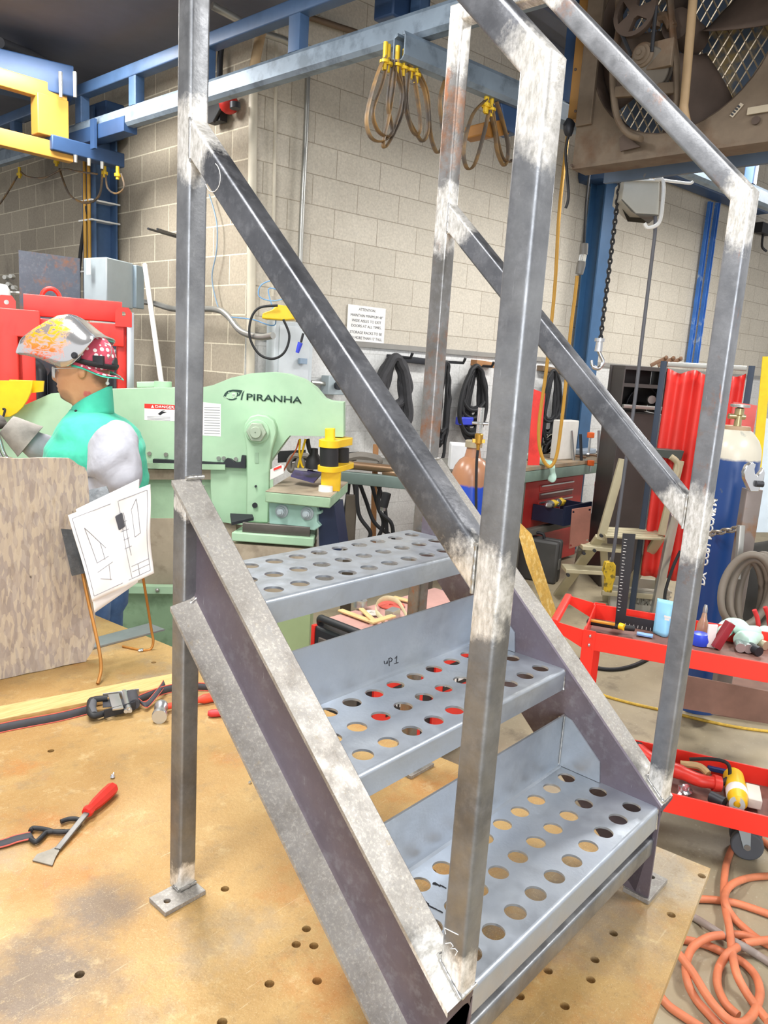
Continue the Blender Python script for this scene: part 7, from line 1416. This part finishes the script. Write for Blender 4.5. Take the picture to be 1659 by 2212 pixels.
# --- tall blue cylinder on its stand with the wrench post
tcd = 3.75; tp0 = FP(1573, 1050, tcd)
tcv = thing('tall_gas_cylinder', V((tp0.x, tp0.y, .1)), 'tall blue gas cylinder with a white shoulder and white stencilled letters, behind the cart', 'gas cylinder')
R_ = .128; zsh = FP(1573, 975, tcd).z; znk = FP(1585, 925, tcd).z
b = MB(); b.lathe([(0, .1), (R_*.96, .1), (R_, .12), (R_, zsh-.02), (R_*.97, zsh+.02), (R_*.85, zsh+.06), (R_*.6, zsh+.1), (R_*.42, zsh+.115), (R_*.42, znk), (0, znk)], V((tp0.x, tp0.y, 0)), UZ, 44)
b.build('cylinder_body', m_cyl('blue_white_cyl', ((0, '#1d3f78'), (zsh-.03, '#c9c4b4')), ((7, .62, '#2d5a6a'), (14, .68, '#6d6a4a'))), tcv)
b = MB(); b.lathe([(.0, znk-.02), (.062, znk-.02), (.064, znk+.0), (.06, znk+.012), (0, znk+.012)], V((tp0.x, tp0.y, 0)), UZ, 24); b.build('neck_ring', mat('rusty_ring', '#a98f72', .6, .1, .2), tcv)
vz = znk+.012; b = MB(); b.lathe([(0, vz), (.018, vz), (.016, vz+.05), (.022, vz+.055), (.022, vz+.085), (.01, vz+.09), (0, vz+.09)], V((tp0.x, tp0.y, 0)), UZ, 16); b.cyl(V((tp0.x, tp0.y, vz+.045)) - HR*.05, V((tp0.x, tp0.y, vz+.045)) + HR*.03, .013, .013, 12); b.build('valve', mat('valve_brass', '#a89a72', .3, .7, .15), tcv)
b = MB(); b.lathe([(.008, vz+.09), (.045, vz+.092), (.045, vz+.104), (.008, vz+.106)], V((tp0.x, tp0.y, 0)), UZ, 20); b.build('hand_wheel', M_PIPE, tcv)
M_STEN = mat('stencil_white', '#e6e6e2', .6); o3 = V((tp0.x, tp0.y, 0))
def wrap_letters(s_, v0, v1, ang, wch):
    """white letters standing up the cylinder, reading upwards"""
    za = FP(1545, v0, tcd-.1).z; zb_4 = FP(1545, v1, tcd-.1).z; n = len(s_)
    for i, ch in enumerate(s_):
        if ch == ' ': continue
        z_ = za + (zb_4-za)*i/n; dirv = (-HF*math.cos(ang) - HR*math.sin(ang)).normalized(); tn = UZ; side_ = dirv.cross(UZ).normalized()
        text('stencil_letter', ch, o3 + dirv*(R_+.0005) + UZ*z_ + side_*.02, UZ, -side_, wch, M_STEN, tcv, bold=.03, depth=.001)
wrap_letters('DX CORINGOWEM', 1268, 1080, .85, .036)
stn = thing('cylinder_stand', V((tp0.x, tp0.y, 0)), 'rusty cylinder stand with a square post, chain and coiled hose, behind the cart', 'stand')
b = MB(); e0_, e1_ = Z(1480, 1535, 0), Z(1650, 1562, 0); ed_ = (e1_-e0_).normalized(); en_ = V((-ed_.y, ed_.x, 0)); en_ = en_ if en_.dot(HF) > 0 else -en_
b.pts([e0_, e1_ + ed_*.15, e1_ + ed_*.15 + en_*.7, e0_ + en_*.7], UZ*.095); b.build('base', mat('rust_base', '#7d5f52', .7, .1, .25), stn)
pp = FP(1612, 1140, 3.45); pb_ = V((pp.x, pp.y, .2)); pt_ = V((pp.x, pp.y, FP(1620, 1062, 3.35).z))
b = MB(); b.bar(rsq(.075, .055, .006), pb_, pt_, HR); b.build('square_post', mat('post_steel', '#857c78', .4, .5, .15, 5, '#8a6a52', .55, .65, 6), stn)
b = MB(); b.bar(rsq(.028, .028, .006), FP(1601, 1135, 3.3), FP(1592, 1250, 3.28), HR); b.build('hook_bar', M_PIPE, stn)
b = MB(); q = [FP(1440, 1452, 3.28), FP(1720, 1505, 3.2), FP(1715, 1572, 3.2), FP(1450, 1526, 3.28)]; b.pts(q, HF*.012); b.build('front_plate', mat('rust_base', '#7d5f52', .7, .1, .25), stn)
chain(stn, FP(1535, 1153, 3.62), FP(1602, 1140, 3.4), .034, .006, mat('dull_chain', '#9c948a', .4, .7), 'chain'); b = MB(); 
wr_ = thing('adjustable_wrench', pt_, 'big chrome adjustable wrench head standing on top of the square post', 'wrench')
def WRp(u, v): return FP(u, v, 3.35)
b = MB(); b.pts([WRp(u, v) for u, v in ((1620,1062),(1640,1062),(1643,1050),(1650,1040),(1653,1022),(1650,1010),(1644,1020),(1637,1028),(1632,1025),(1631,1014),(1634,1002),(1624,999),(1613,1006),(1607,1020),(1608,1034),(1614,1048))], HF*.03); b.build('head', mat('chrome', '#d5d7d9', .2, .95, .05), wr_, bevel=.004)
b = MB(); p = WRp(1637, 1045); b.cyl(p - HR*.012 - HF*.006, p + HR*.02 - HF*.006, .014, .014, 12); b.build('worm_screw', M_DARK, wr_)
hs_ = thing('hose_coil', FP(1610, 1280, 3.3), 'thick grey welding hose coiled on the cylinder stand', 'hose')
M_HOSE = mat('grey_brown_hose', '#6f675c', .6, 0, .15)
for k, (cu, cv, ru, rv) in enumerate(((1612, 1275, 55, 75), (1618, 1280, 42, 70), (1625, 1285, 60, 82), (1606, 1290, 40, 80), (1640, 1290, 46, 90))):
    b = MB(); b.tube([FP(cu + ru*math.cos(a), cv + rv*math.sin(a) - 18*math.cos(a), 3.2 + .02*k + .02*math.sin(a*2)) for a in [2*pi*j/40 for j in range(40)]], .016, 10, closed=True); b.build('hose_loop', M_HOSE, hs_)
b = MB(); b.tube(cr([FP(1560, 1485, 3.3), FP(1590, 1520, 3.3), FP(1625, 1525, 3.3), FP(1640, 1490, 3.3)], 6), .014, 8); b.build('hose_loop', M_HOSE, hs_)
bg = MB(); c = FP(1650, 1262, 3.9); bg.grid(lambda s, t: c + HR*(.2*(s-.5)*2) + UZ*(.24*(.5-t)*2 - .08*(2*s-1)**2) - HF*(.08*math.sin(pi*s)*math.sin(pi*t)) + mnoise.noise_vector(V((s*4, t*4, 1)))*.02, 20, 20); tag(bg.build('black_bag', mat('black_canvas', '#35332f', .8, 0, .2), solid=.01, ang=80), 'black canvas bag hanging behind the coiled hose', 'bag')
# --- yellow ruler, pale panel, fixture at the right edge
b = MB(); b.pts([FP(1648, 770, 4.6), FP(1668, 770, 4.6), FP(1645, 1010, 4.6), FP(1625, 1010, 4.6)], HF*.006); tag(b.build('yellow_ruler', mat('yellow_ruler', '#e8c81e', .5, 0, .1, 30)), 'long yellow rule standing upright at the right edge', 'ruler')
b = MB(); b.pts([FP(1645, 905, 4.75), FP(1760, 905, 4.75), FP(1740, 1150, 4.75), FP(1620, 1150, 4.75)], HF*.03); tag(b.build('pale_panel', mat('pale_blue_panel', '#d3e2ee', .4)), 'pale blue-white panel at the right edge behind the yellow rule', 'panel')
b = MB(); p = WR(1650, 495, .1); b.box(p, (.3, .1, .12), DR, NR); b.tube(cr([p - UZ*.05, p - UZ*.2 + DR*.02, p - UZ*.24 + DR*.15], 4), .015, 8); tag(b.build('wall_fixture', M_BLACK), 'black fixture on the cream wall at the right edge', 'fixture')
# --- hoses and ropes on the floor
M_ORG = mat('orange_hose', '#cf7a55', .55, 0, .25, 9, '#b8734f', .5, .68, 4)
def fl(u, v, h=.012): return Z(u, v, h)
z5 = lambda x, y: (1380 + x/5.12, 1780 + y/5.12)
org = [(1500,300),(1380,190),(1250,130),(1130,160),(1040,260),(980,400),(950,560),(940,780),(960,950),(1000,1150),(1030,1400),(1080,1650),(1180,1850),(1300,2020),(1429,2180)]
def hose(px, h, label, m=M_ORG, r=.0125):
    b = MB(); b.tube(cr([fl(*z5(*p), (h if not isinstance(h, list) else h[min(i, len(h)-1)])) for i, p in enumerate(px)], 8), r, 12); return tag(b.build('air_hose', m), label, 'hose', 'orange hoses on the floor' if m is M_ORG else None)
hose(org, [.013]*6 + [.03]*3 + [.05]*3 + [.03]*4, 'orange hose making the tall loop up to the cart caster')
hose([(1500,575),(1350,580),(1200,600),(1060,650),(980,720),(950,810),(980,930),(1070,1060),(1200,1180),(1330,1280),(1500,1370)], [.013]*3 + [.04]*4 + [.013]*4, 'orange hose bending in a wide curve right of the table corner')
hose([(560,830),(680,830),(850,840),(1050,870),(1250,930),(1500,1020)], .013, 'orange hose running straight out from under the table end')
hose([(400,1270),(560,1290),(750,1340),(950,1430),(1150,1530),(1290,1680),(1340,1850),(1310,2000),(1250,2120),(1150,2200),(1020,2180),(880,2060),(740,1880),(600,1650),(450,1450),(380,1380)], [.013]*6 + [.03]*5 + [.05]*5, 'pinkish orange hose curling in a big oval at the bottom right')
hose([(930,1230),(780,1250),(620,1340),(550,1450),(520,1600),(550,1780),(640,1950),(780,2110),(900,2240),(1000,2330)], [.05]*2 + [.035]*4 + [.013]*4, 'orange hose curving down the inner left of the coil')
hose([(1090,1360),(980,1440),(890,1580),(865,1720),(890,1850),(970,2000),(1100,2120)], [.05]*2 + [.013]*5, 'dusty tan-orange hose in the middle of the coil')
hose([(1500,1280),(1350,1290),(1160,1320)], .03, 'short orange hose end entering at the right edge')
hose([(1040,1220),(1150,1230),(1290,1270),(1420,1320)], .013, 'brown-orange hose crossing behind the grey hose')
hose([(120,1790),(200,1860),(330,2010),(500,2130),(700,2260),(800,2330)], .013, 'orange hose appearing under the front edge of the table')
hose([(520,1000),(640,1050),(800,1150),(960,1250),(1150,1350),(1300,1440),(1500,1570)], [.013]*2 + [.04]*3 + [.013]*3, 'grey hose crossing over the orange coil', mat('grey_hose_floor', '#8f837c', .5, 0, .15))
cable('floor_rope', [(1270,1478),(1300,1500),(1360,1518),(1430,1534),(1520,1556),(1600,1572),(1680,1582)], lambda u, v: Z(u, v, .008), .008, mat('yellow_rope', '#cfa93c', .6, 0, .3, 60), 'yellow rope lying across the floor under the cart', 'rope')
cable('floor_cable', [(1250,1425),(1280,1440),(1320,1446),(1360,1440),(1395,1425),(1430,1400)], lambda u, v: Z(u, v, .012), .012, M_BLACK, 'dark cable lying on the floor behind the cart', 'cable')
cable('floor_cable', [(1450,1330),(1436,1290),(1452,1230),(1470,1190)], lambda u, v: FP(u, v, 5.3), .012, M_DARK, 'dark cable running up beside the aluminium tube', 'cable')
